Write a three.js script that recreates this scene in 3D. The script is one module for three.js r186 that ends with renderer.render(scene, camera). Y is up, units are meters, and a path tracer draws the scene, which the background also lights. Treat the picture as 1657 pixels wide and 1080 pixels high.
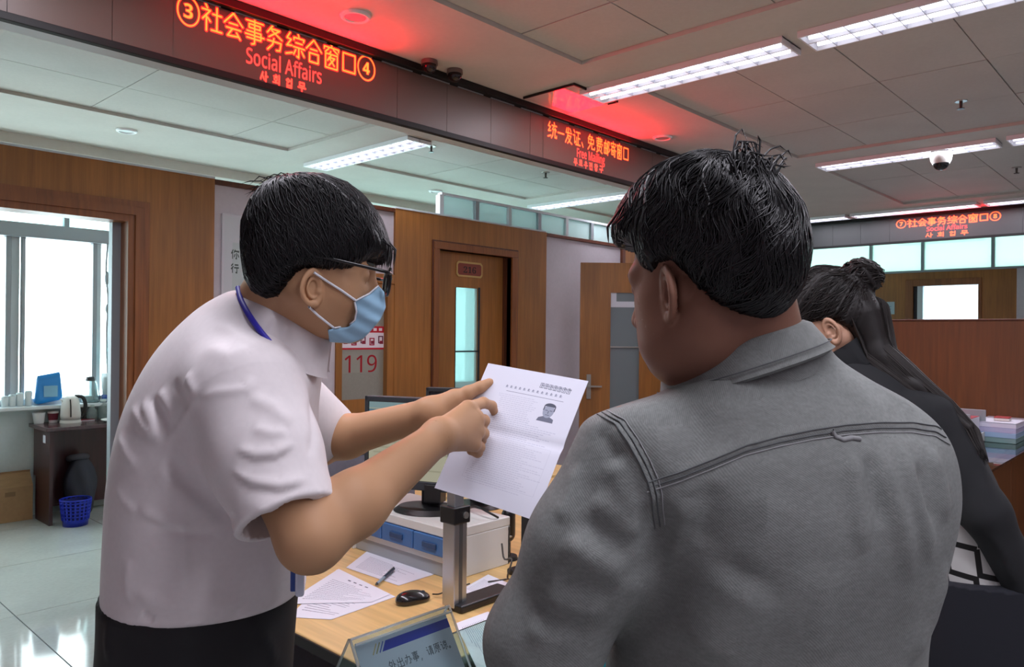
import * as THREE from 'three';
import { RoundedBoxGeometry } from 'three/addons/geometries/RoundedBoxGeometry.js';
import { mergeGeometries, mergeVertices, toCreasedNormals } from 'three/addons/utils/BufferGeometryUtils.js';
import { RectAreaLightUniformsLib } from 'three/addons/lights/RectAreaLightUniformsLib.js';

// ───────────────────────── camera, sky, exposure
const scene = new THREE.Scene();
const F = 1230, CX = 828.5, CY = 540;                       // focal length in pixels of the 1657 x 1080 frame
const EYE = new THREE.Vector3(0, 1.5, 0);
const HEAD = 42.9 * Math.PI / 180, ROLL = 0.6 * Math.PI / 180, PITCH = 0.05 * Math.PI / 180;
const camera = new THREE.PerspectiveCamera(2 * Math.atan(540 / F) * 180 / Math.PI, 1657 / 1080, 0.05, 100);
const fwd = new THREE.Vector3(Math.cos(HEAD) * Math.cos(PITCH), Math.sin(PITCH), -Math.sin(HEAD) * Math.cos(PITCH));
const rt0 = new THREE.Vector3().crossVectors(fwd, new THREE.Vector3(0, 1, 0)).normalize();
const up0 = new THREE.Vector3().crossVectors(rt0, fwd);
const rt = rt0.clone().multiplyScalar(Math.cos(ROLL)).addScaledVector(up0, Math.sin(-ROLL) * -1);
const upv = new THREE.Vector3().crossVectors(rt, fwd);
camera.position.copy(EYE);
camera.quaternion.setFromRotationMatrix(new THREE.Matrix4().makeBasis(rt, upv, fwd.clone().negate()));
camera.updateMatrixWorld();
scene.background = new THREE.Color().setRGB(0.80, 0.97, 1.0);
scene.backgroundIntensity = 2.6;
const renderer = new THREE.WebGLRenderer({ antialias: true });
renderer.toneMapping = THREE.LinearToneMapping;
renderer.toneMappingExposure = 2.8;
renderer.shadowMap.enabled = true;
RectAreaLightUniformsLib.init();

// ───────────────────────── helpers. Room axes: a along the long wall (+x), b away across the counter (-z), y up
const W = (a, y, b) => new THREE.Vector3(a, y, -b);
const dirOf = (px, py) => fwd.clone().addScaledVector(rt, (px - CX) / F).addScaledVector(upv, (CY - py) / F);
const at = (px, py, d) => EYE.clone().addScaledVector(dirOf(px, py), d);
const onB = (px, py, b) => { const d = dirOf(px, py); return EYE.clone().addScaledVector(d, -b / d.z); };
const onA = (px, py, a) => { const d = dirOf(px, py); return EYE.clone().addScaledVector(d, a / d.x); };
const onY = (px, py, y) => { const d = dirOf(px, py); return EYE.clone().addScaledVector(d, (y - EYE.y) / d.y); };
let seed = 12345;
const rnd = () => { seed = (seed * 1664525 + 1013904223) >>> 0; return seed / 4294967296; };
const rr = (a, b) => a + (b - a) * rnd();
const C = (hex) => new THREE.Color(hex);

const used = {};
const numbered = (n) => { const k = used[n] = (used[n] ?? -1) + 1; return k ? n + '_' + String(k).padStart(3, '0') : n; };
const bases = new WeakMap();
function thing(name, label, category, pos, group) {
  const o = new THREE.Group(); o.name = numbered(name); o.position.copy(pos); scene.add(o);
  o.userData = { label, category }; if (group) o.userData.group = group;
  bases.set(o, pos.clone()); return o;
}
function structure(name, label) {
  const o = new THREE.Group(); o.name = name; scene.add(o); o.userData = { kind: 'structure', label }; bases.set(o, new THREE.Vector3()); return o;
}
// geometry comes in world coordinates; the part is stored relative to its thing's base
function part(parent, name, geo, mat, label) {
  const base = bases.get(parent);
  const g = Array.isArray(geo) ? join(geo) : geo;
  g.translate(-base.x, -base.y, -base.z);
  const m = new THREE.Mesh(g, mat); m.name = name; m.castShadow = m.receiveShadow = true;
  if (label) m.userData.label = label;
  parent.add(m); bases.set(m, base); return m;
}
function join(list) {
  return mergeGeometries(list.map((g) => {
    g = g.index ? g.toNonIndexed() : g.clone();
    for (const k of Object.keys(g.attributes)) if (!['position', 'normal', 'uv'].includes(k)) g.deleteAttribute(k);
    if (!g.attributes.uv) g.setAttribute('uv', new THREE.BufferAttribute(new Float32Array(g.attributes.position.count * 2), 2));
    return g;
  }));
}
function uvBox(g, s = 1, turn = false) {                       // uv in metres from the position along the two flatter axes
  if (g.index) g = g.toNonIndexed();
  const p = g.attributes.position, n = g.attributes.normal, uv = new Float32Array(p.count * 2);
  for (let i = 0; i < p.count; i += 3) {
    let nx = 0, ny = 0, nz = 0;
    for (let k = 0; k < 3; k++) { nx += n.getX(i + k); ny += n.getY(i + k); nz += n.getZ(i + k); }
    nx = Math.abs(nx); ny = Math.abs(ny); nz = Math.abs(nz);
    for (let k = 0; k < 3; k++) {
      const j = i + k; let u, v;
      if (ny >= nx && ny >= nz) { u = p.getX(j); v = p.getZ(j); } else if (nx >= nz) { u = p.getZ(j); v = p.getY(j); } else { u = p.getX(j); v = p.getY(j); }
      uv[j * 2] = (turn ? v : u) * s; uv[j * 2 + 1] = (turn ? u : v) * s;
    }
  }
  g.setAttribute('uv', new THREE.BufferAttribute(uv, 2)); return g;
}
const box = (a0, a1, y0, y1, b0, b1, turn) => uvBox(new THREE.BoxGeometry(Math.abs(a1 - a0), Math.abs(y1 - y0), Math.abs(b1 - b0)).translate((a0 + a1) / 2, (y0 + y1) / 2, -(b0 + b1) / 2), 1, turn);
const rbox = (a0, a1, y0, y1, b0, b1, r = 0.004, seg = 2) => uvBox(new RoundedBoxGeometry(Math.abs(a1 - a0), Math.abs(y1 - y0), Math.abs(b1 - b0), seg, r).translate((a0 + a1) / 2, (y0 + y1) / 2, -(b0 + b1) / 2));
const cyl = (c, r0, r1, h, n = 24) => new THREE.CylinderGeometry(r1, r0, h, n).translate(c.x, c.y + h / 2, c.z);
function tube(pts, r, seg, sides = 6, closed = false) {
  const c = new THREE.CatmullRomCurve3(pts, closed, 'centripetal');
  return new THREE.TubeGeometry(c, seg ?? pts.length * 6, r, sides, closed);
}
function bar(p, q, w, h) {                                    // a straight square bar between two points
  const d = q.clone().sub(p), L = d.length(), g = new THREE.BoxGeometry(w, L, h ?? w);
  g.applyQuaternion(new THREE.Quaternion().setFromUnitVectors(new THREE.Vector3(0, 1, 0), d.normalize()));
  const m = p.clone().add(q).multiplyScalar(0.5); return g.translate(m.x, m.y, m.z);
}
const lathe = (profile, c, n = 32) => new THREE.LatheGeometry(profile.map(([r, y]) => new THREE.Vector2(r, y)), n).translate(c.x, c.y, c.z);
function quad(p00, p10, p11, p01, nu = 1, nv = 1) {           // bilinear patch, u to p10, v to p01
  const g = new THREE.PlaneGeometry(1, 1, nu, nv), p = g.attributes.position, t = new THREE.Vector3(), s = new THREE.Vector3();
  for (let i = 0; i < p.count; i++) {
    const u = p.getX(i) + 0.5, v = p.getY(i) + 0.5;
    t.lerpVectors(p00, p10, u); s.lerpVectors(p01, p11, u); t.lerp(s, v); p.setXYZ(i, t.x, t.y, t.z);
  }
  g.computeVertexNormals(); return g;
}
function sheet(p00, p10, p11, p01, th = 0.0006, nu = 1, nv = 1, bend) {  // thin solid sheet, printed face towards the normal
  const top = quad(p00, p10, p11, p01, nu, nv), n = p10.clone().sub(p00).cross(p01.clone().sub(p00)).normalize();
  if (bend) { const p = top.attributes.position, uv = top.attributes.uv; for (let i = 0; i < p.count; i++) { const k = bend(uv.getX(i), uv.getY(i)); p.setXYZ(i, p.getX(i) + n.x * k, p.getY(i) + n.y * k, p.getZ(i) + n.z * k); } top.computeVertexNormals(); }
  const bot = top.clone(), p = bot.attributes.position; for (let i = 0; i < p.count; i++) p.setXYZ(i, p.getX(i) - n.x * th, p.getY(i) - n.y * th, p.getZ(i) - n.z * th);
  const ix = bot.index.array; for (let i = 0; i < ix.length; i += 3) { const t = ix[i]; ix[i] = ix[i + 1]; ix[i + 1] = t; } bot.computeVertexNormals();
  const uvb = bot.attributes.uv; for (let i = 0; i < uvb.count; i++) uvb.setXY(i, 0.01, 0.01);
  return { top, bot };
}

// ───────────────────────── textures
function h2(x, y, s = 0) { let t = Math.imul(x | 0, 374761393) + Math.imul(y | 0, 668265263) + Math.imul(s | 0, 974634777); t = Math.imul(t ^ (t >>> 13), 1274126177); return ((t ^ (t >>> 16)) >>> 0) / 4294967296; }
function vnoise(x, y, px, py, s) { const xi = Math.floor(x), yi = Math.floor(y), u = x - xi, v = y - yi, a = u * u * (3 - 2 * u), b = v * v * (3 - 2 * v), m = (q, p) => ((q % p) + p) % p; const k = (i, j) => h2(m(xi + i, px), m(yi + j, py), s); return (k(0, 0) * (1 - a) + k(1, 0) * a) * (1 - b) + (k(0, 1) * (1 - a) + k(1, 1) * a) * b; }
function dataTex(n, m, f, rx, ry, srgb = true) {
  const d = new Uint8Array(n * m * 4);
  for (let y = 0; y < m; y++) for (let x = 0; x < n; x++) { const c = f(x / n, y / m, x, y), o = (y * n + x) * 4; for (let k = 0; k < 3; k++) d[o + k] = Math.max(0, Math.min(255, Array.isArray(c) ? c[k] : c)); d[o + 3] = 255; }
  const t = new THREE.DataTexture(d, n, m); t.wrapS = t.wrapT = THREE.RepeatWrapping; t.magFilter = THREE.LinearFilter; t.minFilter = THREE.LinearMipmapLinearFilter; t.generateMipmaps = true; t.repeat.set(rx, ry);
  if (srgb) t.colorSpace = THREE.SRGBColorSpace; t.needsUpdate = true; return t;
}
function woodTex(c, amp, s, rx = 1, ry = 1) {                  // grain runs along v
  return dataTex(512, 512, (u, v) => {
    const w = vnoise(u * 6, v * 2, 6, 2, s) * 0.5, a = vnoise((u + w * 0.05) * 60, v * 3, 60, 3, s + 1), b = vnoise(u * 190, v * 9, 190, 9, s + 2), e = vnoise(u * 4, v * 3, 4, 3, s + 3);
    const k = 1 + amp * ((a - 0.5) * 0.9 + (b - 0.5) * 0.6 + (e - 0.5) * 0.6); return [c[0] * k, c[1] * k, c[2] * k];
  }, rx, ry);
}
function mottle(c, amp, s, n1 = 8, n2 = 60) { return dataTex(256, 256, (u, v) => { const k = 1 + amp * ((vnoise(u * n1, v * n1, n1, n1, s) - 0.5) + (vnoise(u * n2, v * n2, n2, n2, s + 1) - 0.5) * 0.7); return [c[0] * k, c[1] * k, c[2] * k]; }, 1, 1); }
function canvas(w, h, draw) { const c = document.createElement('canvas'); c.width = w; c.height = h; const g = c.getContext('2d'); draw(g, w, h); const t = new THREE.CanvasTexture(c); t.colorSpace = THREE.SRGBColorSpace; t.magFilter = THREE.LinearFilter; t.anisotropy = 8; return t; }
const std = (o) => new THREE.MeshStandardMaterial(o), phy = (o) => new THREE.MeshPhysicalMaterial(o);
const woodBump = woodTex([128, 128, 128], 0.5, 40); woodBump.colorSpace = THREE.NoColorSpace;

const M = {
  wood: std({ map: woodTex([158, 104, 50], 0.16, 3), roughness: 0.42, bumpMap: woodBump, bumpScale: 0.0004 }),
  woodTrim: std({ map: woodTex([138, 84, 44], 0.2, 9), roughness: 0.4 }),
  woodDark: std({ map: woodTex([92, 50, 30], 0.25, 13), roughness: 0.4 }),
  partition: std({ map: woodTex([108, 64, 31], 0.16, 17), roughness: 0.5 }),
  wallWhite: std({ map: mottle([206, 198, 206], 0.03, 21), roughness: 0.7 }),
  wallCool: std({ map: mottle([196, 210, 212], 0.03, 22), roughness: 0.7 }),
  plaster: std({ map: mottle([204, 201, 194], 0.025, 23), roughness: 0.85 }),
  panel: std({ map: mottle([200, 198, 192], 0.035, 24, 5, 90), roughness: 0.8 }),
  tile: std({ map: mottle([190, 194, 190], 0.05, 26, 6, 80), roughness: 0.07 }),
  grout: std({ color: '#5d6468', roughness: 0.8 }),
  alu: std({ color: '#b9bcc0', roughness: 0.32, metalness: 0.9 }),
  aluMatt: std({ color: '#9aa2a8', roughness: 0.5, metalness: 0.3 }),
  whitePlastic: std({ color: '#d8d8d4', roughness: 0.4 }),
  blackPlastic: std({ color: '#141416', roughness: 0.38 }),
  darkPlastic: std({ color: '#2b2e33', roughness: 0.5 }),
  black: std({ color: '#0b0b0c', roughness: 0.6 }),
  frameWhite: std({ color: '#cfd8dc', roughness: 0.4 }),
  steel: std({ color: '#a9a8a2', roughness: 0.35, metalness: 0.8 }),
  paper: std({ color: '#dfe0ea', roughness: 0.8 }),
};
// ───────────────────────── ceiling lamps' light, wide windows' daylight: placed with their builders below
const CEIL = 2.85, TRAY = 2.883, BW = 4.4;                    // BW: the wood-and-white office wall behind the counter

// ───────────────────────── stroke lettering for the signs (0..100 boxes)
const GLYPH = {
  社: '22 2 30 14|6 22 44 22 8 58|26 44 26 98|32 50 44 62|56 32 98 32|76 6 76 92|50 92 100 92',
  会: '50 4 6 46|50 4 96 46|30 44 70 44|16 62 86 62|46 62 22 92 78 88|66 74 84 96',
  事: '8 10 94 10|22 22 78 22 78 36 22 36 22 22|12 50 82 50 82 76 12 76|4 63 98 63|50 0 50 94 36 98',
  务: '38 2 12 32|32 14 76 14 20 48|34 20 88 48|14 62 84 62 78 92 60 94|46 50 40 74 14 98',
  综: '24 4 8 28 30 30 8 58 34 54|4 92 36 82|66 2 70 12|44 28 44 18 98 18 94 28|54 38 88 38|42 56 100 56|70 56 70 96 60 92|54 66 44 86|84 66 98 86',
  合: '50 4 4 46|50 4 98 46|30 44 70 44|24 60 78 60 78 96 24 96 24 60',
  窗: '50 0 52 10|8 22 8 12 94 12 92 22|34 18 14 34|62 18 88 32|46 28 40 38|16 40 86 40 86 98 16 98 16 40|48 44 28 68|36 54 70 54 36 88|40 58 68 86',
  口: '14 14 88 14 88 90 14 90 14 14',
  统: '24 4 8 28 30 30 8 58 34 54|4 92 36 82|70 2 74 12|46 20 98 20|68 22 52 44 90 42|78 32 92 50|60 52 56 78 42 96|80 52 80 90 98 90 98 80',
  一: '6 52 96 52',
  发: '26 8 16 34 92 34|48 4 38 56 8 96|36 52 82 52 66 80 38 98|44 62 66 86 96 98|68 8 82 22',
  证: '12 6 24 18|4 36 24 36 24 84 38 74|44 14 98 14|72 14 72 92|72 50 94 50|52 46 52 92|40 92 100 92',
  '、': '20 70 44 94',
  免: '36 2 14 28|28 14 66 14 54 28|18 30 82 30 82 56 18 56 18 30|50 30 46 60 12 96|60 56 60 90 96 90 96 78',
  费: '12 10 84 10 84 24 16 24 16 40 90 40 88 50|38 2 36 46 16 56|60 2 60 52|24 58 24 82|24 58 78 58 78 82|50 62 48 80 14 98|58 84 88 98',
  邮: '8 24 54 24 54 90 8 90 8 24|8 56 54 56|31 6 31 90|66 10 66 98|66 12 94 12 80 44 96 66 76 78',
  寄: '50 0 52 10|8 24 8 12 94 12 92 22|18 32 84 32|50 22 22 48|54 36 82 50|6 56 98 56|22 66 60 66 60 84 22 84 22 66|82 56 82 96 68 94',
  外: '28 4 6 46|22 22 52 22 44 58 12 96|18 44 34 60|72 2 72 98|72 38 96 58',
  出: '50 2 50 92|18 16 18 46 84 46 84 16|10 58 10 94 92 94 92 58',
  办: '12 30 80 30 74 92 54 94|44 4 42 46 10 96|14 50 4 74|90 48 98 72',
  请: '12 6 24 18|4 36 24 36 24 84 38 74|46 12 98 12|50 26 94 26|72 2 72 40|42 40 100 40|52 52 52 98|52 52 90 52 90 94 80 96|52 66 90 66|52 80 90 80',
  原: '12 8 98 8|18 8 16 60 4 98|58 10 48 24|34 26 86 26 86 54 34 54 34 26|34 40 86 40|60 54 60 96 48 92|42 64 26 88|76 64 94 86',
  谅: '12 6 24 18|4 36 24 36 24 84 38 74|68 2 72 12|42 18 100 18|52 30 90 30 90 52 52 52 52 30|71 52 71 96 60 92|54 64 42 86|86 64 98 86',
  联: '4 10 48 10|12 10 12 80|38 10 38 98|12 34 38 34|12 56 38 56|2 84 48 72|62 4 70 18|90 2 80 20|54 28 98 28|50 54 100 54|76 28 72 62 48 98|78 58 98 96',
  系: '84 4 14 14|50 12 22 34 66 34 16 60 84 56|70 42 90 64|50 58 50 98 38 94|30 68 12 90|68 68 90 90',
  你: '30 4 6 46|22 30 22 98|54 4 38 36|48 20 96 20 90 34|70 36 70 94 58 92|52 48 40 80|84 48 98 80',
  行: '30 4 6 28|34 30 4 60|22 46 22 98|48 16 94 16|42 44 100 44|76 44 76 94 60 92',
  '사': '34 10 6 84|30 40 56 84|76 2 76 98|76 46 98 46', '회': '38 4 48 4|14 18 66 18|40 28 22 38 22 54 40 64 58 54 58 38 40 28|40 66 40 82|6 84 70 82|84 2 84 98',
  '업': '34 6 14 22 34 44 54 22 34 6|60 26 80 26|82 2 82 52|22 58 22 96 80 96 80 58|22 76 80 76', '무': '20 8 80 8 80 42 20 42 20 8|4 62 98 62|50 62 50 98',
  '료': '18 6 80 6 80 24 18 24 18 44 84 44|38 46 38 74|64 46 64 74|4 76 98 76', '우': '50 6 26 24 50 42 76 24 50 6|4 60 98 60|50 60 50 98',
  '편': '8 10 58 10|22 10 22 50|44 10 44 50|6 50 62 48|62 22 80 22|62 40 80 40|82 2 82 70|20 70 20 96 88 96', '창': '34 2 42 8|10 14 58 14|34 14 8 50|36 24 60 50|76 2 76 56|76 28 96 28|50 60 22 78 50 98 80 78 50 60', '구': '16 10 82 10 78 44|4 60 98 60|50 60 50 98',
};
function glyph(g, ch, x, y, w, h) {
  g.beginPath();
  for (const s of GLYPH[ch].split('|')) { const n = s.split(' ').map(Number); for (let i = 0; i < n.length; i += 2) g[i ? 'lineTo' : 'moveTo'](x + n[i] / 100 * w, y + n[i + 1] / 100 * h); }
  g.stroke();
}
function led(g, draw) {                                        // red edge, orange heart, as the diodes glow
  g.lineJoin = g.lineCap = 'round';
  for (const [c, k] of [['#ff0a12', 2.1], ['#ff8026', 0.95]]) { g.strokeStyle = g.fillStyle = c; draw(k); }
}

// ───────────────────────── floor: polished tiles with dark joints
{
  const fl = structure('floor', 'polished pale grey tile floor with thin dark joints');
  part(fl, 'screed', box(-2.2, 12, -0.1, -0.004, -3.2, 9.2), M.grout);
  const p0 = onY(0, 975, 0), T = 1.0, a0 = p0.x - 4 * T, b0 = -onY(40, 994, 0).z - 6 * T;   // one joint crossing measured at the left edge
  const mats = [M.tile, M.tile.clone(), M.tile.clone()]; mats[1].color.setScalar(0.97); mats[2].color.setScalar(0.985);
  for (let i = 0; i < 16; i++) for (let j = 0; j < 13; j++) {
    const x0 = Math.max(-2.2, a0 + i * T + 0.003), x1 = Math.min(12, a0 + (i + 1) * T - 0.003), z0 = Math.max(-3.2, b0 + j * T + 0.003), z1 = Math.min(9.2, b0 + (j + 1) * T - 0.003);
    if (x1 - x0 > 0.05 && z1 - z0 > 0.05) part(fl, 'tile', box(x0, x1, -0.012, 0, z0, z1), mats[(i * 7 + j * 3) % 3]);
  }
}
// ───────────────────────── outer shell
const EXT = 7.0;
{
  const w = structure('wall_left', 'white end wall');
  part(w, 'wall_slab', box(-2.3, -2, 0, 3.1, -3.2, 7.3), M.wallWhite);
  const r = structure('wall_behind', 'white wall behind the visitors');
  part(r, 'wall_slab', box(-2.3, 12, 0, 3.1, -3.4, -3.1), M.wallWhite);
}
// exterior wall with the bright windows
{
  const w = structure('wall_outer', 'cool white outer wall with a window sill');
  const sillY = 0.89, headY = 2.235;
  const WA1 = onB(212, 500, EXT).x + 0.55;
  part(w, 'wall_slab', [box(-2, 12, 0, sillY, EXT, EXT + 0.25), box(-2, -1.2, sillY, 2.78, EXT, EXT + 0.25), box(WA1, 3.9, sillY, 2.78, EXT, EXT + 0.25), box(6.9, 12, sillY, 2.78, EXT, EXT + 0.25), box(-2, 12, 2.72, 3.0, EXT, EXT + 0.25)], M.wallCool);
  part(w, 'sill', rbox(-1.2, WA1, sillY - 0.03, sillY, EXT - 0.16, EXT + 0.02, 0.008), M.frameWhite);
  const glass = phy({ color: '#ffffff', transmission: 1, thickness: 0, roughness: 0.02, ior: 1.45 });
  const frost = phy({ color: '#e6f6f4', transmission: 0.95, thickness: 0, roughness: 0.5 });
  const win = structure('window_1', 'bright sliding window with white aluminium frames over the sill');
  part(win, 'head_rail', rbox(-1.2, WA1, headY, 2.35, EXT - 0.04, EXT + 0.12, 0.006), M.aluMatt);
  part(win, 'bottom_rail', rbox(-1.2, WA1, sillY, sillY + 0.05, EXT - 0.02, EXT + 0.1, 0.004), M.frameWhite);
  const mull = (x0, x1, d0 = 0.0, d1 = 0.07, m = M.frameWhite) => part(win, 'mullion', rbox(onB(x0, 500, EXT).x, onB(x1, 500, EXT).x, sillY, headY, EXT + d0, EXT + d1, 0.004), m);
  mull(9, 18, 0, 0.07, M.aluMatt); mull(19, 34, 0.05, 0.09); mull(35, 41, 0.0, 0.05, M.aluMatt); mull(150, 157, 0.0, 0.07, M.aluMatt); mull(158, 166, 0.04, 0.09); mull(177, 182, 0.0, 0.05, M.aluMatt); mull(214, 220); mull(-70, -60, 0, 0.07, M.aluMatt);
  const xs = [-1.2, onB(-65, 500, EXT).x, onB(13, 500, EXT).x, onB(38, 500, EXT).x, onB(153, 500, EXT).x, onB(180, 500, EXT).x, onB(217, 500, EXT).x, WA1];
  for (let i = 0; i + 1 < xs.length; i++) part(win, 'pane', box(xs[i], xs[i + 1], sillY + 0.03, headY, EXT + 0.055, EXT + 0.061), glass);
  for (const [x0, x1] of [[-1.2, onB(110, 345, EXT).x - 0.02], [onB(110, 345, EXT).x + 0.02, WA1]]) part(win, 'transom_pane', box(x0, x1, 2.35, 2.72, EXT + 0.05, EXT + 0.058), frost);
  part(win, 'transom_bar', box(onB(110, 345, EXT).x - 0.02, onB(110, 345, EXT).x + 0.02, 2.35, 2.72, EXT + 0.02, EXT + 0.08), M.aluMatt);
  const w2 = structure('window_2', 'office window beyond the wood wall');
  for (const [x0, x1] of [[3.9, 5.38], [5.42, 6.9]]) part(w2, 'pane', box(x0, x1, sillY, 2.72, EXT + 0.05, EXT + 0.056), frost);
  part(w2, 'mullion', box(5.38, 5.42, sillY, 2.72, EXT, EXT + 0.08), M.frameWhite);
}
// ───────────────────────── ceiling: flat bands, recessed trays of panels
{
  const ce = structure('ceiling', 'off-white suspended ceiling with recessed trays of large panels');
  part(ce, 'slab', box(-2.3, 12, TRAY + 0.004, 3.1, -3.4, 7.3), M.plaster);
  const bandsA = []; for (let k = -1; k < 5; k++) bandsA.push([0.36 + 2.65 * k, 0.95 + 2.65 * k]);
  const traysB = [[-3.1, 2.34], [3.4, 5.1]], bandsB = [[2.34, 3.4], [5.1, EXT + 0.02]];
  const lampA = 0.69 + 0.11;                                  // lamp slots lie in the bands running across
  for (const [b0, b1] of bandsB) part(ce, 'band', box(-2, 12, CEIL, TRAY + 0.002, b0, b1), M.plaster);
  for (const [a0, a1] of bandsA) for (const [b0, b1] of traysB) part(ce, 'band', box(Math.max(a0, -2), Math.min(a1, 12), CEIL, TRAY + 0.002, b0, b1), M.plaster);
  part(ce, 'bulkhead', box(-2, 12, 2.775, CEIL, 6.07, EXT), M.plaster);
  const pm = [M.panel, M.panel.clone(), M.panel.clone()]; pm[1].color.setScalar(0.965); pm[2].color.setScalar(0.985);
  const cutsB = { 0: [2.34, 1.84, 1.34, 0.84, 0.34, -0.16, -0.66, -1.16, -1.66, -2.16, -2.66, -3.1], 1: [3.4, 3.97, 4.53, 5.1] };
  for (let k = -1; k < 5; k++) {
    const a0 = Math.max(-2, 0.95 + 2.65 * (k - 1)), a1 = Math.min(11.5, 0.36 + 2.65 * k); if (a1 - a0 < 0.1) continue;
    const cutsA = [a0, a0 + (a1 - a0) * 0.34, a0 + (a1 - a0) * (k === 1 ? 0.78 : 0.68), a1];
    for (const t of [0, 1]) for (let i = 0; i + 1 < 4; i++) for (let j = 0; j + 1 < cutsB[t].length; j++) {
      const lo = Math.min(cutsB[t][j], cutsB[t][j + 1]), hi = Math.max(cutsB[t][j], cutsB[t][j + 1]);
      const wob = rnd() * 0.002;
      part(ce, 'ceiling_panel', box(cutsA[i] + 0.003, cutsA[i + 1] - 0.003, TRAY - 0.012 - wob, TRAY + 0.003, lo + 0.003, hi - 0.003), pm[Math.floor(rnd() * 3)]);
    }
  }
}
// ───────────────────────── louvred ceiling lamps, two tubes each, with a soft light of the same size
const lampGlow = new THREE.MeshStandardMaterial({ color: '#ffffff', emissive: C('#f2f0ff'), emissiveIntensity: 0.9, roughness: 0.6 });
const lampWhite = std({ color: '#eef0f4', roughness: 0.35 });
const lampBlade = std({ color: '#d9dbe6', roughness: 0.3, metalness: 0.4 });
function lamp(a, b0, b1, label, group, power = 9) {
  const w = 0.2, y = CEIL, L = b1 - b0;
  const t = thing('ceiling_lamp', label, 'lamp', W(a, y, (b0 + b1) / 2), group);
  part(t, 'housing', [box(a - w / 2, a + w / 2, y - 0.006, y - 0.001, b0, b1)], lampWhite);
  part(t, 'rim', [box(a - w / 2 - 0.008, a - w / 2, y - 0.03, y - 0.001, b0, b1), box(a + w / 2, a + w / 2 + 0.008, y - 0.03, y - 0.001, b0, b1), box(a - w / 2, a + w / 2, y - 0.03, y - 0.001, b0, b0 + 0.008), box(a - w / 2, a + w / 2, y - 0.03, y - 0.001, b1 - 0.008, b1), box(a - 0.004, a + 0.004, y - 0.028, y - 0.002, b0, b1)], lampWhite);
  for (const s of [-1, 1]) part(t, 'tube', new THREE.CylinderGeometry(0.011, 0.011, L - 0.06, 12).rotateX(Math.PI / 2).translate(a + s * 0.05, y - 0.017, -(b0 + b1) / 2), lampGlow);
  const n = Math.round(L / 0.1);
  for (let i = 1; i < n; i++) part(t, 'louvre', box(a - w / 2, a + w / 2, y - 0.03, y - 0.012, b0 + L * i / n - 0.0015, b0 + L * i / n + 0.0015), lampBlade);
  const l = new THREE.RectAreaLight('#f6f3ff', power, w, L); l.position.set(a, y - 0.035, -(b0 + b1) / 2); l.rotation.x = -Math.PI / 2; l.castShadow = true; scene.add(l);
}
const LP = 8.2;
lamp(3.41, 1.44, 2.58, 'louvred strip lamp over the hall, ending beside the red-lit sign fascia', null, LP);
lamp(3.41, 0.2, 1.37, 'louvred strip lamp end to end with the one by the sign fascia', null, LP);
lamp(3.41, -1.1, 0.1, 'louvred strip lamp farthest along the first lamp row from the fascia', null, LP);
lamp(6.02, 1.1, 2.3, 'louvred strip lamp beside the white dome camera', null, LP);
lamp(6.02, -0.15, 1.04, 'louvred strip lamp in the dome camera row, away from the column', null, LP);
lamp(8.66, 1.75, 2.95, 'louvred strip lamp over the far sign fascia lettering', null, LP * 0.5);
lamp(8.66, 0.5, 1.69, 'louvred strip lamp over the far sign fascia, past its lettering', null, LP * 0.5);
lamp(8.66, 3.0, 3.6, 'short strip lamp over the far wooden post', null, LP * 0.5);
lamp(3.41, 4.06, 5.36, 'louvred strip lamp over the office wall, seen under the long fascia', null, LP * 0.8);
lamp(6.02, 4.0, 5.3, 'louvred strip lamp behind the column, seen under the long fascia', null, LP * 0.8);
lamp(0.72, -1.2, 0.0, 'louvred strip lamp above the visitors', null, LP);
lamp(0.72, 0.1, 1.3, 'louvred strip lamp above the glass counter', null, LP);
lamp(0.72, 1.4, 2.58, 'louvred strip lamp above the clerk, beside the fascia', null, LP);
lamp(0.72, -2.5, -1.3, 'louvred strip lamp above the visitors, by the rear wall', null, LP);
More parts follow.
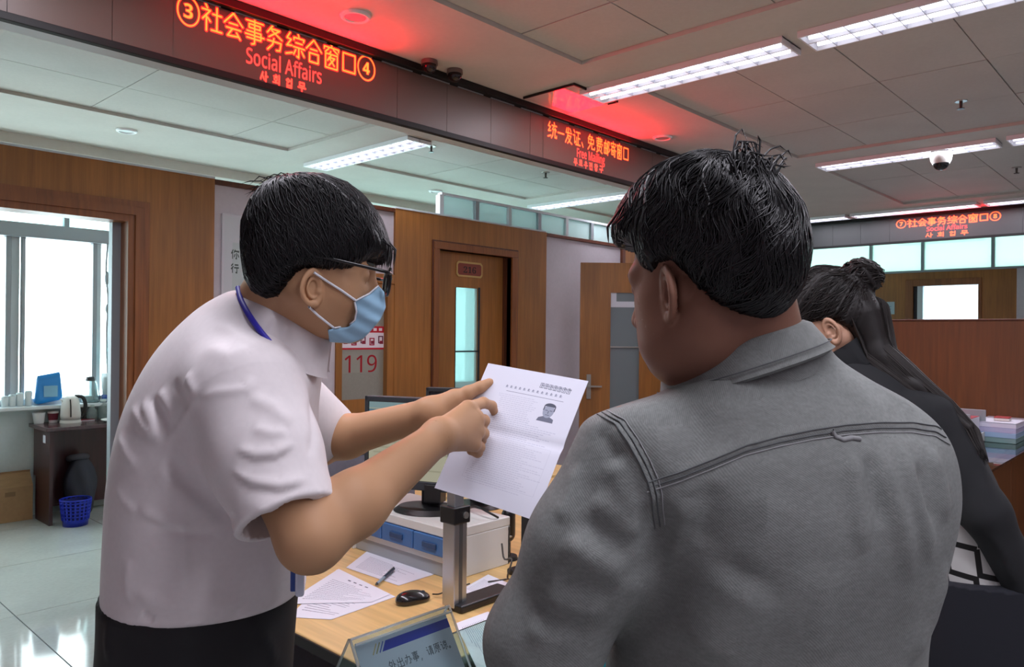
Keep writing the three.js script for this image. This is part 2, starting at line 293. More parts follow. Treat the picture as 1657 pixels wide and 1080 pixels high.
// ───────────────────────── LED fascia over the counter
const FB = 2.97, FY0 = 2.53, FY1 = 2.85;
const ledFace = std({ color: '#6b5850', roughness: 0.42 });
function circled(g, n, x, y, w, h, k, lw) { g.lineWidth = lw * k; g.beginPath(); g.ellipse(x + w / 2, y + h / 2, w * 0.5, h * 0.52, 0, 0, 7); g.stroke(); g.font = 'bold ' + h * 0.72 + 'px sans-serif'; g.textAlign = 'center'; g.textBaseline = 'middle'; if (k > 1) { g.lineWidth = lw; g.strokeText(n, x + w / 2, y + h / 2); } g.fillText(n, x + w / 2, y + h / 2); }
const ledLabel = 'long dark LED fascia with red Social Affairs and Free Mailing lettering';
{
  const t = thing('sign_fascia', ledLabel, 'sign', W(1.7, FY0, FB + 0.06));
  const A0 = -1.6, A1 = 4.98;
  part(t, 'back_case', box(A0, A1, FY0, FY1, FB + 0.012, FB + 0.1), M.frameWhite);
  part(t, 'top_frame', rbox(A0, A1, FY1 - 0.035, FY1 - 0.001, FB - 0.035, FB + 0.02, 0.003), M.black);
  part(t, 'bottom_frame', rbox(A0, A1, FY0 - 0.002, FY0 + 0.026, FB - 0.012, FB + 0.02, 0.003), M.black);
  part(t, 'end_frame', box(A1, A1 + 0.02, FY0 - 0.002, FY1 - 0.001, FB - 0.012, FB + 0.1), M.black);
  const n = 20; for (let i = 0; i < n; i++) part(t, 'led_module', box(A0 + (A1 - A0) * i / n + 0.001, A0 + (A1 - A0) * (i + 1) / n - 0.001, FY0 + 0.026, FY1 - 0.04, FB, FB + 0.012), ledFace);
  for (let i = 0; i < 26; i++) { const x = A0 + 0.1 + i * 0.25; part(t, 'clip_strip', box(x, x + 0.19, FY1 - 0.041, FY1 - 0.036, FB - 0.006, FB), M.aluMatt); }
  const mm = (px0, px1, w, h, draw, light) => {                // one stretch of lit lettering
    const a0 = onB(px0, 100, FB).x, a1 = onB(px1, 100, FB).x, y0 = FY0 + 0.027, y1 = FY1 - 0.042;
    const X = (px) => (onB(px, 100, FB).x - a0) / (a1 - a0) * w, Y = (m) => (FY1 - m - y0 > 0 ? (y1 - (FY1 - m)) / (y1 - y0) : 1) * h;
    const tex = canvas(w, h, (g) => { g.fillStyle = '#000'; g.fillRect(0, 0, w, h); led(g, (k) => draw(g, X, Y, k)); });
    const mat = std({ color: '#6b5850', roughness: 0.42, emissive: C('#ffffff'), emissiveMap: tex, emissiveIntensity: 0.85 });
    part(t, 'lit_lettering', new THREE.PlaneGeometry(a1 - a0, y1 - y0).translate((a0 + a1) / 2, (y0 + y1) / 2, -(FB - 0.002)), mat, 'red and orange LED lettering');
    const l = new THREE.RectAreaLight('#ff0620', light, (a1 - a0) * 0.9, 0.12); l.position.set((a0 + a1) / 2, FY1 - 0.1, -(FB - 0.04)); l.castShadow = true; scene.add(l);
    l.lookAt(l.position.x, l.position.y + 0.2, l.position.z + 1);
  };
  mm(280, 612, 1400, 340, (g, X, Y, k) => {
    const row = [[324, 359, '社'], [360, 394, '会'], [395, 428, '事'], [428, 460, '务'], [461, 493, '综'], [494, 521, '合'], [522, 550, '窗'], [551, 578, '口']];
    g.lineWidth = 11 * k; for (const [p, q, c] of row) glyph(g, c, X(p), Y(0.042), X(q) - X(p) - 4, Y(0.15) - Y(0.042));
    circled(g, '3', X(286), Y(0.042), X(321) - X(286), Y(0.15) - Y(0.042), k, 8); circled(g, '4', X(579), Y(0.042), X(606) - X(579), Y(0.15) - Y(0.042), k, 8);
    g.textAlign = 'left'; g.textBaseline = 'alphabetic'; g.font = (Y(0.232) - Y(0.165)) * 1.32 + 'px sans-serif'; g.save(); g.translate(X(397), Y(0.232)); g.scale((X(521) - X(397)) / g.measureText('Social Affairs').width, 1); if (k > 1) { g.lineWidth = 6; g.strokeText('Social Affairs', 0, 0); } else { g.fillStyle = '#ff3a30'; g.fillText('Social Affairs', 0, 0); } g.restore();
    if (k < 1) g.strokeStyle = '#ff4a30'; g.lineWidth = 7 * k; [...'사회업무'].forEach((c, i) => glyph(g, c, X(421 + i * 20.5), Y(0.248), X(433 + i * 20.5) - X(421 + i * 20.5), Y(0.288) - Y(0.248)));
  }, 10);
  mm(880, 1024, 1400, 340, (g, X, Y, k) => {
    const row = [[887, 902, '统'], [903, 914, '一'], [915, 927, '发'], [928, 940, '证'], [941, 949, '、'], [951, 964, '免'], [965, 977, '费'], [978, 988, '邮'], [989, 998, '寄'], [999, 1008, '窗'], [1009, 1019, '口']];
    g.lineWidth = 9 * k; for (const [p, q, c] of row) glyph(g, c, X(p), Y(0.06), X(q) - X(p) - 2, Y(0.16) - Y(0.06));
    g.textAlign = 'left'; g.textBaseline = 'alphabetic'; g.font = (Y(0.226) - Y(0.17)) * 1.32 + 'px sans-serif'; g.save(); g.translate(X(934), Y(0.226)); g.scale((X(980) - X(934)) / g.measureText('Free Mailing').width, 1); if (k > 1) { g.lineWidth = 6; g.strokeText('Free Mailing', 0, 0); } else { g.fillStyle = '#ff3a30'; g.fillText('Free Mailing', 0, 0); } g.restore();
    if (k < 1) g.strokeStyle = '#ff4a30'; g.lineWidth = 7 * k; [...'무료우편창구'].forEach((c, i) => glyph(g, c, X(930 + i * 8.3), Y(0.24), X(935.5 + i * 8.3) - X(930 + i * 8.3), Y(0.284) - Y(0.24)));
  }, 10);
}
// the far fascia, seen beyond the visitors
const FA = 9.0;
{
  const t = thing('sign_fascia', 'far grey LED fascia with red lettering above the frosted glass', 'sign', W(FA + 0.05, 2.55, 1.9));
  const grey = std({ color: '#4c4d4f', roughness: 0.42 });
  const B0 = 0.2, B1 = 3.6, y0 = 2.55, y1 = 2.85;
  part(t, 'case', box(FA + 0.01, FA + 0.1, y0, y1, B0, B1), grey);
  part(t, 'top_frame', box(FA - 0.03, FA + 0.1, y1 - 0.03, y1 - 0.001, B0, B1), M.black);
  part(t, 'bottom_frame', box(FA - 0.01, FA + 0.02, y0 - 0.01, y0 + 0.014, B0, B1), M.black);
  const n = 11; for (let i = 0; i < n; i++) part(t, 'led_module', box(FA, FA + 0.012, y0 + 0.014, y1 - 0.03, B0 + (B1 - B0) * i / n + 0.001, B0 + (B1 - B0) * (i + 1) / n - 0.001), grey);
  const b1 = -onA(1446, 360, FA).z, b0 = -onA(1626, 345, FA).z, w = 1400, h = 360;
  const X = (px) => (b1 + onA(px, 355, FA).z) / (b1 - b0) * w;
  const tex = canvas(w, h, (g) => { g.fillStyle = '#000'; g.fillRect(0, 0, w, h); led(g, (k) => {
    const row = [[1468, 1484, '社'], [1485, 1500, '会'], [1501, 1515, '事'], [1516, 1532, '务'], [1533, 1549, '综'], [1550, 1565, '合'], [1566, 1583, '窗'], [1584, 1600, '口']];
    g.lineWidth = 11 * k; for (const [p, q, c] of row) glyph(g, c, X(p), 30, X(q) - X(p), 120);
    circled(g, '7', X(1451), 30, X(1466) - X(1451), 120, k, 9); circled(g, '8', X(1602), 30, X(1619) - X(1602), 120, k, 9);
    g.textAlign = 'center'; g.textBaseline = 'alphabetic'; g.font = '90px sans-serif'; if (k > 1) { g.lineWidth = 7; g.strokeText('Social Affairs', X(1532), 235); } else { g.fillStyle = '#ff3a30'; g.fillText('Social Affairs', X(1532), 235); }
    g.lineWidth = 8 * k; [...'사회업무'].forEach((c, i) => glyph(g, c, X(1498 + i * 19), 262, 90, 70));
  }); });
  const mat = std({ color: '#4c4d4f', roughness: 0.42, emissive: C('#ffffff'), emissiveMap: tex, emissiveIntensity: 0.8 });
  part(t, 'lit_lettering', new THREE.PlaneGeometry(b1 - b0, y1 - y0 - 0.05).rotateY(-Math.PI / 2).translate(FA - 0.002, (y0 + y1) / 2 - 0.01, -(b0 + b1) / 2), mat, 'red LED lettering');
  const l = new THREE.RectAreaLight('#ff0620', 4, (b1 - b0) * 0.9, 0.12); l.position.set(FA - 0.05, 2.75, -(b0 + b1) / 2); l.lookAt(FA - 1, 2.85, -(b0 + b1) / 2); l.castShadow = true; scene.add(l);
}
// ───────────────────────── the office wall behind the counter: wood and white stretches, 2.41 m high
const WT = 2.41;
const A_ = (px, b = BW) => onB(px, 450, b).x, Y_ = (px, py, b = BW) => onB(px, py, b).y;
{
  const w = structure('wall_back', 'office wall of orange-brown wood and white panels behind the counter');
  const o0 = 0.25, o1 = A_(205), oy = 2.1, w1 = A_(346), w2 = A_(639), d0 = A_(709), d1 = A_(827), dy = 2.15, w3 = A_(884), w4 = A_(1006);
  const T = 0.12;
  part(w, 'wood_panel', box(-2, o0, 0, WT, BW, BW + T), M.wood);
  part(w, 'wood_panel', box(o1 + 0.012, w1, 0, WT, BW, BW + T), M.wood);
  part(w, 'wood_panel', box(o0, o1 + 0.012, oy + 0.012, WT, BW, BW + T), M.wood);
  part(w, 'wood_panel', box(w2, d0, 0, WT, BW, BW + T), M.wood);
  part(w, 'wood_panel', box(d0, d1, dy, WT, BW, BW + T), M.wood);
  part(w, 'wood_panel', box(d1, w3, 0, WT, BW, BW + T), M.wood);
  const cab = A_(546), sy = 1.925;
  part(w, 'white_panel', box(w1, cab, 0, WT - 0.03, BW + 0.02, BW + T), M.wallWhite);
  part(w, 'white_panel', box(cab, w2, sy, WT - 0.03, BW + 0.02, BW + T), M.wallWhite);
  part(w, 'wood_panel', box(cab, w2, 0, sy, BW + 0.08, BW + T), M.wood);
  part(w, 'wood_rail', rbox(cab, w2, sy - 0.07, sy, BW, BW + 0.08, 0.004), M.wood);
  part(w, 'top_rail', rbox(w1, w2, WT - 0.03, WT, BW, BW + T, 0.004), M.woodDark);
  part(w, 'white_panel', box(w3, w4, 0, WT - 0.03, BW + 0.02, BW + T), M.wallWhite);
  part(w, 'top_rail', rbox(w3, w4 + 0.05, WT - 0.03, WT, BW, BW + T, 0.004), M.woodDark);
  part(w, 'side_rail', rbox(w4, w4 + 0.05, 0, WT, BW - 0.01, BW + T, 0.004), M.woodDark);
  part(w, 'wood_panel', box(w4 + 0.05, 8.6, 0, WT, BW, BW + T), M.wood);
  for (const [x0, x1] of [[-2, w1], [w2, w3]]) part(w, 'cap_strip', box(x0, x1, WT, WT + 0.012, BW - 0.005, BW + T + 0.005), M.frameWhite);
  // low glazed strip standing on the wall
  const frost = phy({ color: '#dfeeee', transmission: 0.6, thickness: 0, roughness: 0.5 });
  const t0 = A_(718), t1 = A_(1000);
  for (let i = 0; i < 6; i++) { const x0 = t0 + (t1 - t0) * i / 6, x1 = t0 + (t1 - t0) * (i + 1) / 6; part(w, 'transom_pane', box(x0 + 0.02, x1 - 0.02, WT + 0.012, WT + 0.17, BW + 0.05, BW + 0.058), frost); part(w, 'transom_post', box(x0 - 0.02, x0 + 0.02, WT + 0.012, WT + 0.17, BW + 0.03, BW + 0.08), i % 2 ? M.aluMatt : M.frameWhite); }
  part(w, 'transom_rail', box(t0, t1, WT + 0.17, WT + 0.19, BW + 0.03, BW + 0.08), M.frameWhite);
  // opening to the room with the bright window: stepped wooden frame
  const tr = structure('trim_1', 'dark stepped wooden frame round the open doorway');
  const fw = A_(240) - o1;
  const profile = (x0, x1, y1, s) => {                        // three steps, outer to inner
    part(tr, 'jamb_step', rbox(o1 + fw * (0.66), o1 + fw, 0, oy + fw, BW - 0.015, BW + 0.01, 0.003), M.woodTrim);
    part(tr, 'jamb_step', rbox(o1 + fw * (0.3), o1 + fw * 0.7, 0, oy + fw * 0.7, BW - 0.028, BW + 0.01, 0.003), M.woodTrim);
    part(tr, 'jamb_step', rbox(o1, o1 + fw * 0.33, 0, oy + fw * 0.33, BW - 0.016, BW + T + 0.01, 0.003), M.woodTrim);
    part(tr, 'head_step', box(o0, o1 + fw * 0.7, oy + fw * 0.66, oy + fw, BW - 0.0149, BW + 0.01), M.woodTrim);
    part(tr, 'head_step', box(o0, o1 + fw * 0.33, oy + fw * 0.3, oy + fw * 0.7, BW - 0.0279, BW + 0.01), M.woodTrim);
    part(tr, 'head_step', box(o0, o1, oy - 0.002, oy + fw * 0.33, BW - 0.0159, BW + T + 0.01), M.woodTrim);
  };
  profile();
  part(tr, 'inner_jamb', box(o1 - 0.045, o1, 0, oy - 0.002, BW + T - 0.03, BW + T + 0.02), M.aluMatt);
  // door 216
  const dr = structure('door_1', 'wooden office door with a tall narrow glass and number plate 216');
  const fo = 0.055;
  part(dr, 'frame_jamb', rbox(d0 - fo, d0, 0, dy, BW - 0.02, BW + T, 0.004), M.woodTrim);
  part(dr, 'frame_jamb', rbox(d1, d1 + fo * 1.2, 0, dy, BW - 0.02, BW + T, 0.004), M.woodTrim);
  part(dr, 'frame_head', rbox(d0 - fo, d1 + fo * 1.2, dy, dy + fo, BW - 0.02, BW + T, 0.004), M.woodTrim);
  part(dr, 'outer_moulding', [rbox(d0 - fo - 0.012, d0 - fo, 0, dy + fo + 0.012, BW - 0.012, BW + 0.01, 0.003), rbox(d1 + fo * 1.2, d1 + fo * 1.2 + 0.012, 0, dy + fo + 0.012, BW - 0.012, BW + 0.01, 0.003), rbox(d0 - fo, d1 + fo * 1.2, dy + fo, dy + fo + 0.012, BW - 0.012, BW + 0.01, 0.003)], M.woodDark);
  const LB = BW + 0.07, g0 = A_(738, LB), g1 = A_(774, LB), gy1 = Y_(756, 466, LB), gm = Y_(756, 569, LB), gy0 = 0.75;
  part(dr, 'leaf', [box(d0, g0, 0.01, dy, LB, LB + 0.04), box(g1, d1 - 0.03, 0.01, dy, LB, LB + 0.04), box(g0, g1, 0.01, gy0, LB, LB + 0.04), box(g0, g1, gy1, dy, LB, LB + 0.04)], M.wood);
  part(dr, 'stop_strip', box(d1 - 0.03, d1, 0.01, dy, LB - 0.025, LB + 0.04), M.woodDark);
  const frost2 = phy({ color: '#d2e2e2', transmission: 0.7, thickness: 0, roughness: 0.45 });
  part(dr, 'pane', box(g0, g1, gm + 0.006, gy1, LB + 0.012, LB + 0.018), frost2);
  part(dr, 'pane', box(g0, g1, gy0, gm - 0.006, LB + 0.012, LB + 0.018), frost2);
  part(dr, 'glazing_bar', [box(g0, g1 + 0.02, gm - 0.006, gm + 0.006, LB - 0.004, LB + 0.03), box(g1, g1 + 0.02, gy0, gy1 + 0.008, LB - 0.004, LB + 0.002), box(g0 - 0.006, g0, gy0, gy1, LB - 0.003, LB + 0.002)], M.darkPlastic);
  const p0 = onB(738, 423, LB), p1 = onB(780, 450, LB), cx = (p0.x + p1.x) / 2, cy = (p0.y + p1.y) / 2, pw = p1.x - p0.x, ph = 0.125;
  const plate = thing('door_plate', 'small brass-edged number plate 216 on the wooden door', 'plate', W(cx, cy - ph / 2, LB - 0.006));
  const sh = (w, h, c) => { const s = new THREE.Shape(); s.moveTo(-w / 2 + c, -h / 2); s.lineTo(w / 2 - c, -h / 2); s.lineTo(w / 2, -h / 2 + c); s.lineTo(w / 2, h / 2 - c); s.lineTo(w / 2 - c, h / 2); s.lineTo(-w / 2 + c, h / 2); s.lineTo(-w / 2, h / 2 - c); s.lineTo(-w / 2, -h / 2 + c); s.closePath(); return s; };
  part(plate, 'rim', new THREE.ExtrudeGeometry(sh(pw, ph, 0.02), { depth: 0.006, bevelEnabled: false }).translate(cx, cy, -LB), std({ color: '#c9a86a', roughness: 0.35, metalness: 0.6 }));
  const ptex = canvas(256, 112, (g) => { g.fillStyle = '#8a4030'; g.fillRect(0, 0, 256, 112); g.fillStyle = '#1c0e0a'; g.font = 'bold 84px serif'; g.textAlign = 'center'; g.textBaseline = 'middle'; g.fillText('216', 128, 60); });
  const face = new THREE.ShapeGeometry(sh(pw - 0.03, ph - 0.03, 0.014)); { const p = face.attributes.position, uv = face.attributes.uv; for (let i = 0; i < p.count; i++) uv.setXY(i, p.getX(i) / (pw - 0.03) + 0.5, p.getY(i) / (ph - 0.03) + 0.5); }
  part(plate, 'number_face', face.translate(cx, cy, -LB + 0.0068), std({ map: ptex, roughness: 0.3, metalness: 0.2 }));
  // fire cabinet with 119
  const c0 = cab, c1 = A_(641), cb = 0.7, ct = Y_(600, 458, BW);
  const fc = thing('fire_cabinet', 'recessed fire cabinet door with steel plate and red 119', 'cabinet', W((c0 + c1) / 2, cb, BW + 0.03));
  part(fc, 'frame', [rbox(c1 - 0.07, c1 - 0.002, cb, ct, BW + 0.004, BW + 0.079, 0.004), rbox(c0, c0 + 0.05, cb, ct, BW + 0.004, BW + 0.079, 0.004), rbox(c0 + 0.05, c1 - 0.07, ct - 0.06, ct, BW + 0.004, BW + 0.079, 0.004), rbox(c0 + 0.05, c1 - 0.07, cb, cb + 0.06, BW + 0.004, BW + 0.079, 0.004)], M.wood);
  const px0 = c0 + 0.05, px1 = c1 - 0.07, py0 = Y_(600, 645, BW + 0.05), py1 = ct - 0.06;
  part(fc, 'steel_plate', box(px0, px1, py0, py1, BW + 0.05, BW + 0.06), std({ map: mottle([176, 176, 164], 0.05, 61, 4, 120), roughness: 0.38, metalness: 0.55 }), 'brushed steel plate');
  part(fc, 'lower_board', box(px0, px1, cb + 0.06, py0, BW + 0.045, BW + 0.07), M.wood);
  const nx0 = onB(552, 590, BW + 0.05).x, nx1 = onB(612, 590, BW + 0.05).x, ny0 = Y_(585, 604, BW + 0.05), ny1 = Y_(585, 572, BW + 0.05);
  const digits = (g, w, h) => { g.font = h * 1.2 + 'px sans-serif'; g.textBaseline = 'middle'; g.textAlign = 'center'; [...'119'].forEach((c, i) => g.fillText(c, w * (0.2 + 0.31 * i), h * 0.54)); };
  const ntex = canvas(256, 128, (g, w, h) => { g.fillStyle = '#b0b0a4'; g.fillRect(0, 0, w, h); g.fillStyle = '#b3202c'; digits(g, w, h); });
  part(fc, 'number', new THREE.PlaneGeometry(nx1 - nx0, ny1 - ny0).translate((nx0 + nx1) / 2, (ny0 + ny1) / 2, -(BW + 0.0488)), std({ map: ntex, roughness: 0.4, metalness: 0.4 }));
  const s0 = onB(548, 540, BW + 0.05), s1 = onB(628, 540, BW + 0.05), sy0 = Y_(590, 566, BW + 0.05), sy1 = Y_(590, 528, BW + 0.05);
  const stex = canvas(320, 160, (g, w, h) => { g.fillStyle = '#c4102c'; g.fillRect(0, 0, w, h); g.fillStyle = '#f0e6ee'; g.fillRect(10, 44, w - 20, h - 56); g.fillStyle = '#f3dfe4'; for (let i = 0; i < 7; i++) g.fillRect(40 + i * 36, 12, 22, 20); g.lineWidth = 7; for (let i = 0; i < 5; i++) { g.strokeStyle = i % 2 ? '#a81030' : '#5a1530'; g.strokeRect(24 + i * 58, 70 + (i % 2) * 14, 26, 44); g.fillStyle = '#8d1836'; g.fillRect(30 + i * 58, 100, 24, 22); } });
  const st = fc;
  part(st, 'sticker_sheet', box(s0.x, s1.x, sy0, sy1, BW + 0.0485, BW + 0.0499), std({ color: '#c4102c', roughness: 0.5 }));
  part(st, 'sticker_print', new THREE.PlaneGeometry(s1.x - s0.x, sy1 - sy0).translate((s0.x + s1.x) / 2, (sy0 + sy1) / 2, -(BW + 0.0482)), std({ map: stex, roughness: 0.5 }));
  // wall notices on the white stretch
  const q0 = onB(358, 345, BW + 0.02), q1x = onB(470, 345, BW + 0.02).x;
  const ntx = canvas(512, 512, (g, w, h) => { g.fillStyle = '#cfd2d8'; g.fillRect(0, 0, w, h); g.fillStyle = '#c2cdce'; g.fillRect(60, 110, w - 100, h - 110); g.strokeStyle = '#3c4a44'; g.lineWidth = 6; glyph(g, '你', 48, 138, 62, 42); glyph(g, '行', 48, 198, 62, 42); glyph(g, '办', 190, 138, 62, 42); glyph(g, '事', 190, 198, 62, 42); g.fillStyle = '#8d93b8'; g.fillRect(112, 78, 26, 12); });
  const nt = thing('wall_notice', 'pale framed notice with large characters on the white wall stretch', 'notice', W((q0.x + q1x) / 2, 1.45, BW + 0.015));
  part(nt, 'board', rbox(q0.x, q1x, 1.45, q0.y, BW + 0.006, BW + 0.0199, 0.003), std({ color: '#d4d2da', roughness: 0.4 }));
  part(nt, 'print', new THREE.PlaneGeometry(q1x - q0.x - 0.03, q0.y - 1.48).translate((q0.x + q1x) / 2, (1.45 + q0.y) / 2, -(BW + 0.0052)), std({ map: ntx, roughness: 0.35 }));
}
// ───────────────────────── white column at the end of the fascia, and the office door standing open beside it
{
  const w = structure('wall_column', 'white column where the long fascia ends');
  part(w, 'column_shaft', rbox(5.02, 5.62, 0, CEIL, 2.92, 3.1, 0.01), M.wallWhite);
  const dr = structure('door_2', 'wooden door standing ajar with a grey glass slot and steel handle');
  const D = 6.55, p = (px, py) => at(px, py, D);
  const tl = p(940, 425), nrm = fwd.clone().setY(0).normalize(), side = rt0.clone().setY(0).normalize();
  const u = (px) => (px - 940) * D / F, H = tl.y, base = W(tl.x, 0, -tl.z);
  const g = (x0, x1, y0, y1, d0, d1) => { const b = new THREE.BoxGeometry(x1 - x0, y1 - y0, d1 - d0).translate((x0 + x1) / 2, (y0 + y1) / 2, 0); const m = new THREE.Matrix4().makeBasis(side, new THREE.Vector3(0, 1, 0), nrm.clone().negate()); b.translate(0, 0, -(d0 + d1) / 2); b.applyMatrix4(m); b.translate(base.x, 0, base.z); return uvBox(b); };
  const x0 = u(989), x1 = u(1036), yt = at(1000, 474, D).y, ym = at(1000, 562, D).y;
  part(dr, 'leaf', [g(0, x0, 0.01, H, 0, 0.04), g(x1, u(1092), 0.01, H, 0, 0.04), g(x0, x1, yt, H, 0, 0.04), g(x0, x1, 0.01, 0.6, 0, 0.04)], M.wood);
  part(dr, 'pane', g(x0, x1, ym + 0.006, yt, 0.012, 0.018), std({ color: '#7b868a', roughness: 0.15 }));
  part(dr, 'pane', g(x0, x1, 0.6, ym - 0.006, 0.012, 0.018), std({ color: '#7b868a', roughness: 0.15 }));
  part(dr, 'glazing_bar', g(x0, x1, ym - 0.006, ym + 0.006, -0.002, 0.03), M.steel);
  part(dr, 'paper_strip', [g(x0 + 0.002, x1, yt - 0.125, yt - 0.075, 0.009, 0.0119), g(x0 + 0.002, x0 + 0.05, yt - 0.075, yt, 0.009, 0.0119)], M.paper);
  const hy = at(955, 625, D).y;
  part(dr, 'handle', [g(u(951), u(958), hy - 0.11, hy + 0.1, -0.012, 0), g(u(953), u(975), hy - 0.008, hy + 0.006, -0.05, -0.035), g(u(953), u(957), hy - 0.006, hy + 0.004, -0.04, -0.01)], M.steel);
}
// ───────────────────────── far end: wood wall with bright openings, frosted glass above it
{
  const EA = 11.5, t = 0.12, w = structure('wall_far', 'far wall of orange wood with frosted glass above');
  const b_ = (px, py = 480) => -onA(px, py, EA).z;
  const e0 = b_(1583), e1 = b_(1478), oy0 = 0.9, oy1 = onA(1530, 462, EA).y, e2 = b_(1645);
  part(w, 'wood_panel', box(EA, EA + t, 0, WT, e1, 7, false), M.wood);
  part(w, 'wood_panel', box(EA, EA + t, 0, WT, e2, e0), M.wood);
  part(w, 'wood_panel', box(EA, EA + t, oy1, WT, e0, e1), M.wood);
  part(w, 'wood_panel', box(EA, EA + t, 0, oy0, e0, e1), M.wood);
  part(w, 'white_panel', box(EA, EA + t, 0, WT, -3.2, e2), M.wallWhite);
  part(w, 'top_rail', box(EA - 0.02, EA + t, WT, WT + 0.03, -3.2, 7), M.aluMatt);
  part(w, 'upper_wall', box(EA, EA + t, WT + 0.03, 3.0, 5.2, 7), M.wallWhite);
  const glow = phy({ color: '#d2e6df', transmission: 0.62, thickness: 0, roughness: 0.6 });
  const win = structure('window_3', 'row of frosted glass panes above the far wood wall');
  const cuts = [5.2, b_(1408, 420), b_(1492, 420), b_(1606, 420), b_(1720, 420), -0.6, -1.9, -3.2];
  for (let i = 0; i + 1 < cuts.length; i++) { part(win, 'pane', box(EA + 0.04, EA + 0.05, WT + 0.03, 2.9, cuts[i + 1] + 0.02, cuts[i] - 0.02), glow); part(win, 'mullion', box(EA + 0.02, EA + 0.08, WT + 0.03, 2.9, cuts[i] - 0.02, cuts[i] + 0.02), M.aluMatt); }
  const dr = structure('door_3', 'bright window opening in the far wood wall with wooden frame');
  part(dr, 'frame', [rbox(EA - 0.02, EA + 0.03, oy0, oy1 + 0.09, e1, e1 + 0.1, 0.004), rbox(EA - 0.02, EA + 0.03, oy1, oy1 + 0.09, e0 - 0.04, e1, 0.004), rbox(EA - 0.02, EA + 0.03, oy0, oy1, e0 - 0.04, e0, 0.004)], M.woodTrim);
  part(dr, 'white_stile', [box(EA, EA + 0.08, oy0, oy1, e1 - 0.12, e1 - 0.05)], M.frameWhite);
  part(dr, 'dark_stile', box(EA + 0.02, EA + 0.09, oy0, oy1, e1 - 0.05, e1), M.darkPlastic);
  part(dr, 'pane', box(EA + 0.06, EA + 0.066, oy0, oy1, e0, e1 - 0.05), phy({ color: '#e8f4ff', transmission: 0.85, thickness: 0, roughness: 0.4 }));
  const s1 = b_(1413), s0 = b_(1448), sy1 = onA(1430, 489, EA).y, sy0 = onA(1430, 509, EA).y;
  const pl = thing('wall_plate', 'small pale blue plate on the far wood wall', 'plate', W(EA - 0.005, sy0, (s0 + s1) / 2));
  part(pl, 'plate_board', rbox(EA - 0.012, EA, sy0, sy1, s0, s1, 0.003), std({ color: '#b8ccd6', roughness: 0.4 }));
  const ptx = canvas(160, 96, (g) => { g.fillStyle = '#b8ccd6'; g.fillRect(0, 0, 160, 96); g.fillStyle = '#5f6f78'; g.fillRect(18, 30, 34, 36); g.fillStyle = '#7fa6c2'; g.fillRect(74, 30, 66, 10); g.fillRect(74, 52, 66, 10); });
  part(pl, 'print', new THREE.PlaneGeometry(s1 - s0 - 0.02, sy1 - sy0 - 0.02).rotateY(-Math.PI / 2).translate(EA - 0.0128, (sy0 + sy1) / 2, -(s0 + s1) / 2), std({ map: ptx, roughness: 0.4 }));
  const po = thing('wooden_post', 'brown wooden post at the end of the far fascia', 'post', W(9.05, 0, 3.72));
  part(po, 'shaft', rbox(8.98, 9.12, 0, CEIL - 0.002, 3.62, 3.95, 0.006), std({ map: woodTex([150, 108, 92], 0.12, 71), roughness: 0.5 }));
  part(po, 'sign_box', rbox(8.9, 8.98, 2.45, CEIL - 0.01, 3.66, 3.8, 0.006), std({ color: '#b99a90', roughness: 0.5 }));
  const pt = thing('partition', 'brown wood screen partition behind the leaflet trays', 'partition', W(5.8, 0, 1.0));
  const PB0 = -1.2, PB1 = 2.1;
  part(pt, 'board', box(5.75, 5.79, 0.05, 1.62, PB0, PB1), M.partition);
  part(pt, 'top_cap', rbox(5.74, 5.8, 1.62, 1.632, PB0, PB1, 0.004), M.woodDark);
  part(pt, 'foot_rail', rbox(5.74, 5.8, 0, 0.05, PB0, PB1, 0.004), M.woodDark);
}
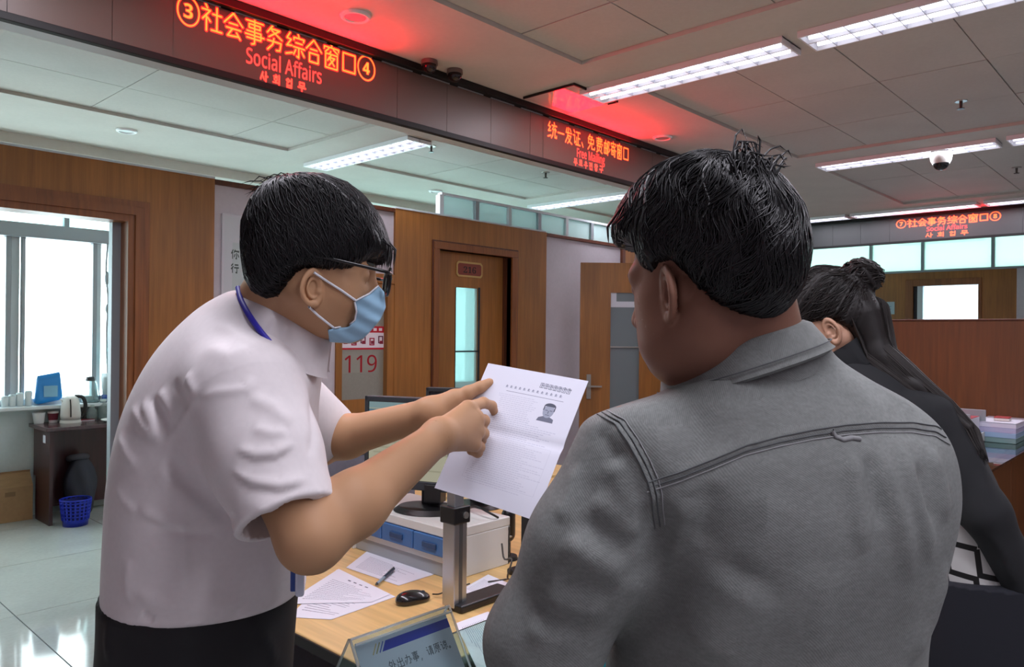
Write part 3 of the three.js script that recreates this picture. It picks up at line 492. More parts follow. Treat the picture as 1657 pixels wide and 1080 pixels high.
// ───────────────────────── things on the ceiling
{
  const dl = (px, py, label) => {
    const p = onY(px, py, CEIL), t = thing('downlight', label, 'downlight', p.clone().setY(CEIL - 0.012));
    part(t, 'ring', new THREE.TorusGeometry(0.055, 0.012, 10, 32).rotateX(Math.PI / 2).translate(p.x, CEIL - 0.002, p.z), lampWhite);
    part(t, 'lens', cyl(p.clone().setY(CEIL - 0.008), 0.045, 0.045, 0.007, 28), std({ color: '#9d9a98', roughness: 0.3 }));
  };
  dl(575, 25, 'round downlight in the red-lit ceiling above the Social Affairs lettering'); dl(205, 211, 'round downlight behind the long fascia, over the open doorway'); dl(1072, 222, 'round downlight above the Free Mailing lettering'); dl(705, 309, 'round downlight behind the fascia, over door 216');
  const spr = (px, py, label) => {
    const p = onY(px, py - 5, TRAY - 0.012), t = thing('sprinkler', label, 'sprinkler', p.clone().setY(TRAY - 0.06));
    part(t, 'plate', cyl(p.clone().setY(TRAY - 0.018), 0.032, 0.035, 0.006, 20), M.steel);
    part(t, 'stem', cyl(p.clone().setY(TRAY - 0.058), 0.007, 0.009, 0.042, 10), std({ color: '#55524e', roughness: 0.4, metalness: 0.6 }));
    part(t, 'deflector', cyl(p.clone().setY(TRAY - 0.061), 0.02, 0.02, 0.003, 12), std({ color: '#4a4846', roughness: 0.4, metalness: 0.6 }));
  };
  spr(1555, 168, 'sprinkler head in the tray beside the white dome camera'); spr(698, 241, 'sprinkler head in the ceiling under the middle of the long fascia'); spr(883, 284, 'sprinkler head under the fascia, near the Free Mailing lettering'); spr(1645, 276, 'sprinkler head in the tray past the dome camera');
  for (const [px, py, lb] of [[695, 98, 'small dark dome camera beside the black fascia frame, nearer the Social Affairs lettering'], [736, 113, 'small dark dome camera beside the black fascia frame, nearer the Free Mailing lettering']]) {
    const p = onY(px, py, CEIL), t = thing('dome_camera', lb, 'camera', p.clone().setY(CEIL - 0.06));
    part(t, 'mount', cyl(p.clone().setY(CEIL - 0.022), 0.042, 0.04, 0.021, 24), std({ color: '#77655f', roughness: 0.5 }));
    part(t, 'dome', new THREE.SphereGeometry(0.036, 20, 12).scale(1, 0.9, 1).translate(p.x, CEIL - 0.03, p.z), std({ color: '#241d1c', roughness: 0.15 }));
  }
  const p = onY(1523, 240, CEIL), t = thing('dome_camera', 'white turret dome camera hanging from the hall ceiling', 'camera', p.clone().setY(CEIL - 0.14));
  part(t, 'body', lathe([[0.06, 0], [0.072, -0.01], [0.07, -0.06], [0.066, -0.09], [0.055, -0.11]], p, 32), M.whitePlastic);
  part(t, 'dome', new THREE.SphereGeometry(0.052, 24, 14, 0, Math.PI * 2, Math.PI / 2, Math.PI / 2).translate(p.x, CEIL - 0.105, p.z), std({ color: '#121214', roughness: 0.1 }));
  const hp = thing('ceiling_hatch', 'glossy white ceiling hatch with black edge, mirroring the red letters', 'hatch', W(3.4, CEIL - 0.02, 2.74));
  part(hp, 'panel', box(3.2, 3.6, CEIL - 0.008, CEIL - 0.001, 2.54, 2.9), std({ color: '#c9c2bc', roughness: 0.04 }));
  part(hp, 'edge', [box(3.192, 3.2, CEIL - 0.014, CEIL - 0.001, 2.54, 2.9), box(3.192, 3.6, CEIL - 0.014, CEIL - 0.001, 2.532, 2.54), box(3.592, 3.6, CEIL - 0.014, CEIL - 0.001, 2.54, 2.6)], M.black);
}
// ───────────────────────── counter with glass top, staff desk
const GY = 0.88, DY = 0.75;
const glassGreen = phy({ color: '#e2f2ee', transmission: 1, thickness: 0.012, roughness: 0.02, ior: 1.5, attenuationColor: C('#7fc4b4'), attenuationDistance: 0.08 });
const acrylic = phy({ color: '#f4fafc', transmission: 1, thickness: 0, roughness: 0.03, ior: 1.48 });
{
  const t = thing('service_counter', 'visitor counter with brown wood front and green-edged glass top', 'counter', W(3.1, 0, 1.0));
  const n = 7, a0 = 0.72, a1 = 5.72;
  for (let i = 0; i < n; i++) part(t, 'front_panel', rbox(a0 + (a1 - a0) * i / n + 0.002, a0 + (a1 - a0) * (i + 1) / n - 0.002, 0.08, GY - 0.02, 0.84, 0.87, 0.003), M.partition);
  part(t, 'plinth', box(a0, a1, 0, 0.08, 0.86, 0.9), M.black);
  for (let i = 0; i <= n; i++) part(t, 'bracket', rbox(a0 + (a1 - a0 - 0.03) * i / n, a0 + (a1 - a0 - 0.03) * i / n + 0.03, GY - 0.06, GY - 0.012, 0.87, 1.14, 0.004), M.alu);
  part(t, 'glass_top', rbox(0.66, a1, GY - 0.012, GY, 0.78, 1.16, 0.003), glassGreen, 'clear glass top with green edge');
}
const deskTop = std({ map: woodTex([222, 184, 122], 0.1, 83), roughness: 0.4 });
{
  const t = thing('staff_desk', 'light beige wood desk behind the glass counter', 'desk', W(2.4, 0, 1.85));
  part(t, 'desktop', rbox(1.03, 3.6, DY - 0.028, DY, 1.27, 2.55, 0.004), deskTop);
  part(t, 'edge_band', [box(1.026, 1.03, DY - 0.03, DY - 0.004, 1.27, 2.55), box(1.03, 3.6, DY - 0.03, DY - 0.004, 1.266, 1.27)], M.black);
  for (const [x, z] of [[1.06, 1.3], [3.52, 1.3], [1.06, 2.47], [3.52, 2.47]]) part(t, 'leg', rbox(x, x + 0.05, 0, DY - 0.028, z, z + 0.05, 0.004), M.darkPlastic);
  part(t, 'modesty_panel', box(1.1, 3.52, 0.3, DY - 0.028, 1.31, 1.325), M.darkPlastic);
}
// drawer unit with blue drawers
const UA0 = 1.56, UA1 = 1.82, UB0 = 1.69, UB1 = 2.2, UY = 0.905;
{
  const t = thing('drawer_unit', 'white desktop drawer unit with two blue drawer fronts under the monitor', 'drawer unit', W((UA0 + UA1) / 2, DY, (UB0 + UB1) / 2));
  const grey = std({ color: '#a3a6a8', roughness: 0.5 }), blue = std({ color: '#3f6ea6', roughness: 0.4 });
  part(t, 'case', [rbox(UA0, UA1, UY - 0.03, UY, UB0, UB1, 0.004), rbox(UA0, UA1, DY, UY - 0.03, UB0, UB0 + 0.012, 0.003), rbox(UA0, UA1, DY, UY - 0.03, UB1 - 0.012, UB1, 0.003), rbox(UA1 - 0.012, UA1, DY, UY - 0.03, UB0, UB1, 0.003), rbox(UA0 + 0.004, UA1, DY + 0.045, DY + 0.065, UB0 + 0.012, UB1 - 0.012, 0.003)], M.whitePlastic);
  part(t, 'base_tray', rbox(UA0 + 0.01, UA1 - 0.02, DY, DY + 0.045, UB0 + 0.012, UB1 - 0.012, 0.003), grey, 'grey lower tray');
  for (let i = 0; i < 3; i++) {
    const w = (UB1 - UB0 - 0.024) / 3, b0 = UB0 + 0.012 + i * w;
    const d = part(t, 'drawer', rbox(UA0 - 0.006, UA0 + 0.15, DY + 0.066, UY - 0.031, b0 + 0.002, b0 + w - 0.002, 0.004), blue, 'blue drawer front');
    part(d, 'pull', rbox(UA0 - 0.012, UA0 - 0.004, DY + 0.085, DY + 0.103, b0 + w * 0.3, b0 + w * 0.7, 0.003), std({ color: '#28466e', roughness: 0.5 }));
    bases.get(d);
  }
}
// monitors: local frame x right, y up, z towards the viewer of the screen
const screenTex = canvas(512, 320, (g, w, h) => { g.fillStyle = '#c9c6ac'; g.fillRect(0, 0, w, h); g.fillStyle = '#93b0b4'; g.fillRect(0, 0, w, 26); g.fillStyle = '#5f8ca0'; g.fillRect(0, 30, w, 16); g.fillStyle = '#dcdcc4'; g.fillRect(0, 60, w, 40); g.fillStyle = '#b4b096'; for (let i = 0; i < 8; i++) g.fillRect(20, 120 + i * 22, 200 + (i * 37) % 160, 6); g.fillStyle = '#8f9a78'; g.fillRect(300, 110, 180, 4); });
function monitor(label, foot, top, yaw, w, h, lit) {
  const t = thing('monitor', label, 'monitor', foot);
  const R = new THREE.Matrix4().makeRotationY(yaw).setPosition(foot.x, foot.y, foot.z);
  const b = (x0, x1, y0, y1, z0, z1, r = 0.004) => uvBox(new RoundedBoxGeometry(x1 - x0, y1 - y0, z1 - z0, 2, r).translate((x0 + x1) / 2, (y0 + y1) / 2, (z0 + z1) / 2).applyMatrix4(R));
  const H = top - foot.y, y0 = H - h;
  part(t, 'housing', b(-w / 2, w / 2, y0, H, -0.03, 0.004), M.darkPlastic);
  part(t, 'bezel', [b(-w / 2, w / 2, H - 0.018, H, 0.004, 0.012, 0.003), b(-w / 2, w / 2, y0, y0 + 0.03, 0.004, 0.012, 0.003), b(-w / 2, -w / 2 + 0.014, y0, H, 0.004, 0.012, 0.003), b(w / 2 - 0.014, w / 2, y0, H, 0.004, 0.012, 0.003)], std({ color: '#33373c', roughness: 0.45 }));
  part(t, 'screen', new THREE.PlaneGeometry(w - 0.03, h - 0.05).translate(0, y0 + h / 2 + 0.006, 0.0052).applyMatrix4(R), lit ? std({ color: '#151515', roughness: 0.25, emissive: C('#ffffff'), emissiveMap: screenTex, emissiveIntensity: 0.2 }) : std({ color: '#17191c', roughness: 0.2 }), lit ? 'pale lit screen with a form on it' : 'dark screen');
  part(t, 'stand', b(-0.035, 0.035, 0.012, y0 + 0.08, -0.055, -0.03), M.darkPlastic);
  part(t, 'logo_box', b(0.0, 0.06, 0.03, 0.09, -0.028, 0.02), M.blackPlastic);
  part(t, 'foot', new THREE.CylinderGeometry(0.095, 0.115, 0.014, 40).scale(1, 1, 0.8).translate(0, 0.008, 0.0).applyMatrix4(R), M.blackPlastic);
}
{
  const foot = onY(690, 826, UY + 0.001); foot.x = Math.min(foot.x, UA1 - 0.02);
  const yaw = -HEAD + Math.PI * 0 ;                            // turned to the clerk's side
  const face = Math.atan2(-fwd.x, -fwd.z) - 0.35;
  monitor('grey monitor with a pale lit form, standing on the drawer unit', foot, onY(690, 646, 0).y * 0 + at(690, 646, 2.52).y, face, 0.47, 0.31, true);
  monitor('dark monitor behind the lit one, seen past the held paper', at(770, 760, 3.3).setY(0.752), at(735, 629, 3.3).y, face + 0.1, 0.46, 0.3, false);
}
{ // second desk for the farther monitor
  const t = thing('staff_desk', 'second light desk behind the blue-drawer unit', 'desk', W(2.6, 0, 3.2));
  part(t, 'desktop', rbox(1.75, 3.4, 0.722, 0.75, 2.6, 3.55, 0.004), deskTop);
  for (const [x, z] of [[1.78, 2.64], [3.3, 2.64], [1.78, 3.46], [3.3, 3.46]]) part(t, 'leg', rbox(x, x + 0.05, 0, 0.722, z, z + 0.05, 0.004), M.darkPlastic);
  const dv = thing('desk_divider', 'blue-grey upholstered desk divider behind the bent man', 'divider', W(1.7, 0, 2.577));
  part(dv, 'padded_board', rbox(1.2, 2.15, 0.02, 1.0, 2.562, 2.592, 0.008), std({ map: mottle([112, 116, 132], 0.08, 91, 10, 100), roughness: 0.9 }));
  part(dv, 'top_trim', rbox(1.2, 2.15, 1.0, 1.015, 2.56, 2.594, 0.004), M.darkPlastic);
  part(dv, 'foot', rbox(1.25, 1.3, 0, 0.02, 2.56, 2.594, 0.004), M.darkPlastic); part(dv, 'foot', rbox(2.05, 2.1, 0, 0.02, 2.56, 2.594, 0.004), M.darkPlastic);
  const c = at(582, 800, 2.93);
  const cp = thing('card_reader', 'black and silver card reader beside the monitor', 'card reader', c.clone().setY(DY));
  part(cp, 'body', new RoundedBoxGeometry(0.075, 0.11, 0.05, 3, 0.008).translate(c.x, DY + 0.056, c.z), M.blackPlastic);
  part(cp, 'neck', new RoundedBoxGeometry(0.05, 0.05, 0.03, 2, 0.005).translate(c.x, DY + 0.135, c.z), M.alu);
  part(cp, 'head', new RoundedBoxGeometry(0.095, 0.035, 0.06, 2, 0.006).translate(c.x, DY + 0.176, c.z), M.blackPlastic);
}
// aluminium pole of the document scanner, with its black foot
{
  const p = onY(735, 985, DY), th = 0.024;
  const t = thing('scanner_stand', 'square aluminium pole with black clamp standing on the desk', 'stand', p);
  part(t, 'lower_pole', rbox(p.x - th, p.x + th, DY + 0.01, DY + 0.27, -p.z - th, -p.z + th, 0.003), M.alu);
  part(t, 'groove', rbox(p.x - 0.006, p.x + 0.006, DY + 0.012, DY + 0.24, -p.z - th - 0.0015, -p.z - th + 0.002, 0.001), std({ color: '#6c6f73', roughness: 0.4, metalness: 0.8 }));
  part(t, 'upper_pole', rbox(p.x - 0.017, p.x + 0.017, DY + 0.27, DY + 0.46, -p.z - 0.017, -p.z + 0.017, 0.003), M.alu);
  const cl = part(t, 'clamp', rbox(p.x - 0.03, p.x + 0.03, DY + 0.235, DY + 0.282, -p.z - 0.03, -p.z + 0.03, 0.004), M.blackPlastic);
  part(cl, 'screw', new THREE.CylinderGeometry(0.009, 0.009, 0.006, 18).rotateX(Math.PI / 2).translate(p.x + 0.01, DY + 0.258, p.z + 0.032), M.steel);
  const dir = new THREE.Vector3(1, 0, 0);
  part(t, 'foot_bar', rbox(p.x - 0.02, p.x + 0.19, DY + 0.0005, DY + 0.022, -p.z - 0.05, -p.z + 0.02, 0.006), M.blackPlastic);
  part(t, 'scan_head', rbox(p.x - 0.03, p.x + 0.1, DY + 0.44, DY + 0.47, -p.z - 0.03, -p.z + 0.03, 0.006), M.blackPlastic);
}
// speaker and black post
{
  const c = onY(822, 905, DY);
  const t = thing('desk_speaker', 'small black desktop speaker with silver badge beside the white drawer unit', 'speaker', c);
  const g = new THREE.CapsuleGeometry(0.028, 0.06, 8, 20).scale(0.9, 1, 0.8).translate(c.x, c.y + 0.115, c.z);
  part(t, 'cabinet', g, M.blackPlastic);
  part(t, 'badge', new THREE.SphereGeometry(0.008, 12, 8).scale(1.2, 0.5, 0.4).translate(c.x - 0.012, c.y + 0.08, c.z + 0.02), M.steel);
  part(t, 'neck', cyl(c.clone().setY(c.y + 0.012), 0.009, 0.009, 0.06, 12), M.blackPlastic);
  part(t, 'foot', cyl(c.clone().setY(c.y + 0.0005), 0.035, 0.03, 0.012, 24), M.blackPlastic);
  const q = onY(856, 930, DY);
  const u = thing('document_camera', 'black upright document camera behind the held paper', 'camera', q);
  part(u, 'upright', rbox(q.x - 0.02, q.x + 0.02, DY + 0.02, DY + 0.34, -q.z - 0.02, -q.z + 0.02, 0.006), M.blackPlastic);
  part(u, 'foot', rbox(q.x - 0.05, q.x + 0.06, DY + 0.0005, DY + 0.02, -q.z - 0.05, -q.z + 0.05, 0.006), M.blackPlastic);
  const cb = thing('cable', 'thin grey cable hanging down behind the drawer unit', 'cable', onY(815, 940, DY));
  part(cb, 'cord', tube([at(812, 880, 2.2), at(816, 905, 2.18), at(828, 905, 2.15), at(822, 930, 2.14), onY(818, 938, DY + 0.004), onY(790, 942, DY + 0.004)], 0.0028, 40, 6), std({ color: '#4a4640', roughness: 0.5 }));
  const cb2 = thing('cable', 'black monitor cable lying on the drawer unit top', 'cable', at(770, 830, 2.4));
  part(cb2, 'cord', tube([onY(757, 822, UY + 0.004), onY(775, 822, UY + 0.03), onY(795, 832, UY + 0.02), onY(806, 838, UY + 0.004)], 0.004, 30, 6), M.blackPlastic);
}
// mouse with its cord
{
  const c = onY(668, 975, DY), t = thing('computer_mouse', 'glossy black computer mouse on the beige desk', 'mouse', c);
  const ax = Math.atan2(-(onY(700, 962, DY).z - onY(640, 975, DY).z), onY(700, 962, DY).x - onY(640, 975, DY).x);
  const g = new THREE.SphereGeometry(1, 32, 20); { const p = g.attributes.position; for (let i = 0; i < p.count; i++) { let x = p.getX(i), y = p.getY(i), z = p.getZ(i); y = Math.max(y, -0.35); const w = 1 - 0.12 * Math.cos(x * 3.1); const hh = 1 - 0.18 * x; p.setXYZ(i, x * 0.052, (y + 0.35) * 0.024 * hh, z * 0.03 * w); } g.computeVertexNormals(); }
  part(t, 'shell', g.rotateY(ax).translate(c.x, DY + 0.001, c.z), phy({ color: '#121012', roughness: 0.25, clearcoat: 0.6 }));
  const w = new THREE.TorusGeometry(0.007, 0.003, 8, 16).translate(0.03, 0.018, 0).rotateY(ax).translate(c.x, DY, c.z);
  part(t, 'wheel', w, M.darkPlastic);
  const e = onY(700, 962, DY + 0.008);
  part(t, 'cord', tube([e, onY(710, 962, DY + 0.012), onY(722, 957, DY + 0.008), onY(760, 945, DY + 0.003)], 0.002, 24, 6), M.blackPlastic);
}
// papers on the desk
function printTex(w, h, seedN, heading) { return canvas(w, h, (g) => { g.fillStyle = '#e2e2ec'; g.fillRect(0, 0, w, h); g.fillStyle = '#8e8fa0'; let s = seedN; const r = () => (s = (s * 16807) % 2147483647) / 2147483647; if (heading) { g.fillStyle = '#5c5c6c'; for (let i = 0; i < 4; i++) g.fillRect(w * (0.32 + i * 0.1), h * 0.14, w * 0.05, h * 0.03); g.fillStyle = '#8e8fa0'; } for (let i = 0; i < 14; i++) { let x = w * 0.12; const y = h * (0.26 + i * 0.045), end = w * (0.5 + r() * 0.38); while (x < end) { const k = w * (0.012 + r() * 0.02); g.fillRect(x, y, k, h * 0.012); x += k + w * 0.006; } } }); }
function deskPaper(label, px, y, seedN, heading, group) {     // px: four corners, clockwise from the text's lower left
  const q = px.map(([x, z]) => onY(x, z, y)), c = q[0].clone().add(q[2]).multiplyScalar(0.5);
  const t = thing('paper_sheet', label, 'paper', c.clone().setY(y - 0.0008), group);
  const s = sheet(q[0], q[1], q[2], q[3], 0.0008, 6, 6);
  part(t, 'printed_face', s.top, std({ map: printTex(360, 500, seedN, heading), roughness: 0.8 })); part(t, 'back', s.bot, M.paper);
}
deskPaper('sheet of white paper under the headed sheet, by the bent man', [[467, 999], [536, 1003], [640, 966], [545, 922]], DY + 0.0012, 5, false);
deskPaper('headed white sheet on the beige desk under the bent man', [[459, 978], [600, 975], [632, 962], [548, 921]], DY + 0.0026, 11, true);
deskPaper('white sheet with a pen on it, in front of the grey drawer tray', [[560, 919], [645, 948], [702, 930], [597, 890]], DY + 0.0012, 17, false);
deskPaper('blank-looking white sheet behind the aluminium pole', [[745, 955], [778, 972], [825, 945], [790, 930]], DY + 0.0012, 19, false);
deskPaper('printed white sheet right behind the acrylic sign holder', [[735, 1010], [775, 1095], [850, 1060], [790, 990]], DY + 0.0012, 23, true);
{
  const a = onY(608, 947, DY + 0.009), b = onY(637, 921, DY + 0.009), t = thing('ballpoint_pen', 'dark ballpoint pen lying on the white sheets', 'pen', a.clone().setY(DY + 0.004));
  const m = a.clone().lerp(b, 0.45);
  part(t, 'barrel', tube([m, b], 0.005, 4, 10), std({ color: '#39424e', roughness: 0.3 })); part(t, 'grip', tube([a.clone().lerp(b, 0.06), m], 0.0045, 4, 10), std({ color: '#8fa3ae', roughness: 0.3 }));
  part(t, 'tip', tube([a, a.clone().lerp(b, 0.06)], 0.002, 2, 8), M.steel); part(t, 'clip', tube([b.clone().add(new THREE.Vector3(0, 0.006, 0)), m.clone().lerp(b, 0.4).add(new THREE.Vector3(0, 0.006, 0))], 0.0014, 3, 6), M.steel);
}
// acrylic sign holder on the glass top
{
  const SB = 1.02, yT = onB(567, 1037, SB).y, aL = onB(567, 1037, SB).x, aR = onB(727, 981, SB).x, b0 = 0.945, b1 = 1.095, y0 = GY + 0.001;
  const t = thing('sign_holder', 'clear acrylic tent sign holder with blue-banded notice on the glass counter', 'sign holder', W((aL + aR) / 2, y0, SB));
  const slab = (pT, pB, d) => { const s = sheet(W(aL, pB[0], pB[1]), W(aR, pB[0], pB[1]), W(aR, pT[0], pT[1]), W(aL, pT[0], pT[1]), d); return [s.top, s.bot]; };
  const th = 0.0025;
  part(t, 'front_panel', slab([yT, SB - 0.001], [y0, b0], th), acrylic);
  part(t, 'rear_panel', slab([yT, SB + 0.004], [y0, b1], th), acrylic);
  const tw = canvas(900, 560, (g, w, h) => {
    g.fillStyle = '#b9c6cc'; g.fillRect(0, 0, w, h); g.fillStyle = '#0d2f9a'; g.beginPath(); g.moveTo(w * 0.3, 34); g.lineTo(w, 34); g.lineTo(w, 104); g.lineTo(w * 0.24, 104); g.fill();
    g.lineWidth = 9; for (const [c, o] of [['#2c4aa0', 0.215], ['#8a8a5a', 0.18], ['#b4a46a', 0.145]]) { g.strokeStyle = c; g.beginPath(); g.moveTo(w * (o + 0.06), 34); g.lineTo(w * o, 104); g.stroke(); }
    g.strokeStyle = '#3d474c'; g.lineWidth = 6; let x = 230; for (const c of '外出办事') { glyph(g, c, x, 180, 66, 74); x += 74; } g.beginPath(); g.moveTo(x + 12, 246); g.lineTo(x + 4, 264); g.stroke(); x += 70; for (const c of '请原谅') { glyph(g, c, x, 180, 66, 74); x += 74; } g.beginPath(); g.arc(x + 10, 246, 7, 0, 7); g.stroke();
    x = 230; for (const c of '联系') { glyph(g, c, x, 330, 60, 68); x += 70; }
    g.fillStyle = '#0d2f9a'; g.fillRect(w * 0.55, h - 70, w * 0.45, 60);
  });
  const m = 0.008, s = sheet(W(aL + m, y0 + 0.006, b0 + 0.008), W(aR - m, y0 + 0.006, b0 + 0.008), W(aR - m, yT - 0.012, SB + 0.001), W(aL + m, yT - 0.012, SB + 0.001), 0.0005);
  part(t, 'notice', s.top, std({ map: tw, roughness: 0.6 }), 'pale notice with blue bands and dark characters'); part(t, 'notice_back', s.bot, std({ color: '#2b4a8e', roughness: 0.7 }));
  const edge = (p, q) => tube([p, q], 0.0022, 2, 8);
  part(t, 'rim', [edge(W(aL, yT + 0.001, SB), W(aR, yT + 0.001, SB)), edge(W(aR, yT, SB), W(aR, y0, b0)), edge(W(aL, yT, SB), W(aL, y0, b0)), edge(W(aL, yT, SB + 0.004), W(aL, y0, b1)), edge(W(aR, yT, SB + 0.004), W(aR, y0, b1)), edge(W(aL + 0.006, yT - 0.008, SB - 0.005), W(aR, yT - 0.008, SB - 0.005))], phy({ color: '#eaf2f4', transmission: 0.7, thickness: 0.004, roughness: 0.05 }), 'bright polished acrylic edges');
}
// teal folder by the visitor's elbow
{
  const c = at(968, 1090, 1.25), t = thing('folder', 'teal plastic folder standing on the glass counter by the denim sleeve', 'folder', c.clone().setY(GY));
  part(t, 'cover', new RoundedBoxGeometry(0.16, 0.16, 0.012, 2, 0.003).rotateY(-0.7).translate(c.x + 0.05, GY + 0.081, c.z), std({ color: '#1ba5b4', roughness: 0.35 }));
  part(t, 'spine', new RoundedBoxGeometry(0.012, 0.16, 0.016, 2, 0.004).rotateY(-0.7).translate(c.x + 0.05 - Math.cos(0.7) * 0.08, GY + 0.081, c.z - Math.sin(0.7) * 0.08), std({ color: '#128795', roughness: 0.35 }));
}
// leaflet trays and stacks on the right-hand counter
{
  const stack = (label, p, w, d, n, cols, group) => {          // separate leaflets piled up
    for (let i = 0; i < n; i++) { const t = thing('leaflet_pile', label.replace('#', cols[i][1]), 'leaflets', W(p.x, p.y + i * 0.03, -p.z)); part(t, 'sheaf', rbox(p.x - w / 2 + rr(-0.004, 0.004), p.x + w / 2, p.y + 0.0005 + i * 0.03, p.y + i * 0.03 + 0.0295, -p.z - d / 2, -p.z + d / 2 + rr(-0.004, 0.004), 0.002), std({ color: cols[i][0], roughness: 0.7 })); const c = part(t, 'cover_sheet', rbox(p.x - w / 2, p.x + w / 2 + 0.003, p.y + i * 0.03 + 0.0295, p.y + i * 0.03 + 0.0305, -p.z - d / 2 - 0.002, -p.z + d / 2, 0.0004), std({ color: cols[i][2], roughness: 0.6 })); }
  };
  const p = onY(1640, 716, GY); 
  stack('# pile of leaflets stacked on the glass counter by the partition', W(p.x + 0.1, GY + 0.001, -p.z + 0.08), 0.42, 0.22, 4, [['#7f9c9c', 'lowest, grey-green', '#8fb0ac'], ['#9bb6d6', 'second lowest, pale blue', '#a8c0dd'], ['#b9b6d6', 'second highest, lilac', '#c4c0de'], ['#d7d5e6', 'topmost, white', '#dddcea']]);
  const q = onY(1570, 722, GY), t = thing('leaflet_tray', 'white leaflet tray with grey side beside the leaflet piles', 'tray', W(q.x + 0.12, GY, -q.z + 0.1));
  const a0 = q.x - 0.1, a1 = q.x + 0.3, b0 = -q.z - 0.02, b1 = b0 + 0.26, H = 0.19;
  part(t, 'back', rbox(a0, a1, GY + 0.001, GY + H, b1 - 0.008, b1, 0.003), M.whitePlastic); part(t, 'base', rbox(a0, a1, GY + 0.001, GY + 0.01, b0, b1, 0.003), M.whitePlastic);
  for (const x of [a0, a1 - 0.008]) part(t, 'side', rbox(x, x + 0.008, GY + 0.001, GY + H, b0, b1, 0.003), M.aluMatt);
  part(t, 'front_lip', rbox(a0, a1, GY + 0.001, GY + 0.06, b0, b0 + 0.008, 0.003), M.whitePlastic);
  const u = thing('leaflet_pile', 'white leaflets with a red edge standing in the white tray', 'leaflets', W((a0 + a1) / 2, GY + 0.011, (b0 + b1) / 2)); part(u, 'sheaf', rbox(a0 + 0.02, a1 - 0.02, GY + 0.0115, GY + 0.15, b0 + 0.03, b1 - 0.02, 0.003), M.paper); part(u, 'cover_sheet', rbox(a0 + 0.02, a1 - 0.02, GY + 0.15, GY + 0.152, b0 + 0.03, b1 - 0.02, 0.0005), std({ color: '#a8404a', roughness: 0.6 }));
  const cr = thing('rubber_stamp_box', 'small red and white stamp box on the topmost white leaflet pile', 'stamp box', W(p.x + 0.05, GY + 0.122, -p.z + 0.05));
  part(cr, 'box_body', rbox(p.x - 0.02, p.x + 0.06, GY + 0.1225, GY + 0.14, -p.z + 0.02, -p.z + 0.1, 0.004), std({ color: '#d9d2cc', roughness: 0.5 })); part(cr, 'lid', rbox(p.x - 0.02, p.x + 0.06, GY + 0.14, GY + 0.148, -p.z + 0.02, -p.z + 0.1, 0.003), std({ color: '#a53a3c', roughness: 0.5 }));
}
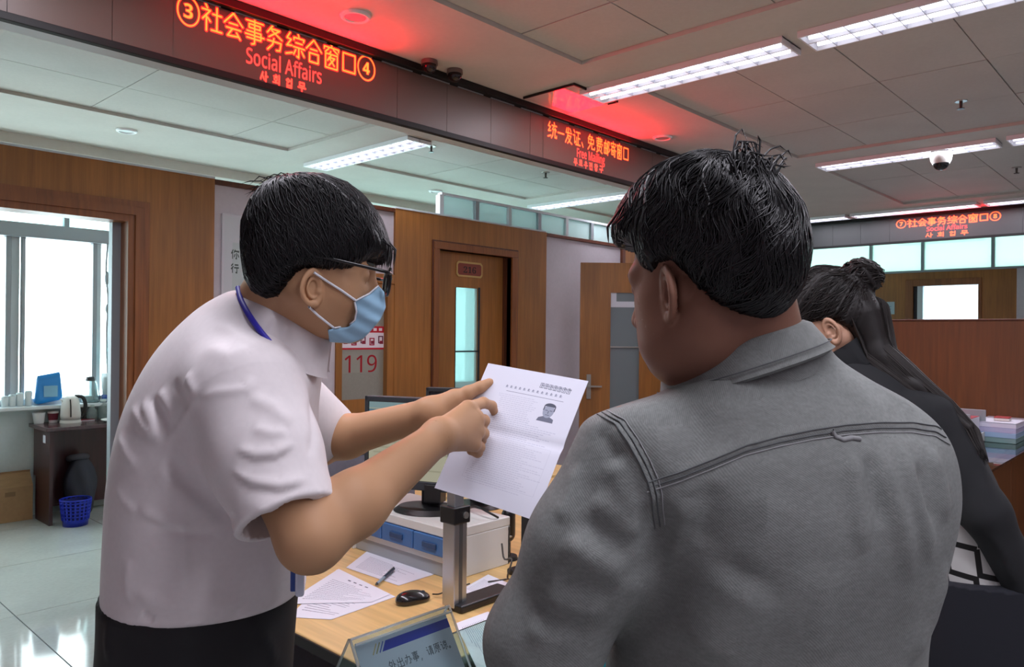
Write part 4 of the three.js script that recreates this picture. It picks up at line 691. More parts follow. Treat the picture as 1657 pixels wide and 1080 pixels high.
// ───────────────────────── the room beyond the doorway
{
  const a0 = onY(79, 852, 0).x, b0 = -onY(79, 852, 0).z, b1 = EXT - 0.06, a1 = a0 + 1.5, H = 0.75;
  const dark = std({ map: woodTex([58, 30, 34], 0.22, 101), roughness: 0.35 });
  const t = thing('office_desk', 'dark brown desk under the bright window', 'desk', W((a0 + a1) / 2, 0, (b0 + b1) / 2));
  part(t, 'desktop', rbox(a0 - 0.03, a1, H - 0.03, H, b0 - 0.03, b1, 0.004), std({ map: woodTex([70, 44, 46], 0.2, 103), roughness: 0.16 }));
  part(t, 'side_panel', [box(a0, a0 + 0.025, 0, H - 0.03, b0, b0 + 0.34), box(a0, a0 + 0.025, 0.34, H - 0.03, b0 + 0.34, b1 - 0.03)], dark);
  part(t, 'side_panel', box(a1 - 0.03, a1 - 0.005, 0, H - 0.03, b0, b1 - 0.03), dark);
  part(t, 'back_panel', box(a0 + 0.025, a1 - 0.03, 0.08, H - 0.03, b1 - 0.1, b1 - 0.08), dark);
  part(t, 'label_sticker', box(a0 - 0.001, a0, H - 0.13, H - 0.07, b0 + 0.1, b0 + 0.16), M.paper);
  const P = (px, py) => { const d = onY(px, py, H); const far = b1 - 0.08; if (-d.z > far) { const e = onB(px, py, far); d.x = e.x; d.z = -far; } return d; };
  // kettle
  const k = P(114, 684), kt = thing('electric_kettle', 'white and black electric kettle on the dark desk', 'kettle', k.clone());
  part(kt, 'base_plate', cyl(k.clone().setY(H + 0.0005), 0.078, 0.074, 0.02, 28), M.whitePlastic);
  part(kt, 'body', lathe([[0.0, 0.02], [0.07, 0.021], [0.074, 0.06], [0.068, 0.14], [0.055, 0.195], [0.03, 0.215], [0.0, 0.217]], k.clone(), 32), M.whitePlastic);
  part(kt, 'handle', tube([k.clone().add(W(0.03, 0.21, 0)), k.clone().add(W(0.085, 0.2, 0)), k.clone().add(W(0.11, 0.13, 0)), k.clone().add(W(0.085, 0.04, 0)), k.clone().add(W(0.07, 0.04, 0))], 0.015, 30, 10), M.blackPlastic);
  part(kt, 'stripe', [tube([-0.5, -0.2, 0.15].map((s) => 0).map((_, i) => k.clone().add(W(-0.02 + 0, [0.05, 0.13, 0.19][i], -[0.075, 0.07, 0.056][i]))), 0.005, 14, 6)], M.blackPlastic);
  part(kt, 'spout', new THREE.ConeGeometry(0.022, 0.05, 12).rotateZ(0.9).translate(k.x - 0.06, k.y + 0.18, k.z), M.whitePlastic);
  const cup = (px, py, r, h, label, c, band) => { const q = P(px, py), u = thing('cup', label, 'cup', q.clone()); part(u, 'bowl', lathe([[r * 0.7, 0.001], [r * 0.75, 0.002], [r, h], [r * 0.93, h], [r * 0.66, 0.008], [0, 0.008]], q, 24), std({ color: c, roughness: 0.3 })); if (band) part(u, 'band', lathe([[r * 0.83, h * 0.25], [r * 0.985, h * 0.85], [r * 0.975, h * 0.85]], q, 24), std({ color: band, roughness: 0.4 })); };
  cup(63, 671, 0.045, 0.085, 'white bowl-shaped cup on the dark desk by its end panel', '#d9dfe2'); cup(86, 674, 0.04, 0.09, 'white cup with dark red band beside the kettle', '#d8d4d6', '#6e1c30');
  const jar = (px, py, r, h, label, lidc) => { const q = P(px, py), u = thing('glass_jar', label, 'jar', q.clone()); part(u, 'glass', lathe([[0.001, 0.001], [r, 0.002], [r, h * 0.75], [r * 0.6, h * 0.88], [r * 0.6, h], [r * 0.52, h], [r * 0.52, h * 0.87], [r * 0.9, h * 0.74], [r * 0.9, 0.008], [0.001, 0.008]], q, 24), phy({ color: '#e4f2f2', transmission: 0.9, thickness: 0.003, roughness: 0.05 })); part(u, 'lid', cyl(q.clone().setY(q.y + h), r * 0.6, r * 0.6, 0.018, 20), std({ color: lidc, roughness: 0.4 })); };
  jar(148, 671, 0.042, 0.11, 'low clear glass jar on the dark desk, right of the kettle', '#a9c0bd'); jar(167, 669, 0.042, 0.15, 'rounded clear glass jar beside the white tray', '#c4d6d4');
  const tq = P(192, 682), tray = thing('tray', 'flat white tray at the right of the dark desk', 'tray', tq.clone()); part(tray, 'dish', lathe([[0.001, 0.001], [0.09, 0.001], [0.13, 0.018], [0.126, 0.02], [0.088, 0.005], [0.001, 0.005]], tq, 32), M.whitePlastic); part(tray, 'rim', new THREE.TorusGeometry(0.128, 0.003, 8, 40).rotateX(Math.PI / 2).translate(tq.x, tq.y + 0.019, tq.z), M.whitePlastic);
  const rq = P(138, 681), rn = thing('notebook', 'small red and navy notebook lying on the dark desk', 'notebook', rq.clone()); part(rn, 'pages', rbox(rq.x - 0.06, rq.x + 0.06, H + 0.0005, H + 0.008, -rq.z - 0.04, -rq.z + 0.04, 0.002), M.paper); part(rn, 'cover', rbox(rq.x - 0.062, rq.x + 0.062, H + 0.008, H + 0.0095, -rq.z - 0.042, -rq.z + 0.042, 0.0005), std({ color: '#9c2840', roughness: 0.5 }));
  // sill things
  const S = 0.89, sp = (px) => { const d = onB(px, 640, EXT - 0.07); return W(d.x, S + 0.0005, EXT - 0.07); };
  const bag = sp(78), bt = thing('detergent_bag', 'bright blue detergent bag on the window sill', 'bag', bag.clone());
  { const g = new RoundedBoxGeometry(0.2, 0.23, 0.09, 6, 0.035); const p = g.attributes.position; for (let i = 0; i < p.count; i++) { const y = p.getY(i); p.setZ(i, p.getZ(i) * (y > 0 ? 1 - y * 5.5 : 1)); p.setX(i, p.getX(i) + (y > 0.05 ? 0.02 * Math.sin(p.getX(i) * 40) : 0)); p.setY(i, y + p.getX(i) * 0.18); } g.computeVertexNormals(); part(bt, 'pouch', g.translate(bag.x, bag.y + 0.134, bag.z), std({ color: '#1583cf', roughness: 0.3 })); }
  part(bt, 'label_patch', new RoundedBoxGeometry(0.1, 0.09, 0.004, 2, 0.002).translate(bag.x + 0.005, bag.y + 0.11, bag.z + 0.046), std({ color: '#7fb4d0', roughness: 0.4 }));
  const ju = sp(146), jt = thing('glass_jug', 'tall clear glass jug with dark lid on the sill', 'jug', ju.clone()); part(jt, 'vessel', lathe([[0.001, 0], [0.07, 0.001], [0.075, 0.05], [0.05, 0.16], [0.035, 0.19], [0.031, 0.19], [0.046, 0.158], [0.07, 0.05], [0.066, 0.006], [0.001, 0.006]], ju, 28), phy({ color: '#dcecec', transmission: 0.9, thickness: 0.004, roughness: 0.04 })); part(jt, 'lid', cyl(ju.clone().setY(ju.y + 0.19), 0.036, 0.03, 0.025, 20), M.darkPlastic); part(jt, 'collar', cyl(ju.clone().setY(ju.y + 0.18), 0.037, 0.037, 0.01, 20), M.darkPlastic);
  const co = sp(179), ct = thing('storage_tub', 'white tub with blue base on the sill by the doorway edge', 'tub', co.clone()); part(ct, 'tub_body', lathe([[0.001, 0.06], [0.062, 0.061], [0.075, 0.2], [0.07, 0.24], [0.001, 0.241]], co, 28), std({ color: '#cfdde2', roughness: 0.4 })); part(ct, 'blue_base', lathe([[0.001, 0], [0.066, 0.001], [0.068, 0.06], [0.001, 0.0605]], co, 28), std({ color: '#2b4ea6', roughness: 0.4 }));
  [[8, 'small white pot at the outer end of the window sill'], [20, 'second small white pot from the outer end of the sill'], [32, 'third small white pot on the sill, by the bag side'], [46, 'small white pot next to the blue bag']].forEach(([px, lb], i) => { const c = sp(px), u = thing('pot', lb, 'pot', c.clone()); part(u, 'vessel', lathe([[0.001, 0], [0.022, 0.001], [0.027, 0.07 + i * 0.012], [0.024, 0.07 + i * 0.012], [0.001, 0.06]], c, 20), std({ color: '#d6e2e4', roughness: 0.4 })); part(u, 'lid', cyl(c.clone().setY(c.y + 0.071 + i * 0.012), 0.027, 0.02, 0.012, 20), std({ color: '#c2d4d8', roughness: 0.4 })); });
  const pb = onB(194, 572, EXT - 0.12), pt = thing('plastic_bag', 'pale teal plastic bag hanging in the window by the doorway edge', 'bag', pb.clone());
  { const g = new THREE.SphereGeometry(0.1, 24, 18); const p = g.attributes.position; for (let i = 0; i < p.count; i++) { const x = p.getX(i), y = p.getY(i), z = p.getZ(i); const k = y > 0 ? 1 - y * 5 : 1; p.setXYZ(i, x * k * (1 + 0.14 * Math.sin(y * 50 + z * 30)), y * 1.5, z * k * 0.6); } g.computeVertexNormals(); part(pt, 'bag_film', g.translate(pb.x, pb.y + 0.02, pb.z), phy({ color: '#9fdcdc', transmission: 0.5, thickness: 0, roughness: 0.5 })); }
  part(pt, 'hanger', tube([pb.clone().add(W(0, 0.14, 0)), pb.clone().add(W(0, 0.3, 0)), pb.clone().setY(2.235)], 0.003, 12, 6), M.aluMatt);
  const cd = onB(172, 500, EXT - 0.03), cdt = thing('blind_cord', 'knotted grey blind cord hanging in front of the window', 'cord', cd.clone().setY(1.1)); part(cdt, 'cord', tube([W(cd.x, 2.234, EXT - 0.045), W(cd.x - 0.01, 2.0, EXT - 0.045), W(cd.x + 0.008, 1.75, EXT - 0.045), W(cd.x, 1.5, EXT - 0.045), W(cd.x + 0.01, 1.1, EXT - 0.045)], 0.007, 40, 6), M.aluMatt); part(cdt, 'knot', new THREE.SphereGeometry(0.022, 12, 10).scale(0.8, 2, 0.8).translate(cd.x + 0.004, 1.68, -(EXT - 0.05)), M.aluMatt); part(cdt, 'tassel', new THREE.SphereGeometry(0.02, 12, 10).scale(0.9, 3, 0.9).translate(cd.x - 0.004, 1.94, -(EXT - 0.05)), M.aluMatt);
  // under the desk and beside it
  const wb = onY(122, 850, 0), wt = thing('waste_basket', 'blue lattice plastic waste basket under the dark desk', 'basket', wb.clone());
  const blueP = std({ color: '#1a2fb4', roughness: 0.4 }), r0 = 0.085, r1 = 0.105, hb = 0.2;
  part(wt, 'bottom_band', lathe([[0.001, 0.001], [r0, 0.001], [r0 + 0.005, 0.05], [r0, 0.05], [r0 - 0.005, 0.006], [0.001, 0.006]], wb, 32), blueP); part(wt, 'rim', new THREE.TorusGeometry(r1, 0.006, 8, 36).rotateX(Math.PI / 2).translate(wb.x, hb, wb.z), blueP);
  for (let i = 0; i < 20; i++) { const f = i / 20 * Math.PI * 2, c = Math.cos(f), s = Math.sin(f); part(wt, 'stave', bar(new THREE.Vector3(wb.x + c * (r0 + 0.003), 0.045, wb.z + s * (r0 + 0.003)), new THREE.Vector3(wb.x + c * r1, hb, wb.z + s * r1), 0.012, 0.005), blueP); }
  for (let i = 0; i < 5; i++) part(wt, 'hoop', new THREE.TorusGeometry(r0 + (r1 - r0) * (0.3 + i * 0.14), 0.005, 6, 32).rotateX(Math.PI / 2).translate(wb.x, 0.075 + i * 0.026, wb.z), blueP);
  part(wt, 'liner', lathe([[r0 - 0.008, 0.05], [r1 - 0.01, hb - 0.01]], wb, 24), std({ color: '#16206e', roughness: 0.6, side: THREE.DoubleSide }));
  const sk = onY(98, 822, 0), ss = thing('cloth_sack', 'slumped dark grey cloth sack under the dark desk', 'sack', sk.clone());
  { const g = new THREE.SphereGeometry(0.16, 28, 20); const p = g.attributes.position; for (let i = 0; i < p.count; i++) { const x = p.getX(i), y = p.getY(i), z = p.getZ(i); const k = 1 + 0.08 * Math.sin(x * 40 + y * 25) + 0.06 * Math.sin(z * 50 - y * 18); p.setXYZ(i, x * 0.7 * k, Math.max(y, -0.13) * 1.7, z * 0.66 * k); } g.computeVertexNormals(); part(ss, 'cloth', g.translate(sk.x + 0.02, 0.222, -(b1 - 0.225)), std({ color: '#3b3f4a', roughness: 0.95 })); part(ss, 'neck_fold', new THREE.TorusGeometry(0.06, 0.025, 8, 20).rotateX(1.3).translate(sk.x, 0.47, -(b1 - 0.225)), std({ color: '#4a4b54', roughness: 0.95 })); }
  const cbx = onY(38, 842, 0), cx1 = a0 - 0.02, cx0 = cx1 - 0.42, cz0 = -cbx.z - 0.02, cz1 = Math.min(cz0 + 0.3, EXT - 0.02), card = std({ map: mottle([158, 128, 94], 0.06, 111), roughness: 0.9 });
  const cb = thing('cardboard_box', 'brown cardboard box on the floor by the dark desk', 'box', W((cx0 + cx1) / 2, 0, (cz0 + cz1) / 2));
  part(cb, 'carton', rbox(cx0, cx1, 0.0005, 0.27, cz0, cz1, 0.003), card); part(cb, 'flap', sheetFlap(cx0, cx1, 0.27, cz0, 0.1), card); part(cb, 'flap', sheetFlap(cx0, cx1, 0.27, cz1, -0.06), card); part(cb, 'tape', box((cx0 + cx1) / 2 + 0.02, (cx0 + cx1) / 2 + 0.09, 0.2, 0.235, cz0 - 0.001, cz0), std({ color: '#7f6444', roughness: 0.6 }));
}
function sheetFlap(a0, a1, y, b, d) { const s = sheet(W(a0, y, b), W(a1, y, b), W(a1, y + 0.11, b + d), W(a0, y + 0.11, b + d), 0.004); return join([s.top, s.bot]); }
// ───────────────────────── people: signed-distance bodies meshed with surface nets. Coordinates: [right, up, distance] in metres from the eye
const vw = (px, py, d) => [(px - CX) * d / F, (CY - py) * d / F, d];
const toW = (p) => EYE.clone().addScaledVector(rt, p[0]).addScaledVector(upv, p[1]).addScaledVector(fwd, p[2]);
const add = (a, b, k = 1) => [a[0] + b[0] * k, a[1] + b[1] * k, a[2] + b[2] * k], sub = (a, b) => [a[0] - b[0], a[1] - b[1], a[2] - b[2]], dot = (a, b) => a[0] * b[0] + a[1] * b[1] + a[2] * b[2];
const len = (a) => Math.hypot(a[0], a[1], a[2]), nrm = (a) => { const l = len(a) || 1; return [a[0] / l, a[1] / l, a[2] / l]; }, crs = (a, b) => [a[1] * b[2] - a[2] * b[1], a[2] * b[0] - a[0] * b[2], a[0] * b[1] - a[1] * b[0]], mix3 = (a, b, t) => [a[0] + (b[0] - a[0]) * t, a[1] + (b[1] - a[1]) * t, a[2] + (b[2] - a[2]) * t];
const smin = (a, b, k) => { const h = Math.max(k - Math.abs(a - b), 0) / k; return Math.min(a, b) - h * h * k * 0.25; };
const smax = (a, b, k) => -smin(-a, -b, k);
function cone(a, b, ra, rb) {                                  // tapered capsule
  const d = sub(b, a), L2 = dot(d, d) || 1e-9;
  return (x, y, z) => { const px = x - a[0], py = y - a[1], pz = z - a[2]; let t = (px * d[0] + py * d[1] + pz * d[2]) / L2; t = t < 0 ? 0 : t > 1 ? 1 : t; return Math.hypot(px - d[0] * t, py - d[1] * t, pz - d[2] * t) - (ra + (rb - ra) * t); };
}
function ell(c, r) { return (x, y, z) => { const ax = (x - c[0]) / r[0], ay = (y - c[1]) / r[1], az = (z - c[2]) / r[2], k0 = Math.hypot(ax, ay, az), k1 = Math.hypot(ax / r[0], ay / r[1], az / r[2]); return k1 < 1e-9 ? -Math.min(r[0], r[1], r[2]) : k0 * (k0 - 1) / k1; }; }
const uni = (list, k) => (x, y, z) => { let d = 1e9; for (const f of list) { const e = f(x, y, z); d = d > 1e8 ? e : smin(d, e, k); } return d; };
function rings(list, pw = 2.3, straight = 0.3, sub_ = 7) {                     // a stack of ellipses; each ring [left point, right point, half thickness]
  const R = list.map(([l, r, t]) => ({ c: mix3(l, r, 0.5), u: [(r[0] - l[0]) / 2, (r[1] - l[1]) / 2, (r[2] - l[2]) / 2], t }));
  const cr = (p0, p1, p2, p3, t) => 0.5 * (2 * p1 + (p2 - p0) * t + (2 * p0 - 5 * p1 + 4 * p2 - p3) * t * t + (3 * p1 - p0 - 3 * p2 + p3) * t * t * t);
  const S = []; for (let i = 0; i + 1 < R.length; i++) for (let k = 0; k < sub_; k++) { const g = (j) => R[Math.max(0, Math.min(R.length - 1, i + j))], t = k / sub_, v = (f) => [0, 1, 2].map((n) => cr(f(g(-1))[n], f(g(0))[n], f(g(1))[n], f(g(2))[n], t)); S.push({ c: v((q) => q.c), u: v((q) => q.u), t: cr(g(-1).t, g(0).t, g(1).t, g(2).t, t) }); }
  S.push(R[R.length - 1]);
  const n = S.length, all = nrm(sub(S[n - 1].c, S[0].c)), T = S.map((q, i) => { const t = nrm(sub(S[Math.min(n - 1, i + 9)].c, S[Math.max(0, i - 9)].c)); return nrm(mix3(t, all, straight)); });
  S.forEach((q, i) => { q.ax = T[i]; q.ul = len(q.u); q.uh = nrm(add(q.u, q.ax, -dot(q.u, q.ax))); q.wh = nrm(crs(q.ax, q.uh)); });
  const [blo, bhi] = bounds(S.flatMap((q) => [add(q.c, q.u), add(q.c, q.u, -1), add(q.c, q.wh, q.t), add(q.c, q.wh, -q.t)]), 0.03);
  const side = (q, x, y, z) => (x - q.c[0]) * q.ax[0] + (y - q.c[1]) * q.ax[1] + (z - q.c[2]) * q.ax[2];
  return (x, y, z) => {
    const ox = Math.max(blo[0] - x, x - bhi[0], 0), oy = Math.max(blo[1] - y, y - bhi[1], 0), oz = Math.max(blo[2] - z, z - bhi[2], 0), out = Math.hypot(ox, oy, oz); if (out > 0.04) return out;
    let i = 0, t = 0, e = 0, lo = 0, hi = n - 1; const s0 = side(S[0], x, y, z), s1 = side(S[n - 1], x, y, z);
    if (s0 <= 0) { e = s0; } else if (s1 >= 0) { i = n - 2; t = 1; e = s1; } else { let a = s0, b = s1; while (hi - lo > 1) { const m = (lo + hi) >> 1, v = side(S[m], x, y, z); if (v > 0) { lo = m; a = v; } else { hi = m; b = v; } } i = lo; t = a / (a - b); }
    const A = S[i], B = S[i + 1], qx = x - A.c[0] - (B.c[0] - A.c[0]) * t, qy = y - A.c[1] - (B.c[1] - A.c[1]) * t, qz = z - A.c[2] - (B.c[2] - A.c[2]) * t;
    const ul = A.ul + (B.ul - A.ul) * t, tl = A.t + (B.t - A.t) * t, w = 1 - t, da = (qx * A.uh[0] + qy * A.uh[1] + qz * A.uh[2]) * w + (qx * B.uh[0] + qy * B.uh[1] + qz * B.uh[2]) * t, db = (qx * A.wh[0] + qy * A.wh[1] + qz * A.wh[2]) * w + (qx * B.wh[0] + qy * B.wh[1] + qz * B.wh[2]) * t;
    const k = Math.pow(Math.pow(Math.abs(da) / ul, pw) + Math.pow(Math.abs(db) / tl, pw), 1 / pw), d = (k - 1) * Math.min(ul, tl) * (k > 1 ? 1 : 0.9);
    return e === 0 ? d : d > 0 ? Math.hypot(d, e) : Math.max(d, Math.abs(e));
  };
}
function netMesh(sdf, lo, hi, cell) {                          // naive surface nets; blocks far from the surface are skipped
  const n = [0, 1, 2].map((i) => Math.ceil((hi[i] - lo[i]) / cell) + 1), [nx, ny, nz] = n, val = new Float32Array(nx * ny * nz), id = (i, j, k) => (k * ny + j) * nx + i, BS = 6;
  const P = (i, a) => lo[a] + i * cell;
  for (let k = 0; k < nz; k += BS) for (let j = 0; j < ny; j += BS) for (let i = 0; i < nx; i += BS) {
    const c = sdf(P(i + BS / 2, 0), P(j + BS / 2, 1), P(k + BS / 2, 2)), far = Math.abs(c) > BS * cell * 1.15;
    for (let kk = k; kk < Math.min(nz, k + BS); kk++) for (let jj = j; jj < Math.min(ny, j + BS); jj++) for (let ii = i; ii < Math.min(nx, i + BS); ii++) val[id(ii, jj, kk)] = far ? c : sdf(P(ii, 0), P(jj, 1), P(kk, 2));
  }
  const vid = new Int32Array(nx * ny * nz).fill(-1), pos = [];
  for (let k = 0; k + 1 < nz; k++) for (let j = 0; j + 1 < ny; j++) for (let i = 0; i + 1 < nx; i++) {
    let m = 0; const v = []; for (let c = 0; c < 8; c++) { const q = val[id(i + (c & 1), j + ((c >> 1) & 1), k + (c >> 2))]; v.push(q); if (q < 0) m++; }
    if (!m || m === 8) continue;
    let sx = 0, sy = 0, sz = 0, w = 0;
    for (let c = 0; c < 8; c++) for (const b of [1, 2, 4]) if (!(c & b)) { const v0 = v[c], v1 = v[c | b]; if ((v0 < 0) !== (v1 < 0)) { const t = v0 / (v0 - v1); sx += (c & 1) + (b === 1 ? t : 0); sy += ((c >> 1) & 1) + (b === 2 ? t : 0); sz += (c >> 2) + (b === 4 ? t : 0); w++; } }
    vid[id(i, j, k)] = pos.length / 3; pos.push(lo[0] + (i + sx / w) * cell, lo[1] + (j + sy / w) * cell, lo[2] + (k + sz / w) * cell);
  }
  const idx = [], q4 = (a, b, c, d, f) => { if (a < 0 || b < 0 || c < 0 || d < 0) return; if (f) idx.push(a, b, c, a, c, d); else idx.push(a, c, b, a, d, c); };
  for (let k = 1; k + 1 < nz; k++) for (let j = 1; j + 1 < ny; j++) for (let i = 1; i + 1 < nx; i++) {
    const s = val[id(i, j, k)] < 0;
    if (s !== val[id(i + 1, j, k)] < 0) q4(vid[id(i, j - 1, k - 1)], vid[id(i, j, k - 1)], vid[id(i, j, k)], vid[id(i, j - 1, k)], !s);
    if (s !== val[id(i, j + 1, k)] < 0) q4(vid[id(i - 1, j, k - 1)], vid[id(i - 1, j, k)], vid[id(i, j, k)], vid[id(i, j, k - 1)], !s);
    if (s !== val[id(i, j, k + 1)] < 0) q4(vid[id(i - 1, j - 1, k)], vid[id(i, j - 1, k)], vid[id(i, j, k)], vid[id(i - 1, j, k)], !s);
  }
  const np = new Float32Array(pos.length), nn = new Float32Array(pos.length), h = Math.min(cell * 0.5, 0.002);
  for (let i = 0; i < pos.length; i += 3) {
    let x = pos[i], y = pos[i + 1], z = pos[i + 2];
    const d = sdf(x, y, z), g = nrm([sdf(x + h, y, z) - d, sdf(x, y + h, z) - d, sdf(x, y, z + h) - d]); if (Math.abs(d) < cell * 0.6) { x -= g[0] * d * 0.7; y -= g[1] * d * 0.7; z -= g[2] * d * 0.7; }
    const p = toW([x, y, z]); np[i] = p.x; np[i + 1] = p.y; np[i + 2] = p.z;
    const N = new THREE.Vector3().addScaledVector(rt, g[0]).addScaledVector(upv, g[1]).addScaledVector(fwd, g[2]); nn[i] = N.x; nn[i + 1] = N.y; nn[i + 2] = N.z;
  }
  const geo = new THREE.BufferGeometry(); geo.setAttribute('position', new THREE.BufferAttribute(np, 3)); geo.setAttribute('normal', new THREE.BufferAttribute(nn, 3)); geo.setAttribute('uv', new THREE.BufferAttribute(new Float32Array(np.length / 3 * 2), 2));
  geo.setIndex(idx);
  { const a = idx[0], b = idx[1], c = idx[2]; const A = new THREE.Vector3().fromArray(np, a * 3), B = new THREE.Vector3().fromArray(np, b * 3), D = new THREE.Vector3().fromArray(np, c * 3); let v = 0; for (let t = 0; t < Math.min(idx.length, 900); t += 3) { A.fromArray(np, idx[t] * 3); B.fromArray(np, idx[t + 1] * 3); D.fromArray(np, idx[t + 2] * 3); B.sub(A); D.sub(A); B.cross(D); v += B.x * nn[idx[t] * 3] + B.y * nn[idx[t] * 3 + 1] + B.z * nn[idx[t] * 3 + 2]; } if (v < 0) for (let t = 0; t < idx.length; t += 3) { const w = idx[t]; idx[t] = idx[t + 1]; idx[t + 1] = w; } geo.setIndex(idx); }
  return geo;
}
// both ends of a ring at the same distance from the eye, so that the traced outline is the true one
const ringAt = (lx, ly, rx, ry, d, t) => { const c = Math.hypot(1, ((lx + rx) / 2 - CX) / F), k = (x) => d * c / Math.hypot(1, (x - CX) / F); return [vw(lx, ly, k(lx)), vw(rx, ry, k(rx)), t]; };
function bounds(pts, pad) { const lo = [1e9, 1e9, 1e9], hi = [-1e9, -1e9, -1e9]; for (const p of pts) for (let i = 0; i < 3; i++) { lo[i] = Math.min(lo[i], p[i] - pad); hi[i] = Math.max(hi[i], p[i] + pad); } return [lo, hi]; }
function cast(sdf, px, py, d0 = 0.4, d1 = 2.2, off = 0) {      // where the sight line through a pixel meets a body
  const r = vw(px, py, 1), L = len(r); let d = d0, last = null;
  for (let i = 0; i < 400 && d < d1; i++) { const e = sdf(r[0] * d, r[1] * d, d) - off; if (e < 0.0004) return [r[0] * d, r[1] * d, d]; d += Math.max(e * 0.6, 0.0006) / L; }
  return null;
}
const castLine = (sdf, pts, off = 0, steps = 3) => { const out = []; for (let i = 0; i + 1 < pts.length; i++) for (let k = 0; k < steps; k++) { const t = k / steps, p = cast(sdf, pts[i][0] + (pts[i + 1][0] - pts[i][0]) * t, pts[i][1] + (pts[i + 1][1] - pts[i][1]) * t, 0.4, 2.2, off); if (p) out.push(p); } const e = cast(sdf, pts[pts.length - 1][0], pts[pts.length - 1][1], 0.4, 2.2, off); if (e) out.push(e); return out; };
function withFolds(sdf, folds) {                               // cloth folds: ridges (+) and creases (-) along lines on the cloth
  const F_ = folds.map(([pts, amp, r]) => { r = Math.max(r, 0.0068); amp = Math.sign(amp) * Math.min(Math.abs(amp), r * 0.8); const l = castLine(sdf, pts); const [lo, hi] = bounds(l.length ? l : [[9, 9, 9]], r * 2.5); return { l, amp, r, lo, hi }; }).filter((f) => f.l.length > 1);
  return (x, y, z) => {
    let d = sdf(x, y, z); if (Math.abs(d) > 0.03) return d;
    for (const f of F_) {
      if (x < f.lo[0] || x > f.hi[0] || y < f.lo[1] || y > f.hi[1] || z < f.lo[2] || z > f.hi[2]) continue;
      let m = 1e9, tt = 0; for (let i = 0; i + 1 < f.l.length; i++) { const a = f.l[i], b = f.l[i + 1], dx = b[0] - a[0], dy = b[1] - a[1], dz = b[2] - a[2]; let t = ((x - a[0]) * dx + (y - a[1]) * dy + (z - a[2]) * dz) / (dx * dx + dy * dy + dz * dz + 1e-12); t = t < 0 ? 0 : t > 1 ? 1 : t; const e = Math.hypot(x - a[0] - dx * t, y - a[1] - dy * t, z - a[2] - dz * t); if (e < m) { m = e; tt = (i + t) / (f.l.length - 1); } }
      const fd = Math.min(1, Math.min(tt, 1 - tt) * 3.6), fade = fd * fd * (3 - 2 * fd); d -= f.amp * fade * Math.exp(-Math.pow(m / f.r, 1.6));
    }
    return d;
  };
}
const vtube = (pts, r, seg, sides = 6) => tube(pts.map(toW), r, seg ?? pts.length * 3, sides);
function headFrame(o, fwdDir, roll = 0) {                      // local: x out of the face, y crown, z to one ear
  const f = nrm(fwdDir); let u = [0, 1, 0]; u = nrm(add(u, f, -dot(u, f))); let s = crs(f, u); if (roll) { const c = Math.cos(roll), n = Math.sin(roll), u2 = add([u[0] * c, u[1] * c, u[2] * c], s, n); s = nrm(crs(f, u2)); u = u2; }
  return { o, f, u, s, L: (x, y, z) => { const q = [x - o[0], y - o[1], z - o[2]]; return [dot(q, f), dot(q, u), dot(q, s)]; }, G: (p) => add(add(add(o, f, p[0]), u, p[1]), s, p[2]) };
}
